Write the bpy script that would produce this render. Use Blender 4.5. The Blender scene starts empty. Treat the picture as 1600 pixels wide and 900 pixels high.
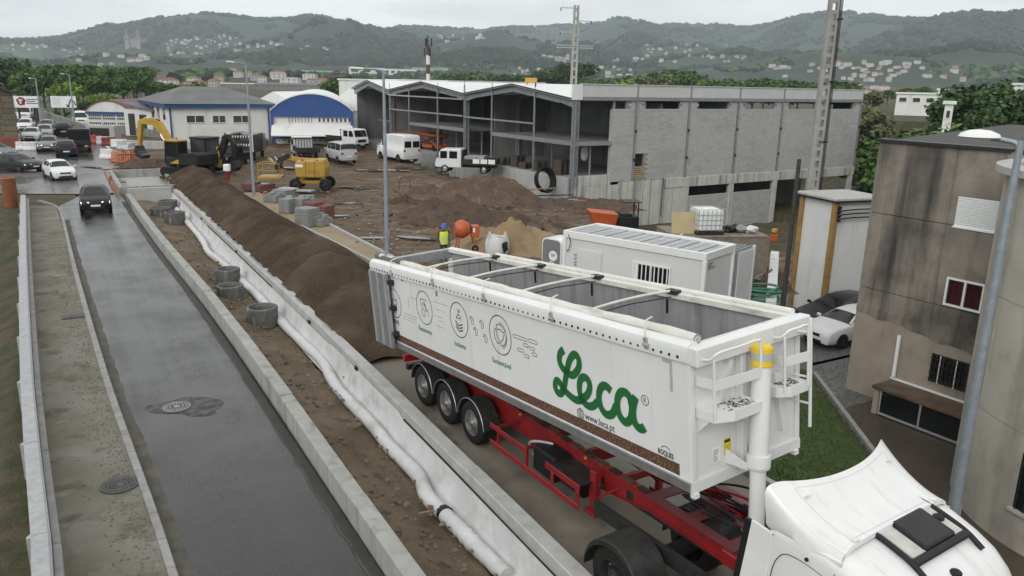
import bpy, math, random, os
import numpy as np
from mathutils import Matrix, Vector, noise as mnoise
random.seed(7); np.random.seed(7)
SC=bpy.context.scene; COL=SC.collection
# ------------------------------------------------------------------ camera
F_PX,PITCH,ROLL,CAM_H=1222.97,0.257141,0.021609,8.25988
_fw=np.array([0,math.cos(PITCH),-math.sin(PITCH)]); _r0=np.array([1.,0,0]); _u0=np.cross(_r0,_fw)
_r=math.cos(ROLL)*_r0+math.sin(ROLL)*_u0; _u=-math.sin(ROLL)*_r0+math.cos(ROLL)*_u0
CAMP=np.array([0,0,CAM_H])
cd=bpy.data.cameras.new('camera'); cam=bpy.data.objects.new('camera',cd); COL.objects.link(cam)
cd.sensor_width=36; cd.lens=36*F_PX/1600; cd.clip_start=.1; cd.clip_end=20000
cam.matrix_world=Matrix([[_r[0],_u[0],-_fw[0],0],[_r[1],_u[1],-_fw[1],0],[_r[2],_u[2],-_fw[2],CAM_H],[0,0,0,1]])
SC.camera=cam
# ------------------------------------------------------------------ sky, sun, exposure
W=bpy.data.worlds.new('World'); SC.world=W; W.use_nodes=True
nt=W.node_tree; nt.nodes.clear()
def _n(t,**k):
    n=nt.nodes.new(t)
    for a,b in k.items(): setattr(n,a,b)
    return n
SUN_EL,SUN_AZ=math.radians(30),math.radians(203)
out=_n('ShaderNodeOutputWorld'); bg=_n('ShaderNodeBackground'); bg.inputs[1].default_value=.1
sky=_n('ShaderNodeTexSky',sky_type='NISHITA',sun_disc=False); sky.sun_elevation=SUN_EL; sky.sun_rotation=SUN_AZ
tc=_n('ShaderNodeTexCoord'); mp=_n('ShaderNodeMapping'); mp.inputs['Scale'].default_value=(1.2,1.2,7.5)
no=_n('ShaderNodeTexNoise'); no.inputs['Scale'].default_value=1.6; no.inputs['Detail'].default_value=7; no.inputs['Roughness'].default_value=.52
cr=_n('ShaderNodeValToRGB'); cr.color_ramp.elements[0].position=.36; cr.color_ramp.elements[0].color=(7.6,7.66,7.62,1)
cr.color_ramp.elements[1].position=.6; cr.color_ramp.elements[1].color=(12.6,12.6,12.4,1)
mx=_n('ShaderNodeMix',data_type='RGBA'); mx.inputs[0].default_value=.985
L=nt.links.new
L(tc.outputs['Generated'],mp.inputs[0]); L(mp.outputs[0],no.inputs['Vector']); L(no.outputs[0],cr.inputs[0])
L(sky.outputs[0],mx.inputs[6]); L(cr.outputs[0],mx.inputs[7]); L(mx.outputs[2],bg.inputs[0]); L(bg.outputs[0],out.inputs[0])
sl=bpy.data.lights.new('sun','SUN'); sl.energy=1.45; sl.angle=math.radians(32); sl.color=(1,.97,.93)
so=bpy.data.objects.new('sun',sl); COL.objects.link(so)
_sd=Vector((math.sin(SUN_AZ)*math.cos(SUN_EL),math.cos(SUN_AZ)*math.cos(SUN_EL),math.sin(SUN_EL)))
so.rotation_euler=_sd.to_track_quat('Z','Y').to_euler()
SC.view_settings.view_transform='Standard'; SC.view_settings.look='None'; SC.view_settings.exposure=.06; SC.view_settings.gamma=1
SC.cycles.volume_bounces=3; SC.cycles.max_bounces=8
# ------------------------------------------------------------------ measuring helpers: photo pixel -> place in the world
def ray(x,y): return _fw*F_PX+_r*(x-800)+_u*(450-y)
def at(x,y,z=0.):
    d=ray(x,y); return CAMP+d*((z-CAM_H)/d[2])
def atd(x,y,d):
    "point at horizontal distance d along the ray"
    v=ray(x,y); return CAMP+v*(d/math.hypot(v[0],v[1]))
def onplane(x,y,P,n):
    v=ray(x,y); n=np.array(n,float); return CAMP+v*(((np.array(P)-CAMP)@n)/(v@n))
SV=np.array([-.5,.8660254,0]); NV=np.array([.8660254,.5,0])
def ST(s,t,z=0.): return SV*s+NV*t+np.array([0,0,z])
def stof(P): return float(P[:2]@SV[:2]),float(P[:2]@NV[:2])
def sm(a,b,x):
    x=np.clip((x-a)/(b-a),0,1); return x*x*(3-2*x)
# ------------------------------------------------------------------ objects
MATS={}
def obj(name,mb,mat,parent=None,smooth=None,bevel=0,seg=1,world=False):
    me=mb if isinstance(mb,bpy.types.Mesh) else mb.mesh(name,parent if world else None)
    if not isinstance(mat,(list,tuple)): mat=[mat]
    if not me.materials:
        for m in mat: me.materials.append(m)
    o=bpy.data.objects.new(name,me); COL.objects.link(o)
    if parent: o.parent=parent
    if smooth is not None:
        me.polygons.foreach_set('use_smooth',[True]*len(me.polygons))
        if smooth<180: me.set_sharp_from_angle(angle=math.radians(smooth))
    if bevel:
        b=o.modifiers.new('bevel','BEVEL'); b.width=bevel; b.segments=seg; b.limit_method='ANGLE'; b.angle_limit=math.radians(35)
    return o
def tag(o,label,cat,group=None,kind=None):
    if label: o['label']=label
    if cat: o['category']=cat
    if group: o['group']=group
    if kind: o['kind']=kind
    return o
def struct(o,label=None):
    o['kind']='structure'
    if label: o['label']=label
    return o
def stuff(o,label=None,cat=None):
    o['kind']='stuff'
    if label: o['label']=label
    if cat: o['category']=cat
    return o
def thing(name,label,cat,loc=(0,0,0),rz=0,group=None,mat=None):
    o=bpy.data.objects.new(name,None); COL.objects.link(o); o.empty_display_size=.3
    M=mat if mat is not None else Matrix.Translation(Vector([float(c) for c in loc]))@Matrix.Rotation(rz,4,'Z')
    o.matrix_world=M; MATS[o.name]=M.copy()
    return tag(o,label,cat,group)
def kids(o): return [c for c in bpy.data.objects if c.parent is o]
CH={}
def dup(root,loc,rz,label=None,group=None,scale=None):
    if root.name not in CH:
        CH[root.name]=[(c,kids(c)) for c in kids(root)]
    r=root.copy(); COL.objects.link(r); r.location=[float(c) for c in loc]; r.rotation_euler=(0,0,rz)
    if scale is not None: r.scale=(scale,)*3 if not hasattr(scale,'__len__') else scale
    if label: r['label']=label
    if group: r['group']=group
    for c,gs in CH[root.name]:
        k=c.copy(); COL.objects.link(k); k.parent=r
        for g in gs:
            h=g.copy(); COL.objects.link(h); h.parent=k
    return r
class MB:
    def __init__(s): s.v=[]; s.f=[]; s.mi=[]; s.m=0
    def add(s,vs,fs):
        o=len(s.v); s.v.extend([tuple(float(c) for c in v) for v in vs]); s.f.extend([tuple(i+o for i in f) for f in fs]); s.mi.extend([s.m]*len(fs)); return s
    def box(s,c,d,rz=0,M=None):
        x,y,z=[k/2 for k in d]; vs=[(a*x,b*y,e*z) for a in(-1,1) for b in(-1,1) for e in(-1,1)]
        if M is None: M=Matrix.Rotation(rz,3,'Z')
        vs=[tuple(M@Vector(v)+Vector([float(q) for q in c])) for v in vs]
        return s.add(vs,[(0,1,3,2),(4,6,7,5),(0,4,5,1),(2,3,7,6),(0,2,6,4),(1,5,7,3)])
    def b2(s,a,b): # box by corners
        return s.box([(p+q)/2 for p,q in zip(a,b)],[abs(q-p) for p,q in zip(a,b)])
    def beam(s,p,q,w,h,up=(0,0,1)):
        p=Vector([float(c) for c in p]); q=Vector([float(c) for c in q]); d=q-p; L=d.length; d.normalize(); u=Vector(up)
        sd=d.cross(u)
        if sd.length<1e-4: sd=d.cross(Vector((1,0,0)))
        sd.normalize(); u=sd.cross(d); M=Matrix((d,sd,u)).transposed()
        return s.box((p+q)/2,(L,w,h),M=M)
    def cyl(s,p,q,r,r2=None,n=12,caps=True):
        r2=r if r2 is None else r2
        return s.tube([p,q],[r,r2],n,caps)
    def tube(s,pts,r,n=8,caps=True,closed=False):
        P=[Vector([float(c) for c in p]) for p in pts]; k=len(P); R=r if hasattr(r,'__len__') else [r]*k
        vs=[]; pu=None
        for i in range(k):
            if closed: d=P[(i+1)%k]-P[i-1]
            else: d=P[min(i+1,k-1)]-P[max(i-1,0)]
            if d.length<1e-9: d=Vector((0,0,1))
            d.normalize()
            if pu is None:
                pu=Vector((0,0,1)) if abs(d.z)<.9 else Vector((1,0,0))
            a=d.cross(pu)
            if a.length<1e-5: a=d.cross(Vector((0,1,0)))
            a.normalize(); b=a.cross(d); pu=b
            for j in range(n):
                t=2*math.pi*j/n; vs.append(tuple(P[i]+(a*math.cos(t)+b*math.sin(t))*R[i]))
        fs=[]
        for i in range(k if closed else k-1):
            for j in range(n):
                i2=(i+1)%k; fs.append((i*n+j,i2*n+j,i2*n+(j+1)%n,i*n+(j+1)%n))
        if caps and not closed: fs.append(tuple(range(n))); fs.append(tuple(range((k-1)*n,k*n))[::-1])
        return s.add(vs,fs)
    def lathe(s,prof,n=20,c=(0,0,0),axis='z',a0=0,a1=2*math.pi):
        full=abs(a1-a0-2*math.pi)<1e-6; m=n if full else n+1; vs=[]
        for (r,z) in prof:
            for j in range(m):
                t=a0+(a1-a0)*j/n; x,y=r*math.cos(t),r*math.sin(t)
                p=(x,y,z) if axis=='z' else ((x,z,y) if axis=='y' else (z,x,y))
                vs.append(tuple(p[i]+c[i] for i in range(3)))
        fs=[]
        for i in range(len(prof)-1):
            for j in range(n):
                j2=(j+1)%m
                if not full and j==n: continue
                fs.append((i*m+j,i*m+j2,(i+1)*m+j2,(i+1)*m+j))
        return s.add(vs,fs)
    def prism(s,poly,a,b): # poly: list of 3D pts, extrude by vector difference b-a (a usually zero)
        d=[q-p for p,q in zip(a,b)]; n=len(poly); vs=[tuple(p[i]+a[i] for i in range(3)) for p in poly]+[tuple(p[i]+a[i]+d[i] for i in range(3)) for p in poly]
        return s.add(vs,[tuple(range(n))[::-1],tuple(range(n,2*n))]+[(i,(i+1)%n,n+(i+1)%n,n+i) for i in range(n)])
    def quad(s,*p): return s.add(p,[tuple(range(len(p)))])
    def loft(s,rings,caps=True,closed=True):
        n=len(rings[0]); vs=[p for r in rings for p in r]; fs=[]
        for i in range(len(rings)-1):
            for j in range(n if closed else n-1):
                fs.append((i*n+j,i*n+(j+1)%n,(i+1)*n+(j+1)%n,(i+1)*n+j))
        if caps: fs.append(tuple(range(n))[::-1]); fs.append(tuple(range((len(rings)-1)*n,len(rings)*n)))
        return s.add(vs,fs)
    def ico(s,c,r,jit=0,sub=0,sq=(1,1,1)):
        t=(1+5**.5)/2; V=[(-1,t,0),(1,t,0),(-1,-t,0),(1,-t,0),(0,-1,t),(0,1,t),(0,-1,-t),(0,1,-t),(t,0,-1),(t,0,1),(-t,0,-1),(-t,0,1)]
        Fc=[(0,11,5),(0,5,1),(0,1,7),(0,7,10),(0,10,11),(1,5,9),(5,11,4),(11,10,2),(10,7,6),(7,1,8),(3,9,4),(3,4,2),(3,2,6),(3,6,8),(3,8,9),(4,9,5),(2,4,11),(6,2,10),(8,6,7),(9,8,1)]
        V=[Vector(v).normalized() for v in V]
        for _ in range(sub):
            e={}; nf=[]
            def mid(a,b):
                k=(min(a,b),max(a,b))
                if k not in e: e[k]=len(V); V.append(((V[a]+V[b])/2).normalized())
                return e[k]
            for a,b,d in Fc:
                x,y,z=mid(a,b),mid(b,d),mid(d,a); nf+=[(a,x,z),(b,y,x),(d,z,y),(x,y,z)]
            Fc=nf
        vs=[]
        for v in V:
            k=r*(1+jit*random.uniform(-1,1)); vs.append((c[0]+v.x*k*sq[0],c[1]+v.y*k*sq[1],c[2]+v.z*k*sq[2]))
        return s.add(vs,Fc)
    def mesh(s,name,root=None):
        me=bpy.data.meshes.new(name); v=s.v
        if root is not None:
            I=MATS[root.name].inverted(); v=[tuple(I@Vector(p)) for p in v]
        me.from_pydata(v,[],s.f); me.update()
        if max(s.mi or [0])>0: me.polygons.foreach_set('material_index',s.mi)
        import bmesh
        b=bmesh.new(); b.from_mesh(me); bmesh.ops.recalc_face_normals(b,faces=b.faces); b.to_mesh(me); b.free()
        return me
def crv(pts,n=8,closed=False):
    "Catmull-Rom through points"
    P=[np.array(p,float) for p in pts]; k=len(P); o=[]
    for i in range(k if closed else k-1):
        a,b,c,d=(P[(i-1)%k],P[i],P[(i+1)%k],P[(i+2)%k]) if closed else (P[max(i-1,0)],P[i],P[i+1],P[min(i+2,k-1)])
        for j in range(n):
            t=j/n; o.append(.5*((2*b)+(-a+c)*t+(2*a-5*b+4*c-d)*t*t+(-a+3*b-3*c+d)*t**3))
    if not closed: o.append(P[-1])
    return o
# ------------------------------------------------------------------ materials
def col(c): return (c[0],c[1],c[2],1)
def M(name,c,c2=None,scale=4,lo=.35,hi=.65,rough=.6,rough2=None,bump=0,bscale=30,metal=0,detail=6,
      streak=None,sscale=(3,3,.25),slo=.5,shi=.72,spots=None,pscale=1,plo=.6,phi=.7,spec=.5,coat=0,bd=.02,vec=(1,1,1),alpha=None):
    m=bpy.data.materials.new(name); m.use_nodes=True; t=m.node_tree; N=t.nodes; b=N['Principled BSDF']; l=t.links.new
    b.inputs['Metallic'].default_value=metal; b.inputs['Roughness'].default_value=rough; b.inputs['Specular IOR Level'].default_value=spec
    b.inputs['Coat Weight'].default_value=coat; b.inputs['Coat Roughness'].default_value=.08
    b.inputs['Base Color'].default_value=col(c)
    tc=N.new('ShaderNodeTexCoord'); src=tc.outputs['Object']
    def noise(sc,vec=(1,1,1),det=detail,ro=.6):
        mp=N.new('ShaderNodeMapping'); mp.inputs['Scale'].default_value=vec; l(src,mp.inputs[0])
        n=N.new('ShaderNodeTexNoise'); n.inputs['Scale'].default_value=sc; n.inputs['Detail'].default_value=det; n.inputs['Roughness'].default_value=ro; l(mp.outputs[0],n.inputs['Vector']); return n.outputs[0]
    def rmp(x,a,e):
        r=N.new('ShaderNodeMapRange'); r.inputs[1].default_value=a; r.inputs[2].default_value=e; l(x,r.inputs[0]); return r.outputs[0]
    def mix(f,a,e):
        x=N.new('ShaderNodeMix'); x.data_type='RGBA'; l(f,x.inputs[0])
        for i,q in((6,a),(7,e)):
            if isinstance(q,tuple): x.inputs[i].default_value=col(q)
            else: l(q,x.inputs[i])
        return x.outputs[2]
    cur=tuple(c)
    if c2 is not None:
        f=rmp(noise(scale,vec),lo,hi); cur=mix(f,tuple(c),tuple(c2))
        if rough2 is not None:
            r=N.new('ShaderNodeMapRange'); r.inputs[3].default_value=rough; r.inputs[4].default_value=rough2; l(f,r.inputs[0]); l(r.outputs[0],b.inputs['Roughness'])
    if spots is not None: cur=mix(rmp(noise(pscale),plo,phi),cur,tuple(spots))
    if streak is not None: cur=mix(rmp(noise(1,sscale),slo,shi),cur,tuple(streak))
    if not isinstance(cur,tuple): l(cur,b.inputs['Base Color'])
    if bump:
        bp=N.new('ShaderNodeBump'); bp.inputs['Strength'].default_value=bump; bp.inputs['Distance'].default_value=bd; l(noise(bscale,det=4),bp.inputs['Height']); l(bp.outputs[0],b.inputs['Normal'])
    return m
m_white=M('white_paint',(.8,.8,.79),(.72,.72,.70),scale=1.2,rough=.35,streak=(.55,.54,.5),slo=.62,shi=.95)
m_whiteclean=M('white_clean',(.8,.81,.81),rough=.3,coat=.3)
m_dkmetal=M('dark_metal',(.016,.016,.017),(.032,.03,.029),rough=.5,scale=8,spec=.35)
m_black=M('black_plastic',(.01,.01,.0105),rough=.5,spec=.35)
m_rubber=M('rubber',(.009,.009,.009),(.018,.017,.015),scale=9,rough=.8,spec=.25)
m_glass=M('dark_glass',(.01,.012,.013),rough=.06,spec=.4)
m_glass2=M('window_glass',(.03,.035,.04),(.07,.08,.085),scale=.8,rough=.08,spec=.8)
m_alu=M('aluminium',(.5,.51,.52),(.4,.41,.42),scale=6,rough=.38,metal=.8)
m_galv=M('galvanised',(.42,.43,.435),(.33,.34,.35),scale=7,rough=.55,metal=.35,streak=(.5,.48,.40),slo=.55,shi=.8)
m_chrome=M('chrome',(.7,.7,.72),rough=.15,metal=1)
m_concrete=M('concrete',(.36,.36,.34),(.27,.275,.255),scale=1.5,rough=.85,bump=.25,bscale=25,streak=(.13,.135,.115),slo=.52,shi=.78,sscale=(2.5,2.5,.12))
m_concnew=M('concrete_pale',(.42,.42,.41),(.34,.34,.33),scale=2.2,rough=.85,bump=.2,bscale=30,streak=(.24,.24,.22),slo=.55,shi=.85,sscale=(1.8,1.8,.1))
m_steel=M('grey_steel',(.20,.215,.235),(.27,.28,.30),scale=3,rough=.5,metal=.2)
m_rust=M('rust',(.13,.06,.035),(.08,.05,.035),scale=9,rough=.85)
m_red=M('red_paint',(.26,.018,.02),(.17,.016,.018),scale=3,rough=.42,spots=(.07,.03,.028),pscale=7,plo=.56,phi=.75)
m_yellow=M('yellow_paint',(.43,.265,.025),(.35,.215,.03),scale=2,rough=.45,spots=(.22,.14,.05),pscale=5,plo=.6,phi=.8)
m_orange=M('orange_paint',(.5,.1,.025),(.4,.085,.03),scale=3,rough=.5,spots=(.25,.1,.06),pscale=9,plo=.6,phi=.75)
m_wood=M('timber',(.3,.2,.11),(.2,.14,.085),scale=6,rough=.8,vec=(1,8,8))
m_print=M('print_dark',(.05,.055,.055),rough=.5)
m_green=M('print_green',(.015,.13,.035),rough=.4)
m_blue=M('blue_paint',(.02,.065,.22),(.03,.085,.26),scale=2,rough=.5)
m_lampglass=M('lamp_lens',(.75,.77,.75),rough=.2)
m_plate=M('number_plate',(.75,.75,.73),rough=.4)
m_hl=M('headlamp',(.75,.78,.8),rough=.1,spec=.8)
m_tl=M('tail_lamp',(.35,.015,.015),rough=.2)
# ------------------------------------------------------------------ terrain
_T=np.random.RandomState(3).rand(256,256)
def vn(x,y):
    x=np.asarray(x,float); y=np.asarray(y,float); xi=np.floor(x).astype(int); yi=np.floor(y).astype(int); fx=x-xi; fy=y-yi
    fx=fx*fx*(3-2*fx); fy=fy*fy*(3-2*fy); a=_T[xi&255,yi&255]; b=_T[(xi+1)&255,yi&255]; c=_T[xi&255,(yi+1)&255]; d=_T[(xi+1)&255,(yi+1)&255]
    return (a*(1-fx)+b*fx)*(1-fy)+(c*(1-fx)+d*fx)*fy-.5
def fbm(x,y,o=4,g=.5):
    r=0; a=1
    for i in range(o): r=r+a*vn(x*2**i+17.3*i,y*2**i-9.1*i); a*=g
    return r
# hall frame: corner, along the block facade (d1), along the open front (d2)
HC=np.array([4.518,61.5,0]); HD1=np.array([.83914,.54391,0]); HD2=np.array([-.54391,.83914,0])
# skyline of the hills, read off the photograph
_sk=[(-700,60),(-300,52),(-100,58),(0,64),(60,63),(100,58),(150,45),(165,39),(190,41),(215,36),(260,27),(320,22),(360,25),(400,30),(470,32),(520,38),(560,41),(600,47),(625,42),(660,42),(720,46),(780,43),(840,42),(870,40),(920,38),(960,33),(985,32),(1020,37),(1060,39),(1110,38),(1150,42),(1180,42),(1215,35),(1245,26),(1275,20),(1310,19),(1340,21),(1380,27),(1440,31),(1480,32),(1500,31),(1530,26),(1560,25),(1600,29),(1750,40),(1950,30),(2300,50)]
_sa=[];_se=[]
for q in _sk:
    v=ray(*q); _sa.append(math.atan2(v[0],v[1])); _se.append(math.atan2(v[2],math.hypot(v[0],v[1])))
def hills(x,y):
    r=np.hypot(x,y); a=np.arctan2(x,y); e=np.interp(a,_sa,_se)
    e=np.where(np.abs(a)>.95,.045+.02*np.sin(a*5),e); RR=3500+500*np.sin(a*7+1)
    fr=np.interp(r/RR,[0,.06,.1,.17,.28,.42,.58,.78,1,1.2,2.2],[-.75,-.5,-.28,-.12,.06,.2,.4,.74,1,.8,.1])
    z=CAM_H+r*np.tan(np.where(fr<0,fr*.075,fr*e))
    n=fbm(x/420,y/420,5,.5); k=sm(.15,.75,r/RR)*(1-sm(.86,1.,r/RR))
    z=z+n*150*k*np.clip(e/.07,.3,1.3)
    z=z+fbm(x/90,y/90,3)*10*sm(300,900,r)*(1-sm(.9,1,r/RR))
    return z
def rise(y): return .035*np.clip(np.asarray(y,float)-57,0,58)
def gat(px,py):
    z=0.
    for _ in range(12): z=float(rise(at(px,py,z)[1]))
    return at(px,py,z)
def tkerb(s): return np.interp(s,[-2,5,13.8,19.8,21],[13.3,15.3,21.1,25.4,26])
def G(x,y,rel=True):
    x=np.asarray(x,float); y=np.asarray(y,float); s=x*SV[0]+y*SV[1]; t=x*NV[0]+y*NV[1]; r=np.hypot(x,y)
    z=np.zeros_like(s)-.05
    # lawn slope and the low lot on the right
    tk=tkerb(s); sb=18.3+1.4*sm(20.3,21.3,t); k=sm(sb,sb+1.,s)
    zl=np.where(t>tk,-3.0,-2.75*np.clip((t-12.4)/(tk-12.4),0,1)); zu=-2.95*sm(20.9,21.5,t)*(1-sm(37,40,s))
    z=z+zl*(1-k)+zu*k
    # dip along the block facade of the hall
    hx=(x-HC[0])*HD1[0]+(y-HC[1])*HD1[1]; hv=-((x-HC[0])*HD2[0]+(y-HC[1])*HD2[1])
    dip=-(1.3+.155*np.clip(hx,0,24))*sm(-4,.8,hx)*(1-sm(1.0,7.,hv))*sm(-.6,-.3,hv)
    dip2=-4.3*sm(14,20,hx)*(1-sm(1,3,hv))*0
    z=np.minimum(z,dip-.05*0)
    z=np.where((t>30)&(r<120),np.minimum(z,-3-.02*(t-30)),z)
    # embankment left of the barrier
    z=z-.42*np.clip(-1.75-t,0,5)*(1-sm(45,52,s))
    z=z+rise(y)*(1-sm(4,9,(x-HC[0])*HD1[0]+(y-HC[1])*HD1[1]))
    # room under the road, the planter trench and the truck lane, which are sheets of their own
    z=z-1.5*sm(1.2,3,t)*(1-sm(8.2,10.4,t))*sm(-3,0,s)*(1-sm(75.5,79,s))
    # mud relief
    if rel:
        mud=sm(10.5,12.5,t)*sm(20,26,s)*(1-sm(112,125,r))
        z=z+mud*(fbm(x/2.6,y/2.6,4,.55)*.26+np.abs(fbm(x/1.3+5,y/6,3))*.16-.06+fbm(x/.5,y/.5,2)*.05)
        z=z+.1*fbm(x/.8,y/.8,3)*sm(-1.7,-2.4,t)*(1-sm(45,52,s))
    k=sm(118,210,r); az=np.arctan2(x,y); up=4.2*sm(64,112,r)*(1-sm(260,520,r))*sm(.37,.44,az)
    return z*(1-k)+hills(x,y)*k+up
def gz(x,y): return float(G(np.array([x]),np.array([y]),False)[0])
def hit(px,py,d0=60,d1=5200):
    "where the ray through a photo pixel meets the terrain"
    v=ray(px,py); h=math.hypot(v[0],v[1]); ds=np.geomspace(d0,d1,900); X=v[0]/h*ds; Y=v[1]/h*ds; Z=CAM_H+v[2]/h*ds
    g=G(X,Y,False); i=np.argmax(Z<g)
    if not Z[i]<g[i]: i=len(ds)-1
    return np.array([X[i],Y[i],g[i]]),ds[i]
m_mud=M('site_mud',(.165,.113,.07),(.078,.053,.034),scale=.4,lo=.36,hi=.6,rough=.9,rough2=.5,bump=1,bscale=5,bd=.12,spots=(.055,.038,.027),pscale=1.3,plo=.5,phi=.66,detail=10,streak=(.225,.18,.13),sscale=(.3,1.9,1),slo=.52,shi=.72,spec=.15)
m_grass=M('rough_grass',(.035,.045,.014),(.085,.066,.034),scale=1.2,lo=.42,hi=.6,rough=.95,bump=.8,bscale=14,bd=.06,spots=(.05,.035,.022),pscale=2.6,plo=.55,phi=.66,detail=9)
m_field=M('valley_fields',(.045,.075,.022),(.09,.1,.045),scale=.012,lo=.42,hi=.58,rough=.95,spots=(.035,.05,.025),pscale=.03,plo=.5,phi=.6,detail=8)
m_forest=M('hill_forest',(.016,.029,.017),(.03,.044,.024),scale=.02,lo=.4,hi=.62,rough=1,detail=9,spots=(.07,.085,.04),pscale=.004,plo=.62,phi=.7)
def make_ground():
    rs=np.concatenate([[0.,2.5,4.5],np.geomspace(6,5600,330)])
    an=np.radians(np.concatenate([np.arange(-180,-44,4.),np.arange(-44,44,.25),np.arange(44,180,4.)])); n=len(an)
    R,A=np.meshgrid(rs,an,indexing='ij'); X=R*np.sin(A); Y=R*np.cos(A); Z=G(X,Y)
    V=np.stack([X,Y,Z],-1).reshape(-1,3); k=len(rs); i,j=np.meshgrid(np.arange(k-1),np.arange(n),indexing='ij'); j2=(j+1)%n
    Fq=np.stack([i*n+j,i*n+j2,(i+1)*n+j2,(i+1)*n+j],-1).reshape(-1,4)
    me=bpy.data.meshes.new('ground'); me.from_pydata(V.tolist(),[],Fq.tolist())
    c=V[Fq].mean(1); s=c[:,0]*SV[0]+c[:,1]*SV[1]; t=c[:,0]*NV[0]+c[:,1]*NV[1]; r=np.hypot(c[:,0],c[:,1])
    mi=np.zeros(len(Fq),int); mi[(t<.6)]=1; mi[(r>118)&(t>-1.5)]=2; mi[(r>150)]=2; mi[(t>29)&(r>60)]=1; mi[r>1100]=3; mi[(t<-9)&(s>100)]=2
    for m in (m_mud,m_grass,m_field,m_forest): me.materials.append(m)
    me.polygons.foreach_set('material_index',mi.tolist()); me.polygons.foreach_set('use_smooth',[True]*len(Fq)); me.update()
    o=bpy.data.objects.new('ground',me); COL.objects.link(o); struct(o,'muddy building site, grassy banks and the wooded valley hills beyond')
make_ground()
def ribbon(name,Lp,Rp,z,mat,label=None,nx=4,sub=6,zf=None):
    Lp=crv(Lp,sub); Rp=crv(Rp,sub); mb=MB(); vs=[]
    for a,b in zip(Lp,Rp):
        for k in range(nx+1):
            p=np.array(a[:2])*(1-k/nx)+np.array(b[:2])*k/nx; vs.append((p[0],p[1],z if zf is None else zf(p[0],p[1],k/nx)))
    n=nx+1; mb.add(vs,[(i*n+j,i*n+j+1,(i+1)*n+j+1,(i+1)*n+j) for i in range(len(Lp)-1) for j in range(nx)])
    return struct(obj(name,mb,mat,smooth=180),label)
def P2(l,z=0): return [at(x,y,z)[:2] for x,y in l]
# road: wet asphalt with a brownish border by the kerb
m_road=M('wet_asphalt',(.013,.013,.013),(.02,.02,.0197),scale=.3,lo=.3,hi=.7,rough=.44,rough2=.3,bump=.16,bscale=60,bd=.01,vec=(1.,1.,1),detail=10,spec=.6)
def road_mat():
    m=m_road; t=m.node_tree; b=t.nodes['Principled BSDF']; l=t.links.new
    # wheel tracks run along the road: stretch a noise along its direction, add wet film and dusty margins
    tc=t.nodes.new('ShaderNodeTexCoord'); r=t.nodes.new('ShaderNodeMapping'); r.vector_type='POINT'; r.inputs['Rotation'].default_value=(0,0,math.radians(-30)); l(tc.outputs['Object'],r.inputs[0])
    mp=t.nodes.new('ShaderNodeMapping'); mp.inputs['Scale'].default_value=(1.1,.03,1); l(r.outputs[0],mp.inputs[0])
    n=t.nodes.new('ShaderNodeTexNoise'); n.inputs['Scale'].default_value=1; n.inputs['Detail'].default_value=6; n.inputs['Roughness'].default_value=.55; l(mp.outputs[0],n.inputs['Vector'])
    mr=t.nodes.new('ShaderNodeMapRange'); mr.inputs[1].default_value=.35; mr.inputs[2].default_value=.65; l(n.outputs[0],mr.inputs[0])
    old=b.inputs['Base Color'].links[0].from_socket; mx=t.nodes.new('ShaderNodeMix'); mx.data_type='RGBA'; mx.blend_type='MULTIPLY'; mx.inputs[0].default_value=.75
    rp=t.nodes.new('ShaderNodeValToRGB'); rp.color_ramp.elements[0].color=(.55,.55,.55,1); rp.color_ramp.elements[1].color=(1.6,1.6,1.57,1); l(mr.outputs[0],rp.inputs[0])
    # worn lighter and wetter patches change both colour and gloss; fine aggregate speckle
    n2=t.nodes.new('ShaderNodeTexNoise'); n2.inputs['Scale'].default_value=.5; n2.inputs['Detail'].default_value=9; n2.inputs['Roughness'].default_value=.62; l(mp.outputs[0],n2.inputs['Vector'])
    n3=t.nodes.new('ShaderNodeTexNoise'); n3.inputs['Scale'].default_value=34; n3.inputs['Detail'].default_value=3; l(tc.outputs['Object'],n3.inputs['Vector'])
    ad=t.nodes.new('ShaderNodeMath'); ad.operation='MULTIPLY_ADD'; ad.inputs[1].default_value=.5; l(n3.outputs[0],ad.inputs[0]); n4=t.nodes.new('ShaderNodeTexNoise'); n4.inputs['Scale'].default_value=.55; n4.inputs['Detail'].default_value=8; n4.inputs['Roughness'].default_value=.6; l(tc.outputs['Object'],n4.inputs['Vector']); a4=t.nodes.new('ShaderNodeMath'); a4.operation='MULTIPLY_ADD'; a4.inputs[1].default_value=.5; l(n4.outputs[0],a4.inputs[0]); h4=t.nodes.new('ShaderNodeMath'); h4.operation='MULTIPLY'; h4.inputs[1].default_value=.5; l(n.outputs[0],h4.inputs[0]); l(h4.outputs[0],a4.inputs[2]); l(a4.outputs[0],ad.inputs[2])
    rr=t.nodes.new('ShaderNodeMapRange'); rr.inputs[1].default_value=.6; rr.inputs[2].default_value=.9; rr.inputs[3].default_value=.08; rr.inputs[4].default_value=.42; l(ad.outputs[0],rr.inputs[0]); l(rr.outputs[0],b.inputs['Roughness'])
    sp=t.nodes.new('ShaderNodeValToRGB'); sp.color_ramp.elements[0].position=.35; sp.color_ramp.elements[0].color=(.6,.6,.6,1); sp.color_ramp.elements[1].position=.68; sp.color_ramp.elements[1].color=(1.6,1.58,1.52,1); l(n3.outputs[0],sp.inputs[0])
    m2=t.nodes.new('ShaderNodeMix'); m2.data_type='RGBA'; m2.blend_type='MULTIPLY'; m2.inputs[0].default_value=1
    l(old,mx.inputs[6]); l(rp.outputs[0],mx.inputs[7]); l(mx.outputs[2],m2.inputs[6]); l(sp.outputs[0],m2.inputs[7]); l(m2.outputs[2],b.inputs['Base Color'])
road_mat()
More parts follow.
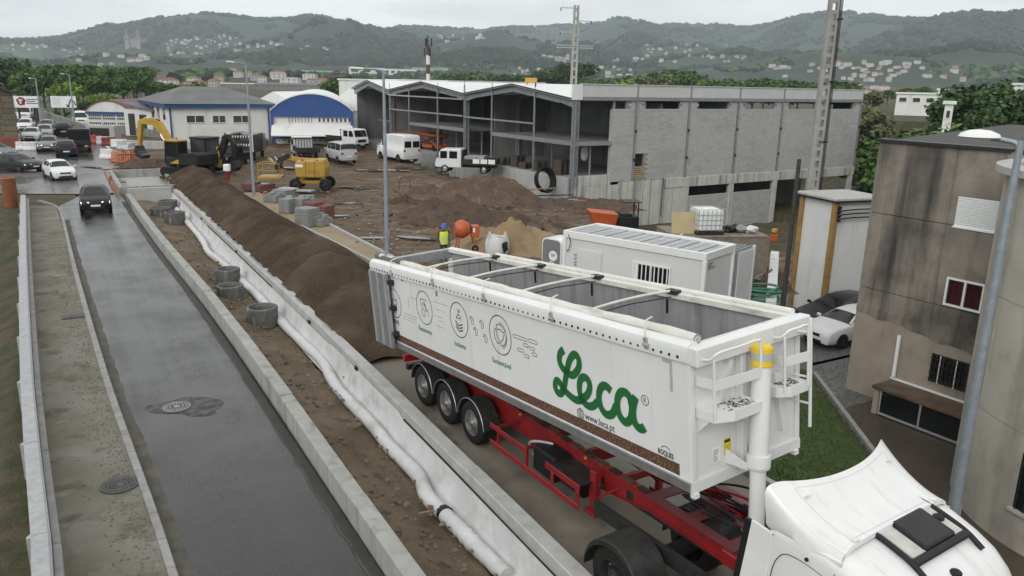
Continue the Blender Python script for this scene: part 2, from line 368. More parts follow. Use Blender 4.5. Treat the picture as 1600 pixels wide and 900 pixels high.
kerbR=[ST(2,1.15),ST(12.9,.97),ST(22.9,.54),ST(35.7,.17),ST(44.3,-.02),ST(52,-.18),ST(57,-.5),ST(60.5,-1.6),ST(62.5,-4),ST(63,-9)]
wallf=[ST(2,4.06),ST(11.2,4.06),ST(28,4.02),ST(41.7,3.7),ST(61,3.45),ST(66,3.4),ST(70,3.35),ST(75,3.3),ST(82,5.5),ST(95,9.5)]
ribbon('road',kerbR[:7],wallf[:7],0,m_road,'wet grey asphalt road lane between kerb and low concrete wall')
_Lr=[gat(*q) for q in((-150,303),(-150,285),(-90,262),(-40,240),(18,215),(32,198),(36,186),(32,172),(28,164))]
_Rr=[gat(*q) for q in((178,303),(170,280),(186,262),(205,238),(160,212),(128,200),(75,190),(52,174),(42,165))]
m_road2=M('muddy_wet_asphalt',(.075,.072,.068),(.13,.12,.108),scale=.25,lo=.42,hi=.62,rough=.16,rough2=.4,bump=.3,bscale=8,detail=9,spots=(.04,.04,.04),pscale=.7,plo=.55,phi=.65)
ribbon('road',_Lr,_Rr,-.004,m_road2,'wide wet muddy junction where the road bends away past the stone house',nx=8,zf=lambda x,y,k:float(rise(y))+.012)
# dusty strip along the kerb and dark wet dirt along the wall foot
m_dust=M('road_dust',(.10,.093,.07),(.055,.052,.045),scale=2.2,lo=.4,hi=.62,rough=.9,bump=.4,bscale=40,detail=9)
m_wdirt=M('wet_dirt',(.022,.021,.019),(.038,.035,.029),scale=1.6,rough=.6,bump=.5,bscale=22,detail=9)
def edge(base,o0,o1,amp,f,seed):
    a=[]; b=[]
    for s,t in base: a.append((s,t+o0)); b.append((s,t+o1))
    A=resamp(crv([ST(*q) for q in a],10),.35); B=resamp(crv([ST(*q) for q in b],10),.35); n=min(len(A),len(B)); return A[:n],[q+NV[:2]*amp*float(vn(i*f,seed)) for i,q in enumerate(B[:n])]
def resamp(a,step):
    a=np.array(a)[:,:2]; d=np.r_[0,np.cumsum(np.linalg.norm(np.diff(a,axis=0),axis=1))]; k=np.arange(0,d[-1],step); return np.stack([np.interp(k,d,a[:,0]),np.interp(k,d,a[:,1])],1)
kb=[(2,1.15),(12.9,.97),(22.9,.54),(35.7,.17),(44.3,-.02),(52,-.18)]; wb=[(2,4.06),(11.2,4.06),(28,4.02),(41.7,3.7),(58,3.47)]
A_,B_=edge(kb,0,.26,.07,.8,1); ribbon('road_dust',A_,B_,.004,m_dust,'tan dusty strip of road along the kerb',nx=1,sub=1)
A_,B_=edge(wb,0,-.2,.06,1.3,7); ribbon('wet_dirt',A_,B_,.004,m_wdirt,'dark wet dirt along the foot of the low wall',nx=1,sub=1)
A_,B_=edge(wb,-.2,-.25,.06,1.3,7); A_=[p+NV[:2]*.06*float(vn(i*1.3,7)) for i,p in enumerate(A_)]; ribbon('road_dust',A_,B_,.008,M('silt_line',(.075,.07,.056),(.04,.038,.033),scale=1.2,lo=.45,hi=.6,rough=.8,detail=8),'thin silt line beside the wet dirt',nx=1,sub=1)
# gravelly dirt pavement left of the kerb
m_walk=M('gravel_walk',(.155,.14,.105),(.205,.195,.17),scale=.5,lo=.4,hi=.62,rough=.95,bump=.8,bscale=22,bd=.04,spots=(.10,.095,.06),pscale=1.1,plo=.52,phi=.66,detail=9,streak=(.27,.26,.25),sscale=(1.4,1.4,1.4),slo=.6,shi=.75)
ribbon('pavement',[ST(2,-.5),ST(12.9,-.8),ST(22.9,-1.2),ST(35.7,-1.6),ST(44,-1.85),ST(58,-2.2)],[ST(2,1.08),ST(12.9,.9),ST(22.9,.46),ST(35.7,.09),ST(44.3,-.08),ST(57,-.55)],.08,m_walk,'dirty gravel pavement strip between barrier and kerb')
m_kerb=M('kerb_concrete',(.30,.30,.29),(.22,.22,.21),scale=3,rough=.8,bump=.2,bscale=40,streak=(.16,.15,.13),slo=.55,shi=.8,sscale=(1,1,1))
kl=crv([ST(2,.99),ST(12.9,.82),ST(22.9,.37),ST(35.7,.0),ST(44.3,-.17),ST(52,-.33),ST(56.8,-.6),ST(60,-1.7)],9); kr=crv([ST(2,1.15),ST(12.9,.97),ST(22.9,.54),ST(35.7,.17),ST(44.3,-.02),ST(52,-.18),ST(57,-.5),ST(60.3,-1.6)],9)
kroot=thing('kerb','pale concrete kerb line along the left edge of the wet road','kerb',ST(2,1.07))
def resamp(a,step):
    a=np.array(a)[:,:2]; d=np.r_[0,np.cumsum(np.linalg.norm(np.diff(a,axis=0),axis=1))]; k=np.arange(0,d[-1],step); return np.stack([np.interp(k,d,a[:,0]),np.interp(k,d,a[:,1])],1)
def kerbline(root,a,b,z0,z1,step,gap=.02,name='kerb_stone',mat=None,skip=0):
    a=resamp(a,step); b=resamp(b,step); n=min(len(a),len(b)); u=0
    for i in range(n-1):
        d=a[i+1]-a[i]; d=d/np.linalg.norm(d)*gap/2; mb=MB(); j=random.uniform(-.008,.008)
        q=[a[i]+d,a[i+1]-d,b[i+1]-d,b[i]+d]; mb.prism([(x,y,z0) for x,y in q],(0,0,0),(0,0,z1-z0+j)); obj(name,mb,mat or m_kerb,root,world=True,bevel=.015)
kerbline(kroot,kl,kr,-.08,.125,1.0)
# stones loosely lying on the pavement edge
def pebbles(name,label,pts,r0,r1,mat,cat=None):
    mb=MB()
    for p in pts: mb.ico((p[0],p[1],p[2]),random.uniform(r0,r1),.35,0,(1,1,.6))
    return stuff(obj(name,mb,mat),label,cat)
m_rubg=M('grey_gravel',(.2,.19,.16),(.12,.115,.1),scale=3,rough=.9)
m_stone=M('rubble',(.3,.28,.24),(.2,.18,.15),scale=3,rough=.9)
pebbles('loose_gravel','loose stones scattered along the pavement behind the kerb',[ST(s,np.interp(s,[13,23,36,44],[.75,.3,-.06,-.24])-abs(random.gauss(0,.35)),.09) for s in np.random.uniform(10,44,1500)],.008,.026,m_rubg,'gravel')
# ---- low concrete walls of the planter
def walls(name,label,lt,th,z0,z1,mat,step=5.6,cat='wall'):
    L_=crv([ST(*q) for q in lt],10); a=resamp(L_,step); root=thing(name,label,cat,(*a[0],0))
    for i in range(len(a)-1):
        d=(a[i+1]-a[i]); d/=np.linalg.norm(d); n=np.array([-d[1],d[0]]); n=n if n@NV[:2]>0 else -n; g=d*.008; mb=MB(); j=random.uniform(-.012,.012)
        q=[a[i]+g,a[i+1]-g,a[i+1]-g+n*th,a[i]+g+n*th]; mb.prism([(x,y,z0) for x,y in q],(0,0,0),(0,0,z1-z0+j)); obj('wall_section',mb,mat,root,world=True,bevel=.02)
    return root
walls('retaining_wall','long low concrete wall between the wet road and the bare soil strip',[(2,4.08),(10.4,4.09),(18.7,4.16),(28.6,4.12),(41.7,3.76),(61.3,3.5)],.33,-.9,.5,m_concrete)
walls('retaining_wall','concrete planter wall lined with white fabric beside the truck lane',[(3,6.48),(9.25,6.58),(15,6.68),(21,6.76),(31.8,6.82),(61.4,6.75)],.33,-1.2,.4,m_concnew,5.2)
def crosswall(label,s,t0,t1,th,mat,name='retaining_wall'):
    mb=MB(); q=[ST(s,t0),ST(s,t1),ST(s+th,t1),ST(s+th,t0)]; mb.prism([(p[0],p[1],-1.) for p in q],(0,0,0),(0,0,1.46)); o=obj(name,mb,mat,bevel=.02); tag(o,label,'wall'); return o
crosswall('concrete end wall closing the far end of the planter trench',61.0,3.86,6.73,.3,m_concnew)
pr=thing('planter_box','empty square concrete planter box at the far end of the trench','planter',ST(68,5.4))
for (a,b,c,d) in ((62.6,73.6,3.4,3.7),(62.6,73.6,7.25,7.55),(73.6,73.9,3.4,7.55),(62.3,62.6,3.4,7.55)):
    mb=MB(); q=[ST(a,c),ST(b,c),ST(b,d),ST(a,d)]; mb.prism([(p[0],p[1],-.6) for p in q],(0,0,0),(0,0,1.05)); obj('wall_section',mb,m_concrete,pr,world=True,bevel=.02)
# soil inside the planter
m_soil=M('planter_soil',(.135,.098,.06),(.19,.145,.095),scale=.7,lo=.4,hi=.62,rough=.95,bump=.9,bscale=16,bd=.05,spots=(.08,.06,.042),pscale=2.2,plo=.55,phi=.68,detail=9)
ribbon('soil',[ST(2,4.4),ST(9.25,4.4),ST(20,4.45),ST(40,4.1),ST(61.2,3.8)],[ST(2,6.05),ST(9.25,6.14),ST(21,6.34),ST(31.8,6.5),ST(61.2,6.6)],0,m_soil,'bare brown soil strip in the trench between the two low walls',nx=26,sub=46,
  zf=lambda x,y,k:-.42-.26*float(sm(.3,.9,k))+float(fbm(x/.9,y/.9,4,.6))*.14*(1-.5*k)+float(vn(x/.22,y/.22))*.05)
ribbon('soil',[ST(62.6,3.7),ST(68,3.7),ST(73.6,3.7)],[ST(62.6,7.2),ST(68,7.2),ST(73.6,7.2)],-.2,m_concnew,'pale floor of the square planter box')
pebbles('soil_clods','clods and stones strewn over the soil strip',[(*ST(s,random.uniform(4.5,6.2))[:2],-.5+random.uniform(0,.1)) for s in np.random.uniform(9,48,800)],.02,.075,M('clods',(.13,.1,.065),(.2,.17,.13),scale=2,rough=.95),'rubble')
# white geotextile: lining on the wall and the rolled edge
m_fab=M('geotextile',(.64,.64,.65),(.52,.52,.525),scale=1.4,rough=.95,bump=.35,bscale=9,bd=.03,spots=(.4,.37,.33),pscale=1.3,plo=.54,phi=.76,detail=9)
def fabric():
    root=thing('geotextile','white geotextile lining the planter wall with a rolled edge on the soil','fabric',ST(20,6.5,-.6))
    mb=MB(); ss=np.linspace(4,61,230); lt=np.interp(ss,[3,9.25,15,21,31.8,61.4],[6.48,6.58,6.68,6.76,6.82,6.75]); pr_=[(-.015,.02),(-.02,-.12),(-.035,-.3),(-.09,-.5),(-.17,-.64),(-.36,-.74)]; vs=[]
    for s,t in zip(ss,lt):
        for i,(dt,z) in enumerate(pr_):
            w=vn(s*.35,i*.6)*.035+vn(s*1.1+40,i)*.012; vs.append(ST(s,t+dt-abs(w)*(i>0),z+.1+w*.5*(i>1)+(.12*vn(s*.11,3)+(.06 if 17<s<23 else 0))*(i==0)))
    n=len(pr_); mb.add(vs,[(i*n+j,i*n+j+1,(i+1)*n+j+1,(i+1)*n+j) for i in range(len(ss)-1) for j in range(n-1)]); obj('wall_lining',mb,m_fab,root,world=True,smooth=180)
    px=[(793,900),(753,862),(720,829),(693,802),(667,775),(653,742),(613,702),(580,662),(527,606),(505,567),(475,537),(437,499),(400,459),(350,413),(325,393),(315,374),(287,340),(272,322)]
    P=crv([at(x,y,-.5) for x,y in px],10); P=[p+np.array([0,0,.02*float(vn(i*.21,2))]) for i,p in enumerate(P)]; mb=MB(); mb.tube(P,[.165+.02*float(vn(i*.33,9))+(.035*float(vn(i*1.9,4)) if i<28 else 0) for i in range(len(P))],12); obj('fabric_roll',mb,m_fab,root,world=True,smooth=60)
    # black lining strip showing above the fabric
    for s0,s1 in((5,16.8),(31,46)):
        mb=MB(); q=np.linspace(s0,s1,12); 
        for a,b in zip(q[:-1],q[1:]):
            ta,tb=[np.interp(k,[3,9.25,15,21,31.8,61.4],[6.48,6.58,6.68,6.76,6.82,6.75])-.02 for k in(a,b)]; mb.beam(ST(a,ta,.135),ST(b,tb,.135),.03,.035)
        obj('lining_edge',mb,m_black,root,world=True)
    # scuffs where the roll is torn
    mb=MB(); p=at(695,803,-.5); mb.tube([p+SV*.1,p-SV*.06],[.17,.185],10); obj('roll_tie',mb,m_black,root,world=True,smooth=40)
fabric()
# truck lane (gravel and mud)
m_lane=M('lane_gravel',(.2,.18,.145),(.135,.115,.09),scale=.7,lo=.4,hi=.62,rough=.9,rough2=.45,bump=.5,bscale=30,bd=.03,spots=(.1,.09,.08),pscale=1.8,plo=.58,phi=.7,detail=9)
ribbon('truck_lane',[ST(2,7.0),ST(10,7.0),ST(20,7.05),ST(32,7.1)],[ST(2,12.35),ST(10,12.35),ST(20,12.3),ST(32,11.6)],-.01,m_lane,'wet gravel lane under the tipper truck',nx=8)
# ---- expanded clay pile
m_leca=M('clay_aggregate',(.066,.046,.03),(.045,.031,.02),scale=1.1,lo=.35,hi=.65,rough=.95,bump=1,bscale=26,bd=.05,detail=9,spots=(.12,.085,.056),pscale=14,plo=.58,phi=.66,spec=.2,streak=(.105,.078,.05),sscale=(.55,.55,.8),slo=.48,shi=.68)
def leca():
    ss=np.linspace(21.2,71.5,300); tt=np.linspace(7.0,12.2,64); vs=[]
    for s in ss:
        hs=(1.5+.14*math.sin(s*1.15)+.12*math.sin(s*.61+1)+.25*float(vn(s*.4,5)))*float(sm(20.6,24.5,s))*float(1-sm(66,72,s)); ed=np.interp(s,[21,26,33,45,58,71],[10.6,11.6,11.9,11.5,11.3,10.5]); c=8.9+.25*float(vn(s*.3,8))
        for t in tt:
            a=1-abs((t-c)/((ed-c) if t>c else 2.6)); a=max(a,-.05); h=hs*(a if a<.75 else .75+(a-.75)*.55)
            ph=s*1.55+.9*math.sin(t*.9+s*.13)+.35*(t-9)**2*.35+2.2*float(vn(s*.22,t*.3)); b=.34*(abs(math.sin(ph))-.6)+.06*math.sin(s*2.9-t*.9+2)
            h+=min(1,max(0,a)*2.5)*(b+.18*float(fbm(s*.55,t*.7,3)))*(.6+.4*hs/1.6)
            vs.append(ST(s,t,max(h,-.06) if a>0 else -.07))
    n=len(tt); mb=MB(); mb.add(vs,[(i*n+j,i*n+j+1,(i+1)*n+j+1,(i+1)*n+j) for i in range(len(ss)-1) for j in range(n-1)])
    o=obj('aggregate_pile',mb,m_leca,smooth=180); stuff(o,'long dark brown pile of expanded clay aggregate along the planter wall','aggregate pile')
    mb=MB()
    for _ in range(2500):
        s=random.uniform(21.5,70); t=random.uniform(7.2,12.3); mb.ico(ST(s,t,.02) if random.random()<.0 else ST(s if s<60 else 21.4+random.random(),random.gauss(11.6,.25),.0),random.uniform(.012,.03),0,0)
    stuff(obj('clay_grains',mb,m_leca),'loose clay grains spilled beside the pile','aggregate')
leca()
# sand path between kerbs
m_sand=M('sand_bed',(.3,.24,.15),(.24,.185,.115),scale=1,rough=.95,bump=.4,bscale=20,detail=8)
ribbon('path',[ST(28,11.9),ST(34,11.95),ST(46,11.4),ST(59,10.8)],[ST(28,13.05),ST(34,13.1),ST(46,12.95),ST(59,12.4)],.07,m_sand,'sandy bed of an unfinished footpath between kerbs')
k1=thing('kerb','kerb at the foot of the aggregate pile edging the sandy path','kerb',ST(34,11.8)); kerbline(k1,crv([ST(28,11.85),ST(34,11.87),ST(45.5,11.3)],8),crv([ST(28,11.99),ST(34,12.0),ST(45.5,11.44)],8),-.1,.2,1.0,mat=m_concnew)
k2=thing('kerb','kerb on the mud side of the sandy path by the lamp post','kerb',ST(34,13.1)); kerbline(k2,crv([ST(28,13.05),ST(34,13.1),ST(46,12.95)],8),crv([ST(28,13.19),ST(34,13.24),ST(46,13.09)],8),-.1,.2,1.0,mat=m_concnew)
# ---- lawn, lot and courtyard on the right
m_lawn=M('lawn',(.045,.085,.014),(.075,.11,.025),scale=2.2,rough=.95,bump=.8,bscale=40,bd=.04,detail=9,spots=(.09,.085,.035),pscale=1.6,plo=.6,phi=.75)
ribbon('lawn',[ST(2,12.55),ST(7,12.55),ST(12,12.55),ST(19.8,12.7)],[ST(q,float(tkerb(q))) for q in (2,7,12,19.8)],0,m_lawn,'sloping green lawn beside the truck lane',nx=24,sub=10,zf=lambda x,y,k:gz(x,y)+.06+.03*float(vn(x*3,y*3)))
def grassblades():
    mb=MB()
    for i in range(26000):
        s=random.uniform(5,19.7); k=random.random(); t=12.65+k*(float(tkerb(s))-12.75); p=ST(s,t); z=-2.75*(t-12.4)/(float(tkerb(s))-12.4)+.01; h=random.uniform(.05,.11); a=random.uniform(0,6.28); w=.014
        dx,dy=math.cos(a)*w,math.sin(a)*w; mb.add([(p[0]-dx,p[1]-dy,z),(p[0]+dx,p[1]+dy,z),(p[0]+random.uniform(-.05,.05),p[1]+random.uniform(-.05,.05),z+h)],[(0,1,2)])
    stuff(obj('grass',mb,m_lawn),'short grass blades of the lawn','grass')
grassblades()
m_cob=M('cobbles',(.13,.13,.125),(.075,.075,.073),scale=9,lo=.4,hi=.6,rough=.5,rough2=.8,bump=.9,bscale=12,bd=.03,detail=3)
ribbon('parking_lot',[ST(q,float(tkerb(q))+.1) for q in (16.8,18,19.4)]+[ST(20.6,23.5),ST(22,21.7),ST(37,21.7)],[ST(q,38) for q in (16.8,18,19.4,20.6,22,37)],-2.94,m_cob,'wet grey cobbled parking lot below the site')
m_court=M('courtyard_wet',(.07,.055,.04),(.045,.036,.028),scale=.6,rough=.25,rough2=.6,bump=.2,bscale=18,detail=8)
ribbon('courtyard',[ST(q,float(tkerb(q))+.1) for q in (-2,6,12,17)],[ST(q,36) for q in (-2,6,12,17)],-2.95,m_court,'wet brown courtyard between lawn and stained building')
kl_=thing('kerb','grey stone kerb between the lawn and the wet courtyard','kerb',ST(12,20,-2.8)); kq=(3,9,13.8,19.8); kerbline(kl_,[ST(q,float(tkerb(q))) for q in kq],[ST(q,float(tkerb(q))+.2) for q in kq],-3.1,-2.64,1.3)
kl3=thing('kerb','grey stone kerb closing the far end of the lawn by the parked cars','kerb',ST(19.8,23,-2.7)); kerbline(kl3,[ST(19.85,25.4),ST(19.85,21.8)],[ST(20.05,25.4),ST(20.05,21.8)],-3.1,-2.1,1.2)
kl2=thing('kerb','kerb between the truck lane and the top of the lawn','kerb',ST(12,12.4,0)); kerbline(kl2,crv([ST(2,12.4),ST(10,12.4),ST(17,12.5)],6),crv([ST(2,12.56),ST(10,12.56),ST(17,12.66)],6),-.3,.12,1.0,mat=m_concnew)
# ------------------------------------------------------------------ new hall
def hp(u,v,z): return HC+HD1*u+HD2*v+np.array([0,0,z])
HM=Matrix([[HD1[0],HD2[0],0,HC[0]],[HD1[1],HD2[1],0,HC[1]],[0,0,1,0],[0,0,0,1]])
m_roofw=M('roof_sheet_white',(.74,.75,.74),(.66,.67,.66),scale=.3,rough=.5,streak=(.5,.5,.47),slo=.6,shi=.9,sscale=(.3,.3,1))
m_panel=M('grey_panel',(.52,.53,.52),(.47,.48,.47),scale=.6,rough=.5)
m_bl=[M('block_%s'%n,c,c2,scale=2.2,rough=.95,bump=.5,bscale=22) for n,c,c2 in(('pale',(.43,.425,.415),(.38,.375,.365)),('mid',(.405,.40,.39),(.36,.355,.345)),('dark',(.375,.37,.36),(.33,.325,.32)))]
m_mort=M('mortar',(.27,.27,.26),(.2,.2,.195),scale=2,rough=.95)
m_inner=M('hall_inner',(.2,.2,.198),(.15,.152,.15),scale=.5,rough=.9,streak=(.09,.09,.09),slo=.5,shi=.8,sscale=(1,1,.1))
m_form=M('formwork_concrete',(.5,.5,.47),(.41,.41,.385),scale=1.2,rough=.9,bump=.2,bscale=20,streak=(.2,.195,.175),slo=.48,shi=.66,sscale=(3.2,3.2,.06))
def hall():
    R=thing('warehouse','unfinished warehouse hall with open steel front, grey block side and white roof','warehouse',mat=HM)
    def bb(n,a,b,m,**k): mb=MB(); mb.b2(a,b); return obj(n,mb,m,R,**k)
    bb('floor_slab',(0.02,0.02,.75),(36,45,1.0),m_concrete)
    # roof: three gables, ridge along u
    for v0,v1,pk in((0,17.1,8.6),(17.1,34.2,25.9),(34.2,45.1,40.2)):
        mb=MB(); t=.12; P=[(v0,7.05),(pk,8.02),(v1,7.05)]
        mb.prism([(-.35,a,z) for a,z in P]+[(-.35,a,z+t) for a,z in P[::-1]],(0,0,0),(36.3,0,0)); obj('roof',mb,m_roofw,R)
        # front rafters with haunches
        for (a,za,b,zb) in((v0,6.95,pk,7.93),(v1,6.95,pk,7.93)):
            mb=MB(); d=1 if b>a else -1
            mb.prism([(0,a+.15*d,za),(0,b,zb),(0,b,zb-.42),(0,a+1.9*d,za+.2-.34),(0,a+.15*d,za-.5)],(0,0,0),(.16,0,0)); o=obj('rafter',mb,m_steel,R)
            mb=MB(); mb.beam((.0,a+.15*d,za+.04),(.0,b,zb+.04),.34,.05); mb.beam((.0,a+1.9*d,za-.14),(.0,b,zb-.42),.3,.04); obj('flange',mb,m_steel,o)
        mb=MB(); mb.beam((-.3,v0,7.13),(-.3,pk,8.1),.14,.1); mb.beam((-.3,pk,8.1),(-.3,v1,7.13),.14,.1); obj('roof_edge',mb,m_dkmetal,R)
        for u in(6,12,18,24,30):
            mb=MB(); mb.beam((u,v0+.2,6.9),(u,pk,7.85),.2,.35); mb.beam((u,pk,7.85),(u,v1-.2,6.9),.2,.35); obj('roof_truss',mb,m_steel,R)
    # columns, mullions with the bare tops above the roof
    for v in(.0,17.1,34.2):
        mb=MB(); w=.36; mb.b2((-.03,v-w/2,-1.2 if v==0 else .2),(.02,v+w/2,7.0)); mb.b2((.3,v-w/2,.2),(.35,v+w/2,7.0)); mb.b2((.02,v-.02,.2),(.3,v+.02,7.0)); obj('column',mb,m_steel,R)
        for u in(6,12,18,24,30): bb('inner_column',(u-.15,max(v,.2)-.15,1),(u+.15,max(v,.2)+.15,6.9),m_steel)
    for v,top in((5.35,7.75),(12.1,7.6),(22.6,7.45),(29.2,7.3),(17.1,7.9),(34.2,7.3),(0.1,7.7)):
        bb('mullion',(-.14,v-.07,.9),(-.04,v+.07,top),m_alu if v in(5.35,29.2) else m_steel)
        mb=MB(); mb.cyl((-.09,v,top),(-.09,v,top+.55),.025,n=6); obj('post',mb,m_dkmetal,R)
    for v0,v1,z in((5.4,17,5.0),(17.3,34.2,6.6),(17.3,34.2,5.06),(34.3,37.5,3.7)): bb('girt',(-.2,v0,z-.07),(-.06,v1,z+.07),m_alu)
    # mezzanine deck
    for v0,v1 in((.1,12.1),(17.3,29.2)):
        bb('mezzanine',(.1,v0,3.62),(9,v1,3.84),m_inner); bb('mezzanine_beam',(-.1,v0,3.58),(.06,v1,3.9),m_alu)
        for v in np.linspace(v0+1,v1-.5,5): bb('prop',(2.5,v-.05,1),(2.6,v+.05,3.6),m_galv)
    bb('mezzanine_beam',(.1,-.12,3.56),(3.8,.02,3.88),m_alu)
    # dividing and end walls
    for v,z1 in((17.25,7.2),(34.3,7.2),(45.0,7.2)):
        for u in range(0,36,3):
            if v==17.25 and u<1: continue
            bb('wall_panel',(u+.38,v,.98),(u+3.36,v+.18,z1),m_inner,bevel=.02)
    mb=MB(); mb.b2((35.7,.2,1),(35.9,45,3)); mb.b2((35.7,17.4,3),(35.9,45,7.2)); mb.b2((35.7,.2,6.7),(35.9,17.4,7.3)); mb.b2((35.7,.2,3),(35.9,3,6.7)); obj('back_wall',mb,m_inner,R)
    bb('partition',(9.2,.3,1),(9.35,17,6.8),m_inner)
    # plinth under the open front
    bb('plinth',(-.25,.3,-2),(.02,9.2,1.02),m_concnew,bevel=.02); bb('plinth',(-.22,9.2,-2),(.02,45,1.01),m_concrete)
    # --- side facade (v=0): fascia, steel strips, beam, concrete base
    for i,(a,b) in enumerate(((.62,6.08),(6.26,12.0),(12.2,18.0),(18.22,23.9),(24.12,29.9),(30.12,35.9))):
        bb('fascia_panel',(a,-.16,7.3),(b,.1,8.2),m_panel,bevel=.01); bb('fascia_rail',(a,-.19,7.02),(b,.1,7.29),m_steel)
    bb('parapet_cap',(.5,-.22,8.2),(36.05,.2,8.27),m_panel)
    for u in(6.17,12.1,18.11,24.01,30.01,35.97):
        bb('side_column',(u-.09,-.14,.6),(u+.09,.1,8.19),m_steel)
        for z in(2.3,4.6): bb('splice_plate',(u-.12,-.165,z-.12),(u+.12,-.14,z+.12),m_dkmetal)
    bb('roof_return',(-.3,-.15,7.05),(.6,.1,8.2),m_roofw)
    # blocks
    wins=[(4.0,5.15,6.36,7.04),(7.23,11.0,6.36,7.04),(13.18,16.87,6.38,7.04),(19.16,22.87,6.38,7.04),(25.0,28.68,6.38,7.04),(30.99,34.68,6.38,7.04)]
    bw,bh=.5,.2
    base={}
    for i in range(3):
        mb=MB(); mb.b2((0,-.0,0),(bw-.018,.05,bh-.018)); base[i]=mb.mesh('block'); base[i].materials.append(m_bl[i])
    cnt=0
    for bi,(a,b) in enumerate(((3.85,6.08),(6.26,12.0),(12.2,18.0),(18.22,23.9),(24.12,29.9),(30.12,35.85))):
        far=MB(); back=MB()
        ops=[w for w in wins if a-.3<w[0]<b]+([(6.26,7.35,.6,2.8)] if bi==1 else [])
        # backing wall cut round the openings
        def cells(x0,x1,z0,z1,op):
            if not op: return [(x0,x1,z0,z1)]
            o=op[0]; r=[]
            if o[2]>z0: r+=cells(x0,x1,z0,o[2],op[1:]) if False else [(x0,x1,z0,o[2])]
            if o[3]<z1: r.append((x0,x1,o[3],z1))
            if o[0]>x0: r.append((x0,o[0],max(z0,o[2]),min(z1,o[3])))
            if o[1]<x1: r.append((o[1],x1,max(z0,o[2]),min(z1,o[3])))
            return r
        if bi==1: cl=cells(a,b,2.9,7.02,[wins[1]])+[(7.35,b,.6,2.9),(6.26,7.35,2.8,2.9)]
        else: cl=cells(a,b,.6,7.02,ops[:1])
        for x0,x1,z0,z1 in cl:
            if x1-x0>.01 and z1-z0>.01: back.b2((x0,.0,z0),(x1,.2,z1))
        obj('mortar_backing',back,m_mort,R)
        row=0; z=.6
        while z<7.0:
            x=a-(bw/2 if row%2 else 0)
            while x<b-.05:
                x0=max(x,a); x1=min(x+bw,b); z1=min(z+bh,7.0)
                if x1-x0>.1 and not any(x0<o[1]-.02 and x1>o[0]+.02 and z<o[3]-.05 and z1>o[2]+.05 for o in ops):
                    i=int(min(2,max(0,1+3.2*float(fbm(x/2.3,z/1.2,2))+random.gauss(0,.7)))); pr=random.uniform(0,.012)
                    if bi<2 and cnt<295 and x1-x0>bw-.01:
                        o=bpy.data.objects.new('block',base[i]); COL.objects.link(o); o.parent=R; o.location=(x0,-.045-pr,z); cnt+=1
                    else:
                        far.m=i; far.b2((x0,-.045-pr,z),(x1-.018,.0,z1-.018))
                x+=bw
            z+=bh; row+=1
        me=far.mesh('block_courses')
        for m in m_bl: me.materials.append(m)
        o=bpy.data.objects.new('block_courses',me); COL.objects.link(o); o.parent=R; o['kind']='stuff'
        for w in [q for q in wins if a-.3<q[0]<b]:
            mb=MB(); mb.b2((w[0]-.05,-.06,w[2]-.07),(w[1]+.05,.2,w[2])); f=obj('window_opening',mb,m_concnew,R)
            mb=MB(); mb.b2((w[0],.14,w[2]),(w[1],.16,w[3])); 
    mb=MB(); mb.b2((3.7,-.06,1.2),(3.85,.25,6.36)); obj('jamb',mb,m_concnew,R)
    bb('sill_wall',(.2,-.07,.35),(3.85,.2,1.2),m_form,bevel=.02)
    # concrete base and bands
    for a,b in((.0,2.4),(2.4,4.8),(4.8,7.2),(7.2,9.6),(9.6,12.35)):
        bb('base_panel',(a+.01,-.1,-3.4),(b,.2,.34 if a<4 else .56),m_form,bevel=.015)
    bb('ring_beam',(9.6,-.16,-.22),(36.1,.15,.62),m_form,bevel=.02)
    for u in(12.4,18.05,24.0,30.0,35.7): bb('base_pillar',(u-.3,-.14,-4.6),(u+.3,.2,-.2),m_form,bevel=.02)
    for a,b in((12.7,17.75),(18.35,23.7)):
        bk=MB(); z=-1.06; row=0
        bk.m=0; far=MB()
        while z>-4.4:
            x=a-(bw/2 if row%2 else 0)
            while x<b-.05:
                x0=max(x,a); x1=min(x+bw,b); far.m=random.choice((0,1,1,2)); far.b2((x0,-.04-random.uniform(0,.012),z-bh+.018),(x1-.018,.1,z)); x+=bw
            z-=bh; row+=1
        me=far.mesh('block_courses')
        for m in m_bl: me.materials.append(m)
        o=bpy.data.objects.new('block_courses',me); COL.objects.link(o); o.parent=R; o['kind']='stuff'
        bb('mortar_backing',(a,.02,-4.6),(b,.18,-1.07),m_mort)
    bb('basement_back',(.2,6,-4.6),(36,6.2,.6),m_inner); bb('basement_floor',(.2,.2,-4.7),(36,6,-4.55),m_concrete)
    mb=MB(); mb.tube(crv([(9.4,-.3,-2.6),(9.4,-.3,-1),(9.45,-.3,.4),(9.55,-.1,.7)],6),.035,6); obj('drain_pipe',mb,m_black,R)
    # red access platform and leftovers standing inside
    return R
hall()
def hstand(name,label,cat,u,v,z,build,group=None,rz=0):
    t=thing(name,label,cat,hp(u,v,z),math.atan2(HD1[1],HD1[0])+rz,group); build(t); return t
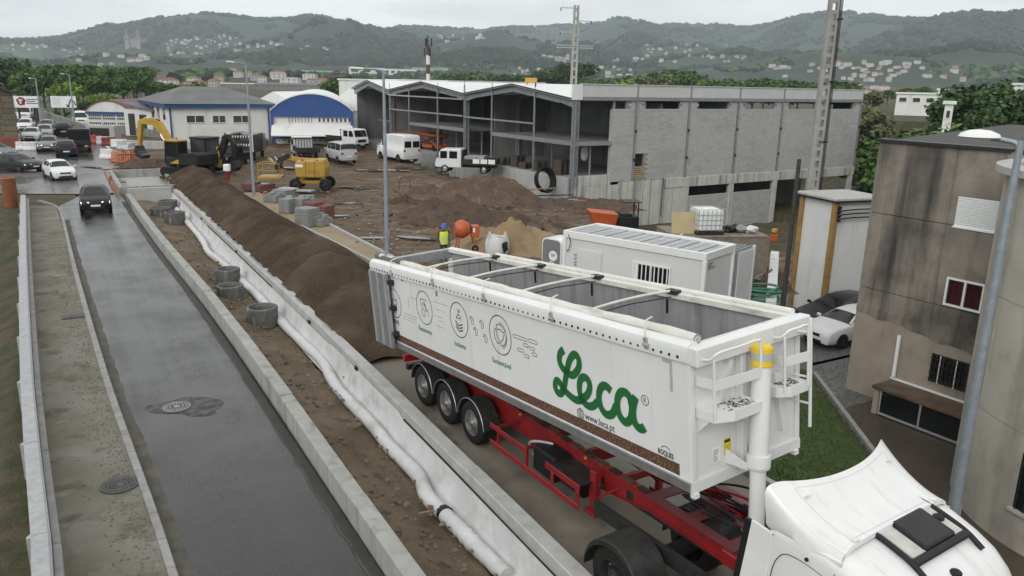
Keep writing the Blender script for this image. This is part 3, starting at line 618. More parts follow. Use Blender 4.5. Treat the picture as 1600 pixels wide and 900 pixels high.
def scis(t):
    for n,a,b in(('deck',(-.9,-2.2,1.55),(.9,2.2,1.75)),('base_frame',(-.8,-2,.3),(.8,2,.6))): mb=MB(); mb.b2(a,b); obj(n,mb,m_orange,t)
    for s in(-1,1):
        mb=MB(); mb.beam((.6*s,-1.9,.6),(.6*s,1.9,1.55),.08,.12); obj('scissor_arm',mb,m_orange,t)
        mb=MB(); mb.beam((.7*s,1.9,.6),(.7*s,-1.9,1.55),.08,.12); obj('scissor_arm',mb,m_dkmetal,t)
    for y in(-2.1,0,2.1):
        for s in(-1,1): mb=MB(); mb.cyl((.85*s,y,1.75),(.85*s,y,2.7),.03,n=6); obj('guard_post',mb,m_orange,t)
    mb=MB(); mb.tube([(-.85,-2.1,2.7),(.85,-2.1,2.7),(.85,2.1,2.7),(-.85,2.1,2.7)],.03,6,closed=True); obj('guard_rail',mb,m_orange,t)
    for y in(-1.5,1.5):
        for s in(-1,1): mb=MB(); mb.cyl((.7*s,y,.3),(.9*s,y,.3),.3,n=14); obj('wheel',mb,m_rubber,t)
hstand('scissor_lift','red access platform standing inside the open hall front','access platform',2.0,27.5,1.0,scis)
hstand('scissor_lift','second red access platform parked deeper in the hall behind white van','access platform',.6,31.5,-.1,scis,rz=.1)
# loose goods on the slab edge
m_oldwood=M('old_timber',(.11,.085,.06),(.06,.05,.04),scale=5,rough=.9)
def pallet_stack(t,nn,w=1.2,d=.8,h=.14,mat=None):
    for i in range(nn):
        mb=MB()
        for k in range(5): mb.b2((-w/2,-d/2+k*d/5+.02,i*h+.1),(w/2,-d/2+(k+1)*d/5-.02,i*h+.13))
        for k in(-1,0,1): mb.b2((k*w/2.3-.05,-d/2,i*h),(k*w/2.3+.05,d/2,i*h+.1))
        obj('pallet',mb,mat or m_oldwood,t)
for k,(u,v,n) in enumerate(((.9,11.2,5),(1.2,9.6,7),(1.0,8.0,4),(1.3,6.2,6),(1.1,2.9,9))):
    hstand('pallet_stack',['low stack of wooden pallets left of the slab edge','taller pallet stack second from left on the slab edge','lowest pallet stack mid way along the slab edge','pallet stack beside the white mullion','tall pallet stack right of the white mullion'][k],'pallets',u,v,1.0,lambda t:pallet_stack(t,n),'pallet stacks on the hall slab',random.uniform(-.3,.3))
def doorpallet(t):
    mb=MB(); mb.b2((-.5,-.06,0),(-.4,.06,1.2)); mb.b2((.4,-.06,0),(.5,.06,1.2)); obj('stringer',mb,m_wood,t)
    for k in range(7): mb=MB(); mb.b2((-.5,-.09,k*.17+.02),(.5,-.06,k*.17+.12)); obj('board',mb,M('pale_board',(.42,.32,.2),(.34,.25,.15),scale=4,rough=.8) if k==0 else bpy.data.materials['pale_board'],t)
hstand('pallet','pale wooden pallet standing upright in the block wall doorway','pallet',6.8,.05,.6,doorpallet)
# tall props, hanging bag, rubble at hall corner
def bag(t):
    mb=MB(); mb.loft([[ (r*math.cos(a)*(1+.2*math.sin(3*a+z)),r*.4*math.sin(a),z) for a in np.linspace(0,6.28,12,endpoint=False)] for r,z in((.1,0),(.3,.2),(.36,.6),(.28,1.0),(.12,1.2))]); obj('bag',mb,m_fab,t,smooth=60)
hstand('hanging_sheet','crumpled pale plastic sheet hanging inside the hall corner','sheet',2.4,1.6,2.2,bag)
# site board on the roof
t=thing('roof_sign','small orange notice board on the white hall roof','sign',hp(1.0,7.6,7.9),math.atan2(HD1[1],HD1[0])); mb=MB(); mb.b2((-.03,-.85,.35),(.03,.85,.75)); obj('board',mb,M('sign_amber',(.6,.33,.05),rough=.5),t); mb=MB(); mb.b2((.03,-.7,0),(.08,-.62,.7)); obj('post',mb,m_dkmetal,t); mb=MB(); mb.b2((.03,.62,0),(.08,.7,.7)); obj('post',mb,m_dkmetal,t)
# ------------------------------------------------------------------ industrial row behind the site
m_wallw=M('render_white',(.72,.72,.70),(.66,.66,.63),scale=.5,rough=.85,streak=(.5,.49,.46),slo=.58,shi=.85,sscale=(.8,.8,.15))
m_roofg=M('roof_grey',(.16,.165,.165),(.11,.115,.115),scale=.5,rough=.85,bump=.3,bscale=9)
m_roofm=M('roof_maroon',(.17,.045,.055),(.12,.035,.045),scale=.5,rough=.6)
def frame_of(A,B,z=0):
    a=np.array(A[:2]); b=np.array(B[:2]); d=(b-a); W_=np.linalg.norm(d); d/=W_
    return Matrix([[d[0],-d[1],0,a[0]],[d[1],d[0],0,a[1]],[0,0,1,z],[0,0,0,1]]),W_
def win(R,x0,x1,z0,z1,y=-.04,n=2,mf=None,name='window'):
    mb=MB(); t=.07; mb.b2((x0,y-.05,z0),(x1,y+.02,z0+t)); mb.b2((x0,y-.05,z1-t),(x1,y+.02,z1)); mb.b2((x0,y-.05,z0+t),(x0+t,y+.02,z1-t)); mb.b2((x1-t,y-.05,z0+t),(x1,y+.02,z1-t))
    for k in range(1,n): x=x0+(x1-x0)*k/n; mb.b2((x-t/2,y-.05,z0+t),(x+t/2,y+.02,z1-t))
    f=obj(name,mb,mf or m_wallw,R); mb=MB(); mb.b2((x0+.02,y-.02,z0+.02),(x1-.02,y+.01,z1-.02)); obj('pane',mb,m_glass2,f); return f
def office():
    A=gat(268,223); B=gat(424,216.5); B[2]=A[2]; Mx,w=frame_of(A,B,A[2]); R=thing('office_building','white office block with hipped grey roof and blue eaves band','building',mat=Mx); d=15
    P=np.array(Mx.translation); n=np.array(Mx.col[1])[:3]; he=float(onplane(345,168.5,P,n)[2])-A[2]
    mb=MB(); mb.b2((0,0,-2),(w,d,he)); obj('wall',mb,m_wallw,R)
    mb=MB(); mb.b2((-.5,-.5,he),(w+.5,d+.5,he+.42)); obj('eaves_band',mb,m_blue,R)
    mb=MB(); e=.7; mb.add([(-e,-e,he+.43),(w+e,-e,he+.43),(w+e,d+e,he+.43),(-e,d+e,he+.43),(w*.28,d*.5,he+2.2),(w*.72,d*.5,he+2.2)],[(0,1,5,4),(1,2,5),(2,3,4,5),(3,0,4),(0,3,2,1)]); obj('roof',mb,m_roofg,R)
    P=np.array(Mx.translation); n=np.array(Mx.col[1])[:3]
    for a,b in((290,320),(331,353),(363,392)):
        c0=onplane(a,180,P,n); c1=onplane(b,192,P,n); x0=np.linalg.norm(c0[:2]-P[:2]); x1=np.linalg.norm(c1[:2]-P[:2]); win(R,x0,x1,c1[2]-A[2],c0[2]-A[2],n=2)
    for k in range(4):
        mb=MB(); mb.b2((-.06,1.5+k*3.2,2.2),(.0,3.2+k*3.2,4.1)); f=obj('side_window',mb,m_wallw,R); mb=MB(); mb.b2((-.08,1.7+k*3.2,2.35),(-.06,3.0+k*3.2,3.95)); obj('pane',mb,m_glass2,f)
    for x in(.1,w-.2): mb=MB(); mb.b2((x-.08,-.14,-1),(x+.08,-.02,he)); obj('downpipe',mb,m_blue,R)
office()
def barrel(mb,w,d,z0,rise,n=20,x0=0,th=.12):
    rings=[]; R_=(w*w/4+rise*rise)/(2*rise); cz=z0+rise-R_
    pts=[]
    for k in range(n+1):
        x=-w/2+w*k/n; pts.append((x+w/2+x0,cz+math.sqrt(R_*R_-x*x)))
    for k in range(n):
        (a,za),(b,zb)=pts[k],pts[k+1]
        mb.add([(a,-.4,za),(b,-.4,zb),(b,d,zb),(a,d,za),(a,-.4,za+th),(b,-.4,zb+th),(b,d,zb+th),(a,d,za+th)],[(0,1,2,3),(4,7,6,5),(0,4,5,1),(2,6,7,3)]+([(0,3,7,4)] if k==0 else [])+([(1,5,6,2)] if k==n-1 else []))
    return pts
def gable_face(mb,pts,zb,y0,y1):
    poly=[(pts[0][0],y0,zb)]+[(x,y0,z) for x,z in pts]+[(pts[-1][0],y0,zb)]; mb.prism(poly,(0,0,0),(0,y1-y0,0))
def bluehall():
    A=gat(425,224.5); B=gat(553,224); Mx,w=frame_of(A,B,A[2]); R=thing('factory_hall','barrel roofed factory hall with blue gable and white canopy','factory',mat=Mx); d=32
    P=np.array(Mx.translation); n=np.array(Mx.col[1])[:3]; zz=lambda y,x=490:float(onplane(x,y,P,n)[2])-A[2]
    ze,zp=zz(174),zz(147); z1,z2,z3,z4=zz(182.5),zz(191.5),zz(211),zz(217)
    mb=MB(); pts=barrel(mb,w,d,ze,zp-ze); obj('roof',mb,m_roofw,R)
    mb=MB(); gable_face(mb,[(x,z-.02) for x,z in pts],z1,-.3,0); obj('gable',mb,m_blue,R)
    mb=MB(); mb.b2((0,0,-1),(w,.3,z1)); mb.b2((0,.3,-1),(.3,d,ze)); mb.b2((w-.3,.3,-1),(w,d,ze)); obj('wall',mb,m_wallw,R)
    for s,(a,b) in enumerate(((.2,.51),(.56,.98))):
        k=8
        for i in range(k):
            x0=w*(a+(b-a)*i/k)+.06; x1=w*(a+(b-a)*(i+1)/k)-.06; win(R,x0,x1,z2,z1-.05,y=-.02,n=1)
    mb=MB(); mb.prism([(0.1,0,z2-.1),(.1,-2.2,z3+.1),(.1,-2.2,z3),(.1,0,z2-.25)],(0,0,0),(w-.2,0,0)); obj('canopy',mb,m_wallw,R)
    mb=MB(); mb.b2((.4,-.2,z4),(w-.4,-.02,z3-.05)); obj('band',mb,m_blue,R)
    for i in range(14):
        x=.6+(w-1.2)*i/14; win(R,x,x+(w-1.2)/14-.15,zz(221.5),z4-.03,y=-.1,n=1)
    for x in(0.15,w-.15): mb=MB(); mb.b2((x-.15,-.35,-1),(x+.15,-.02,ze)); obj('corner_pier',mb,m_blue,R)
bluehall()
def pole_z0(px,py,d): v=ray(px,py); return CAM_H+v[2]/math.hypot(v[0],v[1])*d
def plainshed(name,label,A,B,z0,h,rise,d,mw,mr,kind='gable',cat='factory',wins=0,off=0):
    Mx,w=frame_of(A,B,z0); R=thing(name,label,cat,mat=Mx)
    mb=MB(); mb.b2((0,0,-2),(w,d,h)); obj('wall',mb,mw,R); mb=MB()
    if kind=='gable': mb.prism([(-.3,-.3,h),(w/2,-.3,h+rise),(w+.3,-.3,h)],(0,0,0),(0,d+.6,0))
    elif kind=='long': mb.prism([(-.3,-.3,h),(-.3,d/2,h+rise),(-.3,d+.3,h)],(0,0,0),(w+.6,0,0))
    elif kind=='flat': mb.b2((-.2,-.2,h),(w+.2,d+.2,h+.25))
    else: barrel(mb,w+.4,d,h,rise,x0=-.2)
    obj('roof',mb,mr,R)
    for i in range(wins):
        x=w*(i+.5)/wins; win(R,x-w/wins*.3,x+w/wins*.3,h*.5,h*.8,y=-.02,n=1)
    return R
plainshed('factory_hall','white gabled factory roof behind the blue barrel hall on its left',atd(386,150,118),atd(472,150,114),0,pole_z0(386,167,118),pole_z0(430,143,116)-pole_z0(386,167,118),14,m_wallw,m_roofw,'gable')
plainshed('factory_hall','white roofed factory shed between blue barrel hall and the open steel hall',atd(506,150,113),atd(600,150,110),0,pole_z0(506,172,113),pole_z0(556,134,111)-pole_z0(506,172,113),16,m_wallw,m_roofw,'gable')
def redhalls():
    A=gat(138,203); B=gat(207,204.5); C_=gat(274,206)
    for i,(a,b,lab) in enumerate(((A,B,'left white workshop with maroon barrel roof and window grid'),(B,C_,'right white workshop with maroon barrel roof behind the office'))):
        Mx,w=frame_of(a,b,a[2]); R=thing('workshop',lab,'workshop',mat=Mx,group='maroon barrel roofed workshops'); P=np.array(Mx.translation); n=np.array(Mx.col[1])[:3]; zz=lambda y:float(onplane(172,y,P,n)[2])-P[2]
        ze,zp=zz(174),zz(157.5); mb=MB(); pts=barrel(mb,w,22,ze,zp-ze); obj('roof',mb,m_roofm,R); mb=MB(); gable_face(mb,[(x,z-.02) for x,z in pts],ze-.05,-.2,.1); obj('gable',mb,m_wallw,R)
        mb=MB(); mb.b2((0,0,-1),(w,22,ze)); obj('wall',mb,m_wallw,R); mb=MB(); mb.b2((0,-.3,zz(178)),(w,-.02,zz(175))); obj('band',mb,m_blue,R)
        for z0,z1 in((zz(188),zz(178.5)),(zz(200),zz(190))):
            for g in range(3):
                x0=w*(.04+.32*g); x1=x0+w*.28; f=None
                for k in range(6):
                    q=(x1-x0)/6; mb=MB(); mb.b2((x0+k*q+.06,-.06,z0+.1),(x0+(k+1)*q-.06,-.01,z1-.1)); obj('pane',mb,m_glass2,R)
                mb=MB(); mb.b2((x0,-.09,(z0+z1)/2-.05),(x1,-.06,(z0+z1)/2+.05)); obj('glazing_bar',mb,m_wallw,R)
redhalls()
def porch():
    A=gat(197,211); B=gat(240,212); Mx,w=frame_of(A,B,A[2]); R=thing('porch','white entrance porch with dark sloping roof by the workshops','porch',mat=Mx)
    mb=MB(); mb.b2((0,0,-.5),(w,3,3)); obj('wall',mb,m_wallw,R); mb=MB(); mb.prism([(-.3,-.4,3.6),(-.3,-.4,3.75),(w+.4,-.4,2.95),(w+.4,-.4,2.8)],(0,0,0),(0,3.5,0)); obj('roof',mb,m_roofg,R)
    mb=MB(); mb.b2((w*.15,-.05,0),(w*.38,-.01,2.5)); obj('door',mb,m_glass2,R); mb=MB(); mb.b2((w*.55,-.05,.3),(w*.8,-.01,2.4)); obj('window',mb,m_glass2,R)
porch()
# ------------------------------------------------------------------ granite house at the left edge
m_gr=[M('granite_%s'%n,c,c2,scale=3,rough=.95,bump=.6,bscale=14) for n,c,c2 in(('tan',(.21,.17,.11),(.15,.125,.085)),('grey',(.16,.15,.12),(.12,.112,.09)),('brown',(.17,.12,.075),(.12,.09,.06)))]
def stonehouse():
    B=gat(30,228); A=B-np.array([.80,.60,0])*9; Mx,w=frame_of(A,B,B[2]); R=thing('stone_house','granite block house with dark tiled eaves at the left edge','house',mat=Mx); P=np.array(Mx.translation); n=np.array(Mx.col[1])[:3]
    zt=float(onplane(29,147,P,n)[2])-P[2]; mb=MB(); mb.b2((0,0,-1),(w,7,zt)); obj('wall',mb,M('granite_mortar',(.30,.28,.23),(.24,.22,.18),scale=3,rough=.95),R)
    z=-.2; r=0; k=0
    while z<zt-.1:
        h=random.uniform(.5,.66); x=w
        while x>w-5.2:
            l=random.uniform(.7,1.5); mb=MB(); mb.b2((max(x-l,0)+.05,-.07-random.uniform(0,.05),z+.04),(x-.03 if x<w else w+.02,.02,min(z+h,zt)-.03)); obj('stone',mb,random.choice(m_gr),R,bevel=.03); x-=l
        y=0
        while y<6.5:
            l=random.uniform(.7,1.4); mb=MB(); mb.b2((w-.02,y+.04,z+.04),(w+.07,min(y+l,7)-.03,min(z+h,zt)-.03)); obj('stone',mb,random.choice(m_gr),R,bevel=.03); y+=l
        z+=h; r+=1
    mb=MB(); mb.prism([(-.5,-.6,zt+3.9),(w+.5,-.6,zt-.1),(w+.5,-.6,zt+.12),(-.5,-.6,zt+4.15)],(0,0,0),(0,8.2,0)); obj('roof',mb,M('dark_tile',(.05,.04,.035),(.08,.06,.05),scale=4,rough=.9),R)
    mb=MB(); mb.prism([(0,0,zt),(w,0,zt),(0,0,zt+3.6)],(0,0,0),(0,7,0)); obj('gable',mb,m_gr[1],R)
stonehouse()
# ------------------------------------------------------------------ stained building, round building, transformer house
m_stain=M('stained_render',(.28,.245,.208),(.19,.165,.14),scale=.55,lo=.38,hi=.62,rough=.95,bump=.35,bscale=18,streak=(.045,.042,.04),sscale=(1.5,1.5,.11),slo=.47,shi=.7,spots=(.06,.055,.05),pscale=.36,plo=.47,phi=.66,detail=10)
m_tan=M('tan_render',(.33,.285,.235),(.26,.22,.18),scale=.9,rough=.95,bump=.25,bscale=20,streak=(.17,.14,.11),sscale=(1.2,1.2,.2),slo=.55,shi=.8,detail=8)
m_grey=M('grey_render',(.43,.40,.35),(.34,.315,.275),scale=.55,rough=.95,bump=.3,bscale=14,spots=(.16,.15,.14),pscale=.5,plo=.55,phi=.8,streak=(.21,.19,.165),sscale=(1.1,1.1,.13),slo=.5,shi=.8,detail=10)
BY=math.radians(-57); BP=at(1321,608,-3); BD=np.array([math.cos(BY),math.sin(BY),0]); BN=np.array([-BD[1],BD[0],0])  # BN points away from camera side
def bpix(x,y): p=onplane(x,y,BP,BN); return float((p-BP)@BD),float(p[2])
def brown():
    Mx=Matrix([[BD[0],BN[0],0,BP[0]],[BD[1],BN[1],0,BP[1]],[0,0,1,0],[0,0,0,1]]); R=thing('apartment_building','brown stained rendered building with red curtained window','building',mat=Mx)
    Ws=4.5; zt=bpix(1373,221)[1]
    us,z_=bpix(1485,351); u2,zc2=bpix(1342,446); ut,ztan=bpix(1350,490)
    w1=[*bpix(1498,306),*bpix(1557,363)]; w2=[*bpix(1481,432),*bpix(1533,490)]; w3=[*bpix(1458,551),*bpix(1508,612)]
    def holes(x0,x1,z0,z1,hs):
        r=[(x0,x1,z0,z1)]
        for a,b,c,d in hs:
            nr=[]
            for p,q,e,f in r:
                if a>=q or b<=p or c>=f or d<=e: nr.append((p,q,e,f)); continue
                if e<c: nr.append((p,q,e,c))
                if f>d: nr.append((p,q,d,f))
                if p<a: nr.append((p,a,max(e,c),min(f,d)))
                if q>b: nr.append((b,q,max(e,c),min(f,d)))
            r=nr
        return r
    def panel(n,x0,x1,z0,z1,m,hs=(),d=.3,y=0):
        mb=MB()
        for p,q,e,f in holes(x0,x1,z0,z1,hs): mb.b2((p,y,e),(q,y+d,f))
        return obj(n,mb,m,R)
    H=[(w1[0],w1[2],w1[3],w1[1]),(w2[0],w2[2],w2[3],w2[1]),(w3[0],w3[2],w3[3],w3[1])]
    g=.012; vj=bpix(1483,340)[0]-.06
    for i,(z0,z1) in enumerate(((ztan,zc2-g),(zc2+g,z_-g),(z_+g,zt))):
        panel('facade_panel',0,vj-.005,z0,z1,m_stain,H); panel('facade_panel',vj+.005,Ws,z0,z1,m_stain,H)
    panel('facade_panel',0,Ws,-3.1,ztan,m_tan,H,y=-.015,d=.315)
    mb=MB(); k=26; e=[(0,0)]+[(Ws*i/k,0) for i in range(k+1)]
    for i in range(k): # ragged edge where the old render has broken away
        a,b=Ws*i/k,Ws*(i+1)/k; za=ztan-.32*a/Ws*1.4+.16*float(vn(a*2.2,1))+.06; zb=ztan-.32*b/Ws*1.4+.16*float(vn(b*2.2,1))+.06
        mb.prism([(a,-.03,za),(b,-.03,zb),(b,-.03,ztan+.3),(a,-.03,ztan+.3)],(0,0,0),(0,.028,0))
    obj('render_edge',mb,m_stain,R)
    mb=MB(); mb.b2((.0,.32,-3.1),(Ws,9,zt-.02)); obj('wall',mb,m_stain,R)
    mb=MB(); mb.b2((-.12,-.1,zt),(Ws,.5,zt+.1)); obj('parapet',mb,m_dkmetal,R)
    mb=MB(); mb.add([(-.1,.5,zt+.02),(Ws+6,.5,zt+.02),(Ws+6,9.2,zt+.5),(-.1,9.2,zt+.5),(-.1,.5,zt-.1),(Ws+6,.5,zt-.1),(Ws+6,9.2,zt-.1),(-.1,9.2,zt-.1)],[(0,1,2,3),(4,7,6,5),(0,4,5,1),(1,5,6,2),(2,6,7,3),(3,7,4,0)]); obj('roof',mb,M('fibre_roof',(.05,.05,.05),(.08,.078,.075),scale=2,rough=.9,bump=.6,bscale=6,vec=(6,.5,1)),R)
    # rolled shutter, curtained window, barred window
    o=None
    n=14; dz=(w1[1]-w1[3])/n
    sh=MB(); sh.b2((w1[0]-.03,-.05,w1[3]-.06),(w1[2]+.03,.02,w1[3])); o=obj('window_frame',sh,m_whiteclean,R)
    for i in range(n): mb=MB(); mb.b2((w1[0],.0,w1[3]+i*dz),(w1[2],.05,w1[3]+(i+1)*dz-.012)); obj('shutter_slat',mb,m_whiteclean,o)
    def wf(w,n_,mat,pm,cat='window'):
        mb=MB(); t=.07
        for a,b in(((w[0],-.05,w[3]),(w[2],.03,w[3]+t)),((w[0],-.05,w[1]-t),(w[2],.03,w[1])),((w[0],-.05,w[3]+t),(w[0]+t,.03,w[1]-t)),((w[2]-t,-.05,w[3]+t),(w[2],.03,w[1]-t))): mb.b2(a,b)
        for k in range(1,n_): x=w[0]+(w[2]-w[0])*k/n_; mb.b2((x-t/2,-.05,w[3]+t),(x+t/2,.03,w[1]-t))
        f=obj(cat,mb,mat,R)
        for k in range(n_): q=(w[2]-w[0])/n_; mb=MB(); mb.b2((w[0]+k*q+.03,.0,w[3]+.03),(w[0]+(k+1)*q-.03,.012,w[1]-.03)); obj('pane',mb,pm,f)
        return f
    m_tr=bpy.data.materials.new('clear_glass'); m_tr.use_nodes=True; b=m_tr.node_tree.nodes['Principled BSDF']; b.inputs['Base Color'].default_value=(.02,.02,.02,1); b.inputs['Roughness'].default_value=.05; b.inputs['Specular IOR Level'].default_value=.25; b.inputs['Alpha'].default_value=.22
    f=wf(w2,2,m_whiteclean,m_tr); m_cur=M('red_curtain',(.20,.012,.03),(.09,.006,.015),scale=1,vec=(14,1,.3),lo=.4,hi=.6,rough=.9)
    mb=MB(); xs=np.linspace(w2[0]+.12,w2[2]-.08,60); mb.add([(x,.1+.03*math.sin(x*42),z) for z in(w2[3]+.04,w2[1]-.04) for x in xs],[(i,i+1,61+i,60+i) for i in range(59)]); obj('curtain',mb,m_cur,f,smooth=180)
    f=wf(w3,3,m_dkmetal,m_glass,'barred_window')
    for k in range(9): x=w3[0]+(w3[2]-w3[0])*(k+.5)/9; mb=MB(); mb.b2((x-.012,-.14,w3[3]),(x+.012,-.115,w3[1])); obj('bar',mb,m_whiteclean if k in(2,6) else m_dkmetal,f)
    for k in range(4): z=w3[3]+(w3[1]-w3[3])*(k+.4)/4; mb=MB(); mb.b2((w3[0],-.15,z),(w3[2],-.14,z+.02)); obj('bar',mb,m_dkmetal,f)
    # downpipe
    p0,p1=bpix(1408,524),bpix(1396,586); mb=MB(); mb.cyl((p0[0],-.1,p0[1]),(p0[0],-.1,p1[1]-.02),.07,n=10); obj('downpipe',mb,m_whiteclean,R,smooth=40)
    # corner pilaster next to the round house
    mb=MB(); mb.b2((Ws,-.25,-3.1),(Ws+.35,.6,zt-.1)); obj('corner_pier',mb,m_tan,R)
    # lean-to store with glazed front and a rusty sheet roof
    Lf=at(1366,648,-2.95); dp=float(-(Lf-BP)@BN); u0=float((Lf-BP)@BD)-.25; zf=float(onplane(1364,606,Lf,BN)[2])+.09; zr=bpix(1396,590)[1]-.02
    mb=MB(); mb.add([(u0,-.02,zr),(5.4,-.02,zr),(5.4,-dp,zf),(u0,-dp,zf),(u0,-.02,zr-.09),(5.4,-.02,zr-.09),(5.4,-dp,zf-.09),(u0,-dp,zf-.09)],[(0,1,2,3),(4,7,6,5),(0,4,5,1),(1,5,6,2),(2,6,7,3),(3,7,4,0)]); obj('leanto_roof',mb,M('rusty_sheet',(.14,.085,.05),(.06,.05,.038),scale=1.1,lo=.4,hi=.6,rough=.5,bump=.2,bscale=8,detail=8),R)
    mb=MB(); mb.beam((p0[0]-.1,-.09,zr+.03),(5.2,-.09,zr+.03),.1,.05); obj('flashing',mb,m_whiteclean,R)
    mb=MB(); mb.b2((u0+.05,-dp+.1,-2.95),(u0+.25,-.03,zf-.09)); obj('leanto_side',mb,m_tan,R)
    for a in(u0+.3,u0+1.75,u0+3.2):
        f=MB(); f.b2((a,-dp+.08,-2.9),(a+1.42,-dp+.13,-2.82)); f.b2((a,-dp+.08,-2.82),(a+.06,-dp+.13,zf-.1)); o=obj('leanto_frame',f,m_galv,R); mb=MB(); mb.b2((a+.06,-dp+.095,-2.82),(a+1.42,-dp+.11,zf-.12)); obj('pane',mb,m_glass,o)
brown()
def roundhouse():
    c=(17.0,19.0); Rd=4.4; t=thing('round_building','pale grey rounded building with weathered render on the right','building',(c[0],c[1],-3)); zt=9.25
    zs=[-.1,3.1,6.15,zt]
    for i in range(3):
        for k in range(6):
            a0=math.radians(90+k*40+1*i); mb=MB(); mb.lathe([(Rd,zs[i]+.008),(Rd,zs[i+1]-.008)],10,a0=a0+.0015,a1=a0+math.radians(40)-.0015)
            mb2=MB(); g=[]
            mb.lathe([(Rd-.2,zs[i]+.008),(Rd-.2,zs[i+1]-.008)],10,a0=a0,a1=a0+math.radians(40)); obj('wall_panel',mb,m_grey,t,smooth=30)
    mb=MB(); mb.lathe([(.01,0),(Rd-.02,0),(Rd-.02,zt-.02),(.01,zt-.02)],64); obj('wall',mb,m_grey,t,smooth=30)
    mb=MB(); mb.lathe([(Rd+.25,zt),(Rd+.25,zt+.18),(Rd-.3,zt+.18),(Rd-.3,zt+.05),(.01,zt+.05)],64); obj('roof_rim',mb,m_concnew,t,smooth=30)
    # straight wing towards the camera
    # barred window on the curve
    P=np.array([c[0],c[1],0]); v=ray(1597,752); v=v/np.linalg.norm(v); 
    o=np.array([0,0,CAM_H]); a=v[0]**2+v[1]**2; b=2*((o-P)[0]*v[0]+(o-P)[1]*v[1]); cc=(o-P)[0]**2+(o-P)[1]**2-Rd**2; q=b*b-4*a*cc
    if q>0:
        h=o+v*((-b-math.sqrt(q))/(2*a)); an=math.atan2(h[1]-c[1],h[0]-c[0]); z=h[2]+3
    else: an,z=math.radians(250),2.2
    mb=MB(); mb.lathe([(Rd+.02,z-.75),(Rd+.03,z-.75),(Rd+.03,z+.75),(Rd+.02,z+.75)],6,a0=an-.02,a1=an+.3); f=obj('window',mb,m_glass,t)
    mb=MB(); mb.lathe([(Rd,z-.85),(Rd+.12,z-.85),(Rd+.12,z-.78),(Rd,z-.78)],6,a0=an-.04,a1=an+.32); obj('sill',mb,m_concnew,f)
    for k in range(6):
        b_=an+.05*k; mb=MB(); mb.cyl((math.cos(b_)*(Rd+.08),math.sin(b_)*(Rd+.08),z-.75),(math.cos(b_)*(Rd+.08),math.sin(b_)*(Rd+.08),z+.75),.014,n=5); obj('bar',mb,m_dkmetal,f)
roundhouse()
m_shed=M('shed_white',(.66,.67,.66),(.58,.59,.58),scale=.6,rough=.9,streak=(.5,.5,.48),slo=.55,shi=.8,sscale=(1.5,1.5,.2),spots=(.22,.22,.21),pscale=.8,plo=.66,phi=.76,detail=9)
m_ochre=M('ochre_trim',(.36,.22,.07),(.22,.13,.05),scale=2,rough=.9)
def shed():
    zb=-2.6; A=at(1237.5,468,zb); B=at(1285,487,zb); a=A[:2]; b=B[:2]; d=b-a; w=np.linalg.norm(d); d/=w; Mx=Matrix([[d[0],-d[1],0,a[0]],[d[1],d[0],0,a[1]],[0,0,1,zb],[0,0,0,1]]); R=thing('transformer_house','tall white transformer house with ochre corners and flat slab roof','transformer house',mat=Mx); P=np.array([*a,0]); n=np.array([-d[1],d[0],0])
    zt=float(onplane(1297,311,P,n)[2])-zb; dp=2.6
    mb=MB(); mb.b2((0,0,-.5),(w,dp,zt)); obj('wall',mb,m_shed,R)
    for x in(0,w):
        for y in(0,dp): mb=MB(); mb.b2((x-.13,y-.13,-.5),(x+.13,y+.13,zt-.01)); obj('corner_trim',mb,m_ochre,R,bevel=.02)
    mb=MB(); mb.b2((-.35,-.35,zt),(w+.35,dp+.4,zt+.12)); obj('roof',mb,m_concnew,R,bevel=.02); mb=MB(); mb.b2((-.28,-.28,zt-.09),(w+.28,dp+.3,zt-.005)); obj('eaves',mb,m_dkmetal,R)
    for k in range(3): mb=MB(); mb.tube(crv([(w+.2,.2,zt-.5-.2*k),(w+.2,1.0,zt-.45-.2*k),(w+.2,dp,zt-.45-.2*k)],5),.035,6); obj('cable',mb,m_black,R)
    for k in range(4): mb=MB(); mb.ico((w+.18,.1,zt-.35-.2*k),.1,.2,1); obj('insulator',mb,m_black,R)
shed()
def blueshed():
    A=at(1338,285,-3); B=at(1400,292,-3); Mx,w=frame_of(A,B,-3); R=thing('pale_shed','low pale shed with blue ribbed roof beyond the stained building','shed',mat=Mx)
    mb=MB(); mb.b2((-1,0,0),(w+8,10,3.4)); obj('wall',mb,m_concnew,R); mr=M('roof_bluegrey',(.12,.16,.2),(.08,.11,.15),scale=2,rough=.5)
    for k in range(16): mb=MB(); mb.b2((-1.3,-.4+k*.7,3.4+k*.07),(w+8,.25+k*.7,3.5+k*.07)); obj('roof_panel',mb,mr,R)
blueshed()
# ------------------------------------------------------------------ tipper trailer
def mrx(f,l,u,o): return Matrix([[f[0],l[0],u[0],o[0]],[f[1],l[1],u[1],o[1]],[f[2],l[2],u[2],o[2]],[0,0,0,1]])
_y=math.radians(-57.8); CF=np.array([math.cos(_y),math.sin(_y),0]); CL=np.array([-CF[1],CF[0],0]); CO=np.array([-1.60,18.02,0]); CM=mrx(CF,CL,np.array([0,0,1.]),CO)
pit,yaw,rol=.081,-.993,.06; TL,TW,TH0,TH1=12.0,2.55,2.07,2.2
BF=np.array([math.cos(yaw)*math.cos(pit),math.sin(yaw)*math.cos(pit),math.sin(pit)]); _l=np.array([-math.sin(yaw),math.cos(yaw),0]); _uu=np.cross(BF,_l)
BL=_l*math.cos(rol)+_uu*math.sin(rol); BU=_uu*math.cos(rol)-_l*math.sin(rol); BO=np.array([-3.693,20.983,1.251]); BM=mrx(BF,BL,BU,BO)
def sidepix(x,y,off=0): p=onplane(x,y,BO-BL*off,BL)-BO; return float(p@BF),float(p@BU)
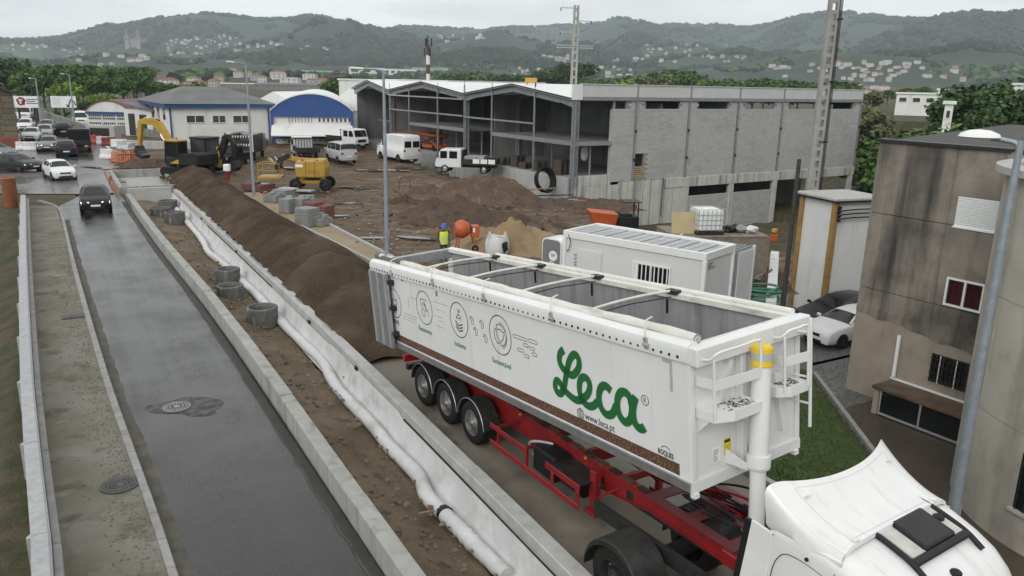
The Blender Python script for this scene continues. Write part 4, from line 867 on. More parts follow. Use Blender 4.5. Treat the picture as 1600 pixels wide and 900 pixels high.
def frontpix(x,y,off=0): p=onplane(x,y,BO+BF*(TL+off),BF)-BO; return float(p@BL),float(p@BU)
def toppix(x,y,k): p=onplane(x,y,BO+BU*k,BU)-BO; return float(p@BF),float(p@BL)
def chpix(x,y,z): p=at(x,y,z)-CO; return float(p@CF),float(p@CL)
m_body=M('trailer_white',(.75,.76,.755),(.70,.71,.70),scale=.7,rough=.34,coat=.2,streak=(.5,.49,.45),slo=.58,shi=.92,sscale=(3.5,3.5,.3),detail=9)
m_inside=M('tipper_inside',(.4,.405,.41),(.31,.315,.32),scale=1.2,rough=.5,metal=.3,streak=(.14,.14,.14),slo=.5,shi=.8,sscale=(4,4,.15))
m_tarp=M('tarp_white',(.72,.71,.67),(.6,.59,.54),scale=1.5,rough=.6,streak=(.33,.32,.25),sscale=(1.2,6,6),slo=.55,shi=.75,bump=.3,bscale=5,bd=.03)
m_peb=M('pebble_print',(.075,.036,.022),(.22,.12,.075),scale=26,lo=.42,hi=.58,rough=.5,detail=2,spots=(.015,.01,.008),pscale=34,plo=.54,phi=.6)
m_redw=M('chassis_red',(.27,.014,.017),(.18,.012,.014),scale=1.5,rough=.38,spots=(.06,.03,.027),pscale=4,plo=.6,phi=.8)
m_guard=M('mudguard',(.012,.012,.0125),(.03,.029,.027),scale=6,rough=.5)
m_rimd=M('rim_dirty',(.3,.3,.3),(.09,.088,.085),scale=5,rough=.5,metal=.5)
def hk(i): return TH0+(TH1-TH0)*i/TL
def wheel(parent,x,y,z,r,w,name='wheel',rimm=None,n=28,dirn=1,dual=False):
    "axis along local y; outer face at y"
    mb=MB(); ro=r; mb.lathe([(r*.58,0.02),(r*.72,.0),(r*.9,.012),(r*.985,.05),(r,.09),(r,w-.09),(r*.985,w-.05),(r*.9,w-.01),(r*.58,w)],n,axis='y'); 
    for k in range(3):
        yy=.1+(w-.2)*(k+.5)/3; mb.lathe([(r+.001,yy-.012),(r+.006,yy),(r+.001,yy+.012)],n,axis='y')
    T=mb.mesh('tyre'); 
    if dirn<0: T.transform(Matrix.Scale(-1,4,(0,1,0))); T.flip_normals()
    o=obj(name,T,m_rubber,parent,smooth=40); o.location=(x,y,z)
    mb=MB(); mb.lathe([(r*.6,.02),(r*.57,.015),(r*.54,.06),(r*.5,.11 if not dual else .16),(r*.3,.09 if not dual else .17),(r*.26,.05),(r*.17,.04),(r*.12,-.01),(.001,-.02)],n,axis='y')
    if dirn<0: mb.v=[(a,-b,c) for a,b,c in mb.v]
    q=obj('rim',mb,rimm or m_alu,o,smooth=35)
    mb=MB()
    for k in range(10):
        a=2*math.pi*k/10; cx,cz=math.cos(a)*r*.41,math.sin(a)*r*.41; mb.cyl((cx,.09*dirn if not dual else .15*dirn,cz),(cx,.06*dirn if not dual else .12*dirn,cz),.018,n=6)
    obj('wheel_nuts',mb,m_chrome,o)['kind']='stuff'
    return o
def flatline(mb,pts,w,off,closed=False):
    "flat ribbon of width w through 2D (i,k) points, on the side plane, off metres proud"
    P=[np.array(p,float) for p in pts]; n=len(P); vs=[]
    for q in range(n):
        a=P[q-1] if (closed or q>0) else P[q]; b=P[(q+1)%n] if (closed or q<n-1) else P[q]; d=b-a; d/=max(1e-9,np.linalg.norm(d)); nn=np.array([-d[1],d[0]])*(w if np.isscalar(w) else w[q])/2
        for s in(1,-1): vs.append((P[q][0]+s*nn[0],-off,P[q][1]+s*nn[1]))
    mb.add(vs,[(2*q,2*q+1,2*((q+1)%n)+1,2*((q+1)%n)) for q in range(n if closed else n-1)])
def text_mesh(s,bold=0,space=1):
    c=bpy.data.curves.new('lettering','FONT'); c.body=s; c.size=1; c.offset=bold; c.space_character=space; o=bpy.data.objects.new('lettering',c); COL.objects.link(o)
    dg=bpy.context.evaluated_depsgraph_get(); me=bpy.data.meshes.new_from_object(o.evaluated_get(dg)); bpy.data.objects.remove(o); bpy.data.curves.remove(c)
    return me
def text_on(name,s,A,B,M3,parent,mat,bold=0,hscale=1.0,space=1,h=None):
    "text with its baseline from A to B (2D plane coords); M3(x,y)->local 3D"
    me=text_mesh(s,bold,space); V=np.array([v.co[:] for v in me.vertices]); x0,x1=V[:,0].min(),V[:,0].max(); A=np.array(A);B=np.array(B); L_=np.linalg.norm(B-A); d=(B-A)/L_; nn=np.array([-d[1],d[0]]); sc=L_/(x1-x0); sy=sc*hscale if h is None else h/.7
    for v in me.vertices:
        p=A+d*(v.co.x-x0)*sc+nn*v.co.y*sy; v.co=M3(p[0],p[1])
    me.update(); o=obj(name,me,mat,parent); return o
def trailer():
    R=thing('tipper_trailer','white tipping semi trailer with red chassis and a big green logo','truck trailer',mat=CM)
    # ---------------- body
    mb=MB(); t=.05
    def hex8(i0,i1,j0,j1,k0,k1): # k1 may depend on i
        f=(lambda i:k1) if np.isscalar(k1) else k1; g=(lambda i:k0) if np.isscalar(k0) else k0
        mb.add([(i0,j0,g(i0)),(i1,j0,g(i1)),(i1,j1,g(i1)),(i0,j1,g(i0)),(i0,j0,f(i0)),(i1,j0,f(i1)),(i1,j1,f(i1)),(i0,j1,f(i0))],[(0,3,2,1),(4,5,6,7),(0,1,5,4),(1,2,6,5),(2,3,7,6),(3,0,4,7)])
    hex8(0,TL,0,t,.0,lambda i:hk(i)-.02); hex8(0,TL,TW-t,TW,.0,lambda i:hk(i)-.02); hex8(TL-t,TL,t,TW-t,.0,lambda i:hk(i)-.02); hex8(0,TL-t,t,TW-t,.0,.06)
    body=obj('tipper_body',mb,m_body,R,bevel=.012); body.matrix_local=CM.inverted()@BM
    def sub(n,mb_,m,**k): return obj(n,mb_,m,body,**k)
    # inner lining
    mb=MB(); hex8(.02,TL-t-.01,t,t+.02,.06,lambda i:hk(i)-.04); sub('lining',mb,m_inside); mb=MB(); hex8(.02,TL-t-.01,TW-t-.02,TW-t,.06,lambda i:hk(i)-.04); sub('lining',mb,m_inside)
    mb=MB(); hex8(TL-t-.02,TL-t,t+.02,TW-t-.02,.06,lambda i:hk(i)-.04); sub('lining',mb,m_inside); mb=MB(); hex8(.02,TL-t-.02,t+.02,TW-t-.02,.06,.08); sub('floor',mb,m_inside)
    # bottom rail and print strip
    mb=MB(); mb.b2((-.05,-.03,-.06),(TL+.01,.0,.10)); mb.b2((-.05,-.05,.07),(TL+.01,-.03,.10)); sub('bottom_rail',mb,m_alu); mb=MB(); mb.b2((-.05,TW,-.06),(TL+.01,TW+.03,.10)); sub('bottom_rail',mb,m_alu)
    a=sidepix(1061,742); mb=MB(); mb.b2((.05,-.004,.13),(a[0]+.02,.0,.33)); sub('pebble_stripe',mb,m_peb)
    # near rim: perforated profile, curved tarp box, rolled tarp
    mb=MB(); prof=[(-.012,-.16),(-.05,-.15),(-.06,.02),(-.03,.1),(.06,.15),(.16,.14),(.2,.05),(.2,-.02),(.04,-.03)]
    mb.loft([[(i,j+.006*math.sin(i*2.2),hk(i)+k+.008*math.sin(i*1.7)*(j>0)) for j,k in prof] for i in np.linspace(-.02,TL+.03,40)]); sub('tarp_rim',mb,m_body,smooth=35)
    mb=MB()
    for i in np.arange(.12,TL-.05,.175): mb.cyl((i,-.045,hk(i)-.075),(i,-.062,hk(i)-.075),.024,n=8)
    sub('eyelets',mb,m_black)['kind']='stuff'
    mb=MB(); P=[(i,.26,hk(i)+.15+.012*math.sin(i*1.3)+(.0 if i>1 else .03)) for i in np.linspace(-.12,TL-.05,40)]; mb.tube(P,[.085+.008*math.sin(q*1.9) for q in range(40)],14); sub('tarp_roll',mb,m_tarp,smooth=50)
    mb=MB(); mb.cyl((-.14,.26,hk(0)+.18),(1.5,.26,hk(1.5)+.165),.093,n=14); sub('tarp_end',mb,M('tarp_dark',(.09,.095,.085),(.13,.13,.115),scale=3,rough=.6),smooth=50)
    mb=MB(); mb.lathe([(.085,0),(.05,.002),(.05,-.02),(.03,-.02),(.03,.004),(.001,.004)],14,(TL-.05,.26,hk(TL)+.15),axis='x'); sub('tarp_tube_end',mb,m_alu,smooth=40)
    # straps with ratchets
    for px,py in((612,425),(677,439),(757,462),(863,492),(1011,532)):
        i,k=sidepix(px,py,.05); o=MB(); o.beam((i-.02,-.08,k+.05),(i+.02,-.075,k-.12),.07,.03,up=(0,1,0)); o.cyl((i-.05,-.09,k-.06),(i+.06,-.09,k-.06),.03,n=8); q=sub('ratchet',o,m_galv); o=MB(); o.tube(crv([(i-.14,.2,k+.31),(i-.1,.02,k+.28),(i-.04,-.05,k+.18),(i-.02,-.08,k+.06)],5),.014,5); sub('strap',o,m_tarp)
    for px,py in((629,436),(683,459),(709,454),(795,478),(912,510)):
        i,k=sidepix(px,py); o=MB(); o.b2((i-.015,-.035,k-.05),(i+.015,-.0,k+.06)); sub('side_marker',o,m_orange)
    # far rim and front, rear beams
    mb=MB(); mb.loft([[(i,TW-.16,hk(i)-.03),(i,TW+.05,hk(i)-.05),(i,TW+.06,hk(i)+.06),(i,TW-.02,hk(i)+.1),(i,TW-.16,hk(i)+.07)] for i in np.linspace(-.02,TL-.05,20)]); sub('far_rim',mb,m_tarp,smooth=30)
    mb=MB(); mb.tube([(i,TW-.02,hk(i)+.11) for i in np.linspace(2.5,TL-.1,20)],.06,10); sub('far_tarp',mb,m_tarp,smooth=50)
    mb=MB(); hex8(TL-.02,TL+.2,-.0,TW+.06,lambda i:hk(TL)-.2,hk(TL)+.1); sub('front_rim',mb,m_body,bevel=.02); mb=MB(); hex8(TL-.14,TL-.02,.3,TW-.1,hk(TL)-.08,hk(TL)+.07); sub('front_rim',mb,m_tarp)
    mb=MB(); hex8(-.12,.05,0,TW,hk(0)-.2,hk(0)+.07); sub('rear_beam',mb,m_alu,bevel=.015)
    for j in(0,TW-.14): mb=MB(); hex8(-.1,.06,j,j+.14,-.05,hk(0)-.2); sub('rear_post',mb,m_body)
    # bows
    for far in((768,403),(851,416),(941,435),(1073,457)):
        i,_j=toppix(*far,2.18); h=hk(i)
        mb=MB(); mb.tube(crv([(i-.02,TW-.02,h+.1),(i-.02,TW*.7,h+.15),(i-.02,TW*.4,h+.16),(i-.02,.3,h+.13)],6),.028,8); q=sub('tarp_bow',mb,m_tarp,smooth=50)
        mb=MB(); mb.tube([(i,TW-.2,h+.0),(i,TW*.5,h+.06),(i,.3,h+.03)],.012,5); mb2=mb; sub('tie_strap',mb,m_black)
        mb=MB(); mb.b2((i-.12,TW-.22,h+.06),(i+.16,TW-.02,h+.14)); sub('bow_bracket',mb,m_dkmetal); mb=MB(); mb.beam((i,TW-.3,h-.02),(i,TW-.31,h-.3),.02,.05); sub('strap_end',mb,m_black)
    # open rear door leaf folded on the side
    c=[sidepix(*q,.16) for q in((581,417),(602,422),(613,537),(591,524))]; i0=min(c[0][0],c[3][0]); i1=max(c[1][0],c[2][0]); i0=max(i0,i1-1.5)
    mb=MB(); mb.b2((i0,-.2,-.05),(i1,-.1,hk(0)-.06)); d=sub('rear_door',mb,m_alu,bevel=.015)
    for i in(i0+.04,(i0+i1)/2,i1-.04): mb=MB(); mb.b2((i-.035,-.235,-.02),(i+.035,-.2,hk(0)-.08)); sub('door_post',mb,m_galv)
    for k in(.3,1.0,1.7): mb=MB(); mb.b2((i1-.02,-.14,k),(i1+.12,.0,k+.12)); sub('hinge',mb,m_dkmetal)
    # ---------------- pictograms and lettering on the side
    S3=lambda x,y:(x,-.004,y)
    circs=[]
    for n,(cx,cy,yt,yb) in enumerate(((617,474,453,489+5),(663,481,455,507.5),(717,500,472,528.5),(781.5,523.7,492,555.5))):
        c=np.array(sidepix(cx,cy)); circs.append(c)
        if n==0: c[0]=circs[0][0]
    r=.46
    for n,c in enumerate(circs):
        r=.5*abs(sidepix(*((617,453),(660,455),(712,472),(776,492))[n])[1]-sidepix(*((621,497),(667,507.5),(723,528.5),(788,555.5))[n])[1])
        mb=MB(); flatline(mb,[(c[0]+r*math.cos(a),c[1]+r*math.sin(a)) for a in np.linspace(0,2*math.pi,48,endpoint=False)],.022,.004,True)
        L2=lambda pts,w=.018,cl=False:flatline(mb,crv([(c[0]+r*x,c[1]+r*y) for x,y in pts],6,cl),w,.0045,cl)
        if n==0: L2([(-.4,.1),(-.1,.3),(.1,.2),(.4,.35),(.3,0),(0,-.1),(-.3,.0)],cl=True); L2([(-.3,-.15),(0,-.25),(.3,-.1)]); L2([(-.1,-.3),(.1,-.45),(.2,-.25)])
        if n==1:
            L2([(-.4,.5),(.4,.5)]); L2([(-.4,.5),(-.4,.1)]); L2([(.05,.4),(.15,.2),(.3,.0),(.45,-.2),(.4,-.45)]); L2([(-.35,.0),(-.1,.3),(.1,.1),(.2,-.2)]); L2([(-.3,-.1),(-.35,-.4),(-.1,-.55),(.05,-.3),(-.1,-.1)],cl=True); L2([(.1,-.1),(.35,-.15)]); L2([(-.05,.1),(.2,.25)])
        if n==2:
            for q in range(3): flatline(mb,[(c[0]+r*x,c[1]+r*y) for x,y in((-.4,-.1-.17*q),(.0,-.33-.17*q),(.4,-.18-.17*q))],.03,.0045)
            L2([(-.25,.2),(-.1,.05),(.1,.15),(.25,-.05)]); L2([(-.05,.3),(.05,.5),(.15,.65)]); L2([(.05,.5),(-.1,.6)]); L2([(.05,.5),(.25,.5)]); L2([(-.3,.05),(-.1,.25),(.15,.3),(.3,.1)])
        if n==3:
            for q in range(3):
                a0=q*2.094+.5; ring=[(.55*math.cos(a0+k),.55*math.sin(a0+k)) for k in np.linspace(0,1.6,8)]; rin=[(.3*math.cos(a0+k),.3*math.sin(a0+k)) for k in np.linspace(1.45,.15,6)]; pts=ring+[(.42*math.cos(a0+1.95),.42*math.sin(a0+1.95))]+rin
                flatline(mb,[(c[0]+r*x,c[1]+r*y) for x,y in pts],.02,.0045,True)
            flatline(mb,[(c[0]+r*.62*math.cos(a),c[1]+r*.66*math.sin(a)) for a in np.linspace(-1.3,1.6,24)],.016,.0045)
        sub('pictogram',mb,m_print)
    for s,a,b in(('Leve',(613,504),(624,507)),('Resistente',(655.5,517),(675,522)),('Isolante',(711,540),(728.5,546)),('Sustentável',(770,566),(799,577))):
        A=np.array(sidepix(*a)); B=np.array(sidepix(*b)); m=(A+B)/2; h=np.linalg.norm(B-A)/2; A=m-[h,0]; B=m+[h,0]; text_on('caption',s,A,B,S3,body,m_green,.01,1.0)
    c6=lambda x,y:(600+x/6.384,420+y/6.384)
    mb=MB()
    for a,b in(((490,325),(635,370)),((525,403),(572,417)),((592,428),(610,436)),((510,470),(582,488)),((550,518),(600,532)),((515,560),(600,595)),((185,490),(305,535)),((205,440),(330,490)),((195,465),(320,513)),((245,295),(245,400)),((250,285),(320,298))):
        A,B=np.array(sidepix(*c6(*a))),np.array(sidepix(*c6(*b))); 
        if abs(B[0]-A[0])>abs(B[1]-A[1]): m=(A[1]+B[1])/2; A[1]=B[1]=m
        flatline(mb,[A,B],.014,.004)
    sub('motion_lines',mb,M('print_grey',(.3,.31,.31),rough=.5))['kind']='stuff'
    for x,y in((876,515),(975,555),(915,625),(1012,695)):
        c=np.array(sidepix(*c6(x,y))); mb=MB(); flatline(mb,crv([c+np.array(q)*.09 for q in((-.9,.3),(-.4,1),(.4,.8),(.9,.1),(.6,-.8),(-.1,-1),(-.2,-.4),(.2,.2),(-.3,.5))],4,True),.014,.004,True); sub('grain_drawing',mb,m_print)
    for (a,b) in(((1293,668),(1418,708)),((1448,712),(1524,743)),((1398,755),(1436,772)),((1458,788),(1498,806)),((1338,798),(1388,824)),((1482,845),(1522,868)),((1404,858),(1444,882))):
        A,B=np.array(sidepix(*c6(*a))),np.array(sidepix(*c6(*b))); m=(A[1]+B[1])/2; h=.032; mb=MB(); flatline(mb,[(A[0],m-h),(B[0],m-h),(B[0]+.03,m),(B[0],m+h),(A[0],m+h),(A[0]-.03,m)],.013,.004,True); sub('dash_outline',mb,m_print)
    # logo: one brush stroke per letter
    c7=lambda x,y:sidepix(840+x/5,520+y/5)
    def stroke(mb,pts,w,o): P=crv([c7(x,y) for x,y in pts],9); flatline(mb,P,w,o); 
    def stroke2(mb,pts,w,o):
        P=crv([c7(x,y) for x,y in pts],9); flatline(mb,P,w,o)
        for e in(P[0],P[-1]): pass
        mb=MB(); w=.345
    w=abs(c7(200,250)[1]-c7(200,290)[1])*1.5
    stroke(mb,[(205,132),(180,158),(171,200),(180,245),(205,285),(240,315),(275,330),(305,305),(324,265),(324,215),(308,180),(286,170),(264,190),(246,230),(232,290),(222,350),(214,400),(203,445),(182,473),(158,465),(141,430),(140,395),(152,374),(172,385),(195,425),(225,462),(265,500),(305,525),(345,525)],w,.006)
    sub('logo_letter',mb,m_green)
    mb=MB(); stroke(mb,[(300,528),(350,515),(388,485),(408,440),(405,390),(385,355),(360,347),(338,365),(328,410),(332,465),(348,515),(375,555),(410,574),(445,565),(470,535)],w*.98,.0075); sub('logo_letter',mb,m_green)
    mb=MB(); stroke(mb,[(575,455),(550,425),(520,412),(495,432),(482,475),(484,530),(500,585),(528,628),(560,642),(588,630),(606,595),(614,565)],w,.009); sub('logo_letter',mb,m_green)
    mb=MB(); stroke(mb,[(735,560),(722,505),(695,470),(665,461),(640,480),(625,530),(628,590),(645,645),(675,688),(700,697),(724,680),(737,640),(740,590),(735,545)],w,.0105); sub('logo_letter',mb,m_green)
    mb=MB(); stroke(mb,[(770,498),(758,540),(748,600),(752,660),(768,710),(795,742),(822,748),(840,735)],w*1.02,.012); sub('logo_letter',mb,m_green)
    c=np.array(sidepix(1008,625.5)); mb=MB(); flatline(mb,[(c[0]+.085*math.cos(a),c[1]+.085*math.sin(a)) for a in np.linspace(0,6.283,20,endpoint=False)],.014,.004,True); q=sub('registered_mark',mb,m_print)
    text_on('registered_letter','R',c+[-.032,-.045],c+[.035,-.045],S3,body,m_print,0,1.05)
    A=np.array(sidepix(914.5,654)); B=np.array(sidepix(961,676)); k=(A[1]+B[1])/2; text_on('web_address','www.leca.pt',(A[0],k),(B[0],k),S3,body,m_print,.012,1.15)
    c=np.array(sidepix(907.5,648.5)); c[1]=k+.06; mb=MB(); rr=.1
    flatline(mb,[(c[0]+rr*math.cos(a),c[1]+rr*math.sin(a)) for a in np.linspace(0,6.283,20,endpoint=False)],.014,.004,True); flatline(mb,[(c[0]+rr*.45*math.cos(a),c[1]+rr*math.sin(a)) for a in np.linspace(0,6.283,16,endpoint=False)],.012,.0042,True)
    for q in(-.05,0,.05): flatline(mb,[(c[0]-rr*.9,c[1]+q),(c[0]+rr*.9,c[1]+q)],.01,.0044)
    flatline(mb,[(c[0],c[1]-rr),(c[0],c[1]+rr)],.01,.0046); sub('globe_symbol',mb,m_print)
    A=np.array(sidepix(1031,715)); B=np.array(sidepix(1051,723)); k=(A[1]+B[1])/2+.07; text_on('maker_name','ROQUES',(A[0]-.03,k),(B[0]+.03,k),lambda x,y:(x,-.006,y),body,m_print,.03,1.4)
    mb=MB(); m=(A[0]+B[0])/2; flatline(mb,[(m+.1*x,k+.12+.05*y) for x,y in((-1,0),(-.4,.8),(.3,.9),(1,.2))],.014,.004); sub('maker_emblem',mb,m_print)
    # corner reflective strips
    i,k=sidepix(1046,568); mb=MB(); mb.b2((i-.16,-.004,k),(i+.06,0,k+.06)); mb.b2((i,-.004,k-.45),(i+.06,0,k)); sub('reflector_strip',mb,M('strip_grey',(.42,.42,.42),rough=.4))
    # ---------------- front wall: ribs, platforms, rails, ram
    f=TL
    def fx(x,y,d=0): j,k=frontpix(x,y,d); return (f+d,j,k)
    jr=[frontpix(x,650)[0] for x in(1153,1178)]
    for j in jr: mb=MB(); mb.b2((f,j-.06,.02),(f+.14,j+.06,hk(f)-.22)); sub('front_rib',mb,m_body,bevel=.012)
    for (a,b) in(((1136,560),(1112,640)),((1206,580),(1219,668))):
        A=fx(*a); B=fx(*b); mb=MB(); mb.beam((f+.05,A[1],A[2]),(f+.05,B[1],B[2]),.1,.1,up=(1,0,0)); sub('front_rib',mb,m_body)
    for j in(.0,TW-.1): mb=MB(); mb.b2((f,j,.0),(f+.04,j+.1,hk(f)-.2)); sub('front_post',mb,m_body,bevel=.01)
    mb=MB(); mb.b2((f,.0,-.08),(f+.05,TW,.1)); sub('front_sill',mb,m_body)
    # ram
    mb=MB(); pt=np.array(fx(1191,540,.34)); ptw=BO+BF*pt[0]+BL*pt[1]+BU*pt[2]; pbw=at(1180,868,1.1); I=BM.inverted(); pb=np.array(I@Vector(pbw)); pc=pb+(pt-pb)*.46
    dv=(pt-pb)/np.linalg.norm(pt-pb); mb.cyl(pc,pt-dv*.1,.15,n=24); sub('ram_cylinder',mb,m_body,smooth=40)
    mb=MB(); mb.cyl(pc-dv*.1,pc+dv*.1,.19,n=24); mb.cyl(pc-dv*.13,pc-dv*.1,.175,n=24); sub('ram_collar',mb,m_body,smooth=40,bevel=.01)
    mb=MB(); mb.cyl(pb-dv*.2,pc-dv*.1,.125,n=24); sub('ram_stage',mb,m_body,smooth=40)
    mb=MB(); mb.cyl(pt-dv*.32,pt-dv*.02,.172,n=24); mb.cyl(pt-dv*.02,pt+dv*.03,.165,.12,n=24); q=sub('ram_cap',mb,M('cap_yellow',(.72,.52,.03),rough=.45),smooth=30,bevel=.01); mb=MB(); mb.cyl(pt-dv*.22,pt-dv*.1,.1745,n=24); sub('cap_band',mb,M('band_grey',(.42,.42,.4),rough=.4),smooth=40)
    mb=MB(); mb.b2((pt[0]-.34,pt[1]-.05,pt[2]-.55),(pt[0]-.1,pt[1]+.05,pt[2]-.1)); sub('ram_bracket',mb,m_body)
    for s in(-1,1): mb=MB(); mb.prism([(f,pc[1]+s*.22,pc[2]-.12),(f,pc[1]+s*.22,pc[2]+.12),(pc[0]-.05,pc[1]+s*.17,pc[2]-.03),(pc[0]-.05,pc[1]+s*.17,pc[2]-.12)],(0,0,0),(0,.03*s,0)); sub('collar_bracket',mb,m_body)
    # platforms with tread plates
    def platform(j0,j1,kp,dep):
        mb=MB(); mb.prism([(f,j0,kp),(f+dep*.7,j0+.02,kp),(f+dep,j0+(j1-j0)*.35,kp),(f+dep,j1,kp),(f,j1,kp)],(0,0,0),(0,0,.03)); sub('platform',mb,m_body)
        for A,B in(((f+.0,j0),(f+dep*.7,j0+.02)),((f+dep*.7,j0+.02),(f+dep,j0+(j1-j0)*.35)),((f+dep,j0+(j1-j0)*.35),(f+dep,j1)),((f+dep,j1),(f,j1))): mb=MB(); mb.beam((*A,kp-.02),(*B,kp-.02),.025,.16); sub('platform_lip',mb,m_body)
        mb=MB()
        for _ in range(70): x,y=f+random.uniform(.08,dep-.1),random.uniform(j0+.35*(j1-j0),j1-.05); a=random.uniform(0,3); mb.box((x,y,kp+.032),(random.uniform(.02,.06),.015,.006),a)
        sub('tread_wear',mb,m_black)['kind']='stuff'
        mb=MB(); mb.prism([(f,j0+.02,kp-.05),(f+dep*.65,j0+.02,kp-.05),(f,j0+.02,kp-.38)],(0,0,0),(0,.03,0)); sub('gusset',mb,m_body)
    pj=sorted((frontpix(1085,640,.0)[0],frontpix(1166,640,.2)[0])); kp=frontpix(1087,642,0)[1]; platform(pj[0]+.02,pj[1]-.0,kp,.5)
    jq=frontpix(1204,620,.2)[0]; platform(jq,TW-.3,kp,.42)
    def rail(j0,j1,kp,low):
        A=[(f+.02,j0,kp+.86),(f+.3,j0+.0,kp+.88),(f+.42,j0+.08,kp+1.0),(f+.46,(j0+j1)/2,kp+1.02),(f+.45,j1-.08,kp+1.02),(f+.45,j1,kp+.9),(f+.45,j1,kp)]
        mb=MB(); mb.tube(crv(A,6),.022,8); sub('guard_rail',mb,m_body,smooth=60); mb=MB(); mb.cyl((f+.38,j0+.02,kp+.9),(f+.38,j0+.02,kp-.02),.022,n=8); sub('guard_post',mb,m_body,smooth=60)
        mb=MB(); mb.beam((f+.02,j0,kp+.5),(f+.4,j0+.04,kp+.5),.02,.16); mb.beam((f+.4,j0+.04,kp+.5),(f+.46,j1,kp+.5),.02,.16); sub('knee_board',mb,m_body)
    rail(pj[0]+.02,pj[1]+.05,kp,0); rail(jq+.1,TW-.34,kp,0)
    A=fx(1257,528,.45); B=fx(1257,720,.45); mb=MB(); mb.tube([(f+.42,TW-.24,kp+1.1),(f+.42,TW-.24,kp-.75)],.028,8); sub('ladder_pole',mb,m_body,smooth=60)
    for k_ in(kp+.85,kp+.1,kp-.35): mb=MB(); mb.cyl((f+.02,TW-.3,k_),(f+.42,TW-.24,k_),.02,n=8); sub('ladder_stay',mb,m_body,smooth=60)
    j,k=frontpix(1136,697); mb=MB(); mb.b2((f+.002,j-.075,k-.14),(f+.007,j+.075,k+.14)); s_=sub('warning_sticker',mb,M('sticker_yellow',(.75,.58,.03),rough=.4)); mb=MB(); mb.b2((f+.007,j-.065,k+.07),(f+.009,j+.065,k+.12)); sub('sticker_print',mb,m_dkmetal)
    mb=MB()
    for q in range(5): mb.b2((f+.007,j-.06,k-.11+.03*q),(f+.009,j+random.uniform(.01,.06),k-.1+.03*q))
    sub('sticker_print',mb,M('sticker_ink',(.35,.27,.03),rough=.5))['kind']='stuff'
    j,k=frontpix(1119,711); mb=MB(); mb.b2((f+.002,j-.09,k-.12),(f+.006,j+.09,k+.13)); sub('data_plate',mb,m_whiteclean)
    mb=MB()
    for q in range(6): mb.b2((f+.006,j-.07,k-.09+.035*q),(f+.008,j+random.uniform(.0,.07),k-.08+.035*q))
    sub('plate_print',mb,m_print)['kind']='stuff'
    for j_ in(.06,TW-.12): mb=MB(); mb.b2((f-.02,j_-.05,-.16),(f+.08,j_+.05,-.08)); sub('marker_lamp',mb,m_hl)
    # ---------------- chassis (local x forward from the middle axle, y from the near tyre face inwards)
    def cb(n,a,b,m,**k): mb=MB(); mb.b2(a,b); return obj(n,mb,m,R,**k)
    FE=chpix(1118,880,1.12)[0]; gx=6.9
    for y in(.62,1.78):
        mb=MB(); mb.b2((-2.6,y,.72),(gx-1.2,y+.02,1.16)); mb.prism([(gx-1.2,y,.72),(gx,y,.92),(gx,y,1.16),(gx-1.2,y,1.16)],(0,0,0),(0,.02,0)); mb.b2((gx,y,.92),(FE,y+.02,1.16)); w=obj('chassis_rail',mb,m_redw,R)
        mb=MB(); mb.b2((-2.6,y-.07,1.16),(FE,y+.09,1.185)); obj('top_flange',mb,m_redw,w)
        mb=MB(); mb.b2((-2.6,y-.07,.70),(gx-1.2,y+.09,.72)); mb.beam((gx-1.2,y+.01,.71),(gx,y+.01,.91),.16,.02); mb.b2((gx,y-.07,.9),(FE,y+.09,.92)); obj('bottom_flange',mb,m_redw,w)
        for k in range(26): 
            x=-2.2+k*(FE+1.6)/26; mb=MB(); mb.b2((x-.12,y-.075,1.186),(x+.12,y+.095,1.2)); obj('flange_pad',mb,m_rust if k%2 else m_guard,w)
    for x in(-2.4,-1.9,-.65,.65,2.2,3.4,4.7,5.9,gx+.6,gx+1.6): cb('cross_member',(x-.05,.64,.8 if x<gx-1 else .96),(x+.05,1.78,1.1),m_redw)
    # front skid frame with two wells
    mb=MB()
    for x in(FE-2.0,FE-1.15,FE-.2): mb.b2((x,.5,1.2),(x+.25,2.0,1.23))
    for y in(.5,1.18,1.8): mb.b2((FE-1.75,y,1.201),(FE-.2,y+.2,1.229))
    obj('coupling_plate',mb,M('plate_maroon',(.16,.035,.042),(.11,.03,.035),scale=3,rough=.3,rough2=.5,bump=.15,bscale=30),R)
    mb=MB(); mb.b2((FE-.15,.45,.95),(FE+.15,2.05,1.2)); obj('ram_mount',mb,m_redw,R,bevel=.02)
    # axles, wheels, mudguards
    for x in(-1.31,0,1.31):
        cb('axle',(x-.06,.3,.47),(x+.06,2.25,.6),m_dkmetal)
        wheel(R,x,0,.525,.525,.38,rimm=m_rimd); wheel(R,x,2.5,.525,.525,.38,dirn=-1,rimm=m_rimd)
        for y in(-.01,2.09):
            mb=MB(); rr=.63; A=np.radians(np.linspace(5,175,20)); mb.loft([[(x+rr*math.cos(a),y,.5+rr*math.sin(a)*.98),(x+rr*math.cos(a),y+.42,.5+rr*math.sin(a)*.98),(x+(rr-.02)*math.cos(a),y+.42,.5+(rr-.02)*math.sin(a)*.98),(x+(rr-.02)*math.cos(a),y,.5+(rr-.02)*math.sin(a)*.98)] for a in A]); g=obj('mudguard',mb,m_guard,R,smooth=50)
            if y<0: mb=MB(); mb.tube([(x+(rr+.005)*math.cos(a),y-.004,.5+(rr+.005)*math.sin(a)*.98) for a in A],.012,6); obj('guard_edge',mb,m_alu,g,smooth=60)
        mb=MB(); mb.ico((x,.5,.5),.14,0,1,(1,1.6,1)); obj('brake_chamber',mb,m_dkmetal,R)
    cb('rear_bumper',(-2.75,.2,.5),(-2.6,2.3,.66),m_dkmetal); mb=MB(); mb.b2((-2.72,.1,.75),(-2.6,.6,.95)); obj('tail_light',mb,m_tl,R)
    cb('rear_hinge',(-2.7,.5,1.0),(-2.4,2.0,1.22),m_dkmetal)
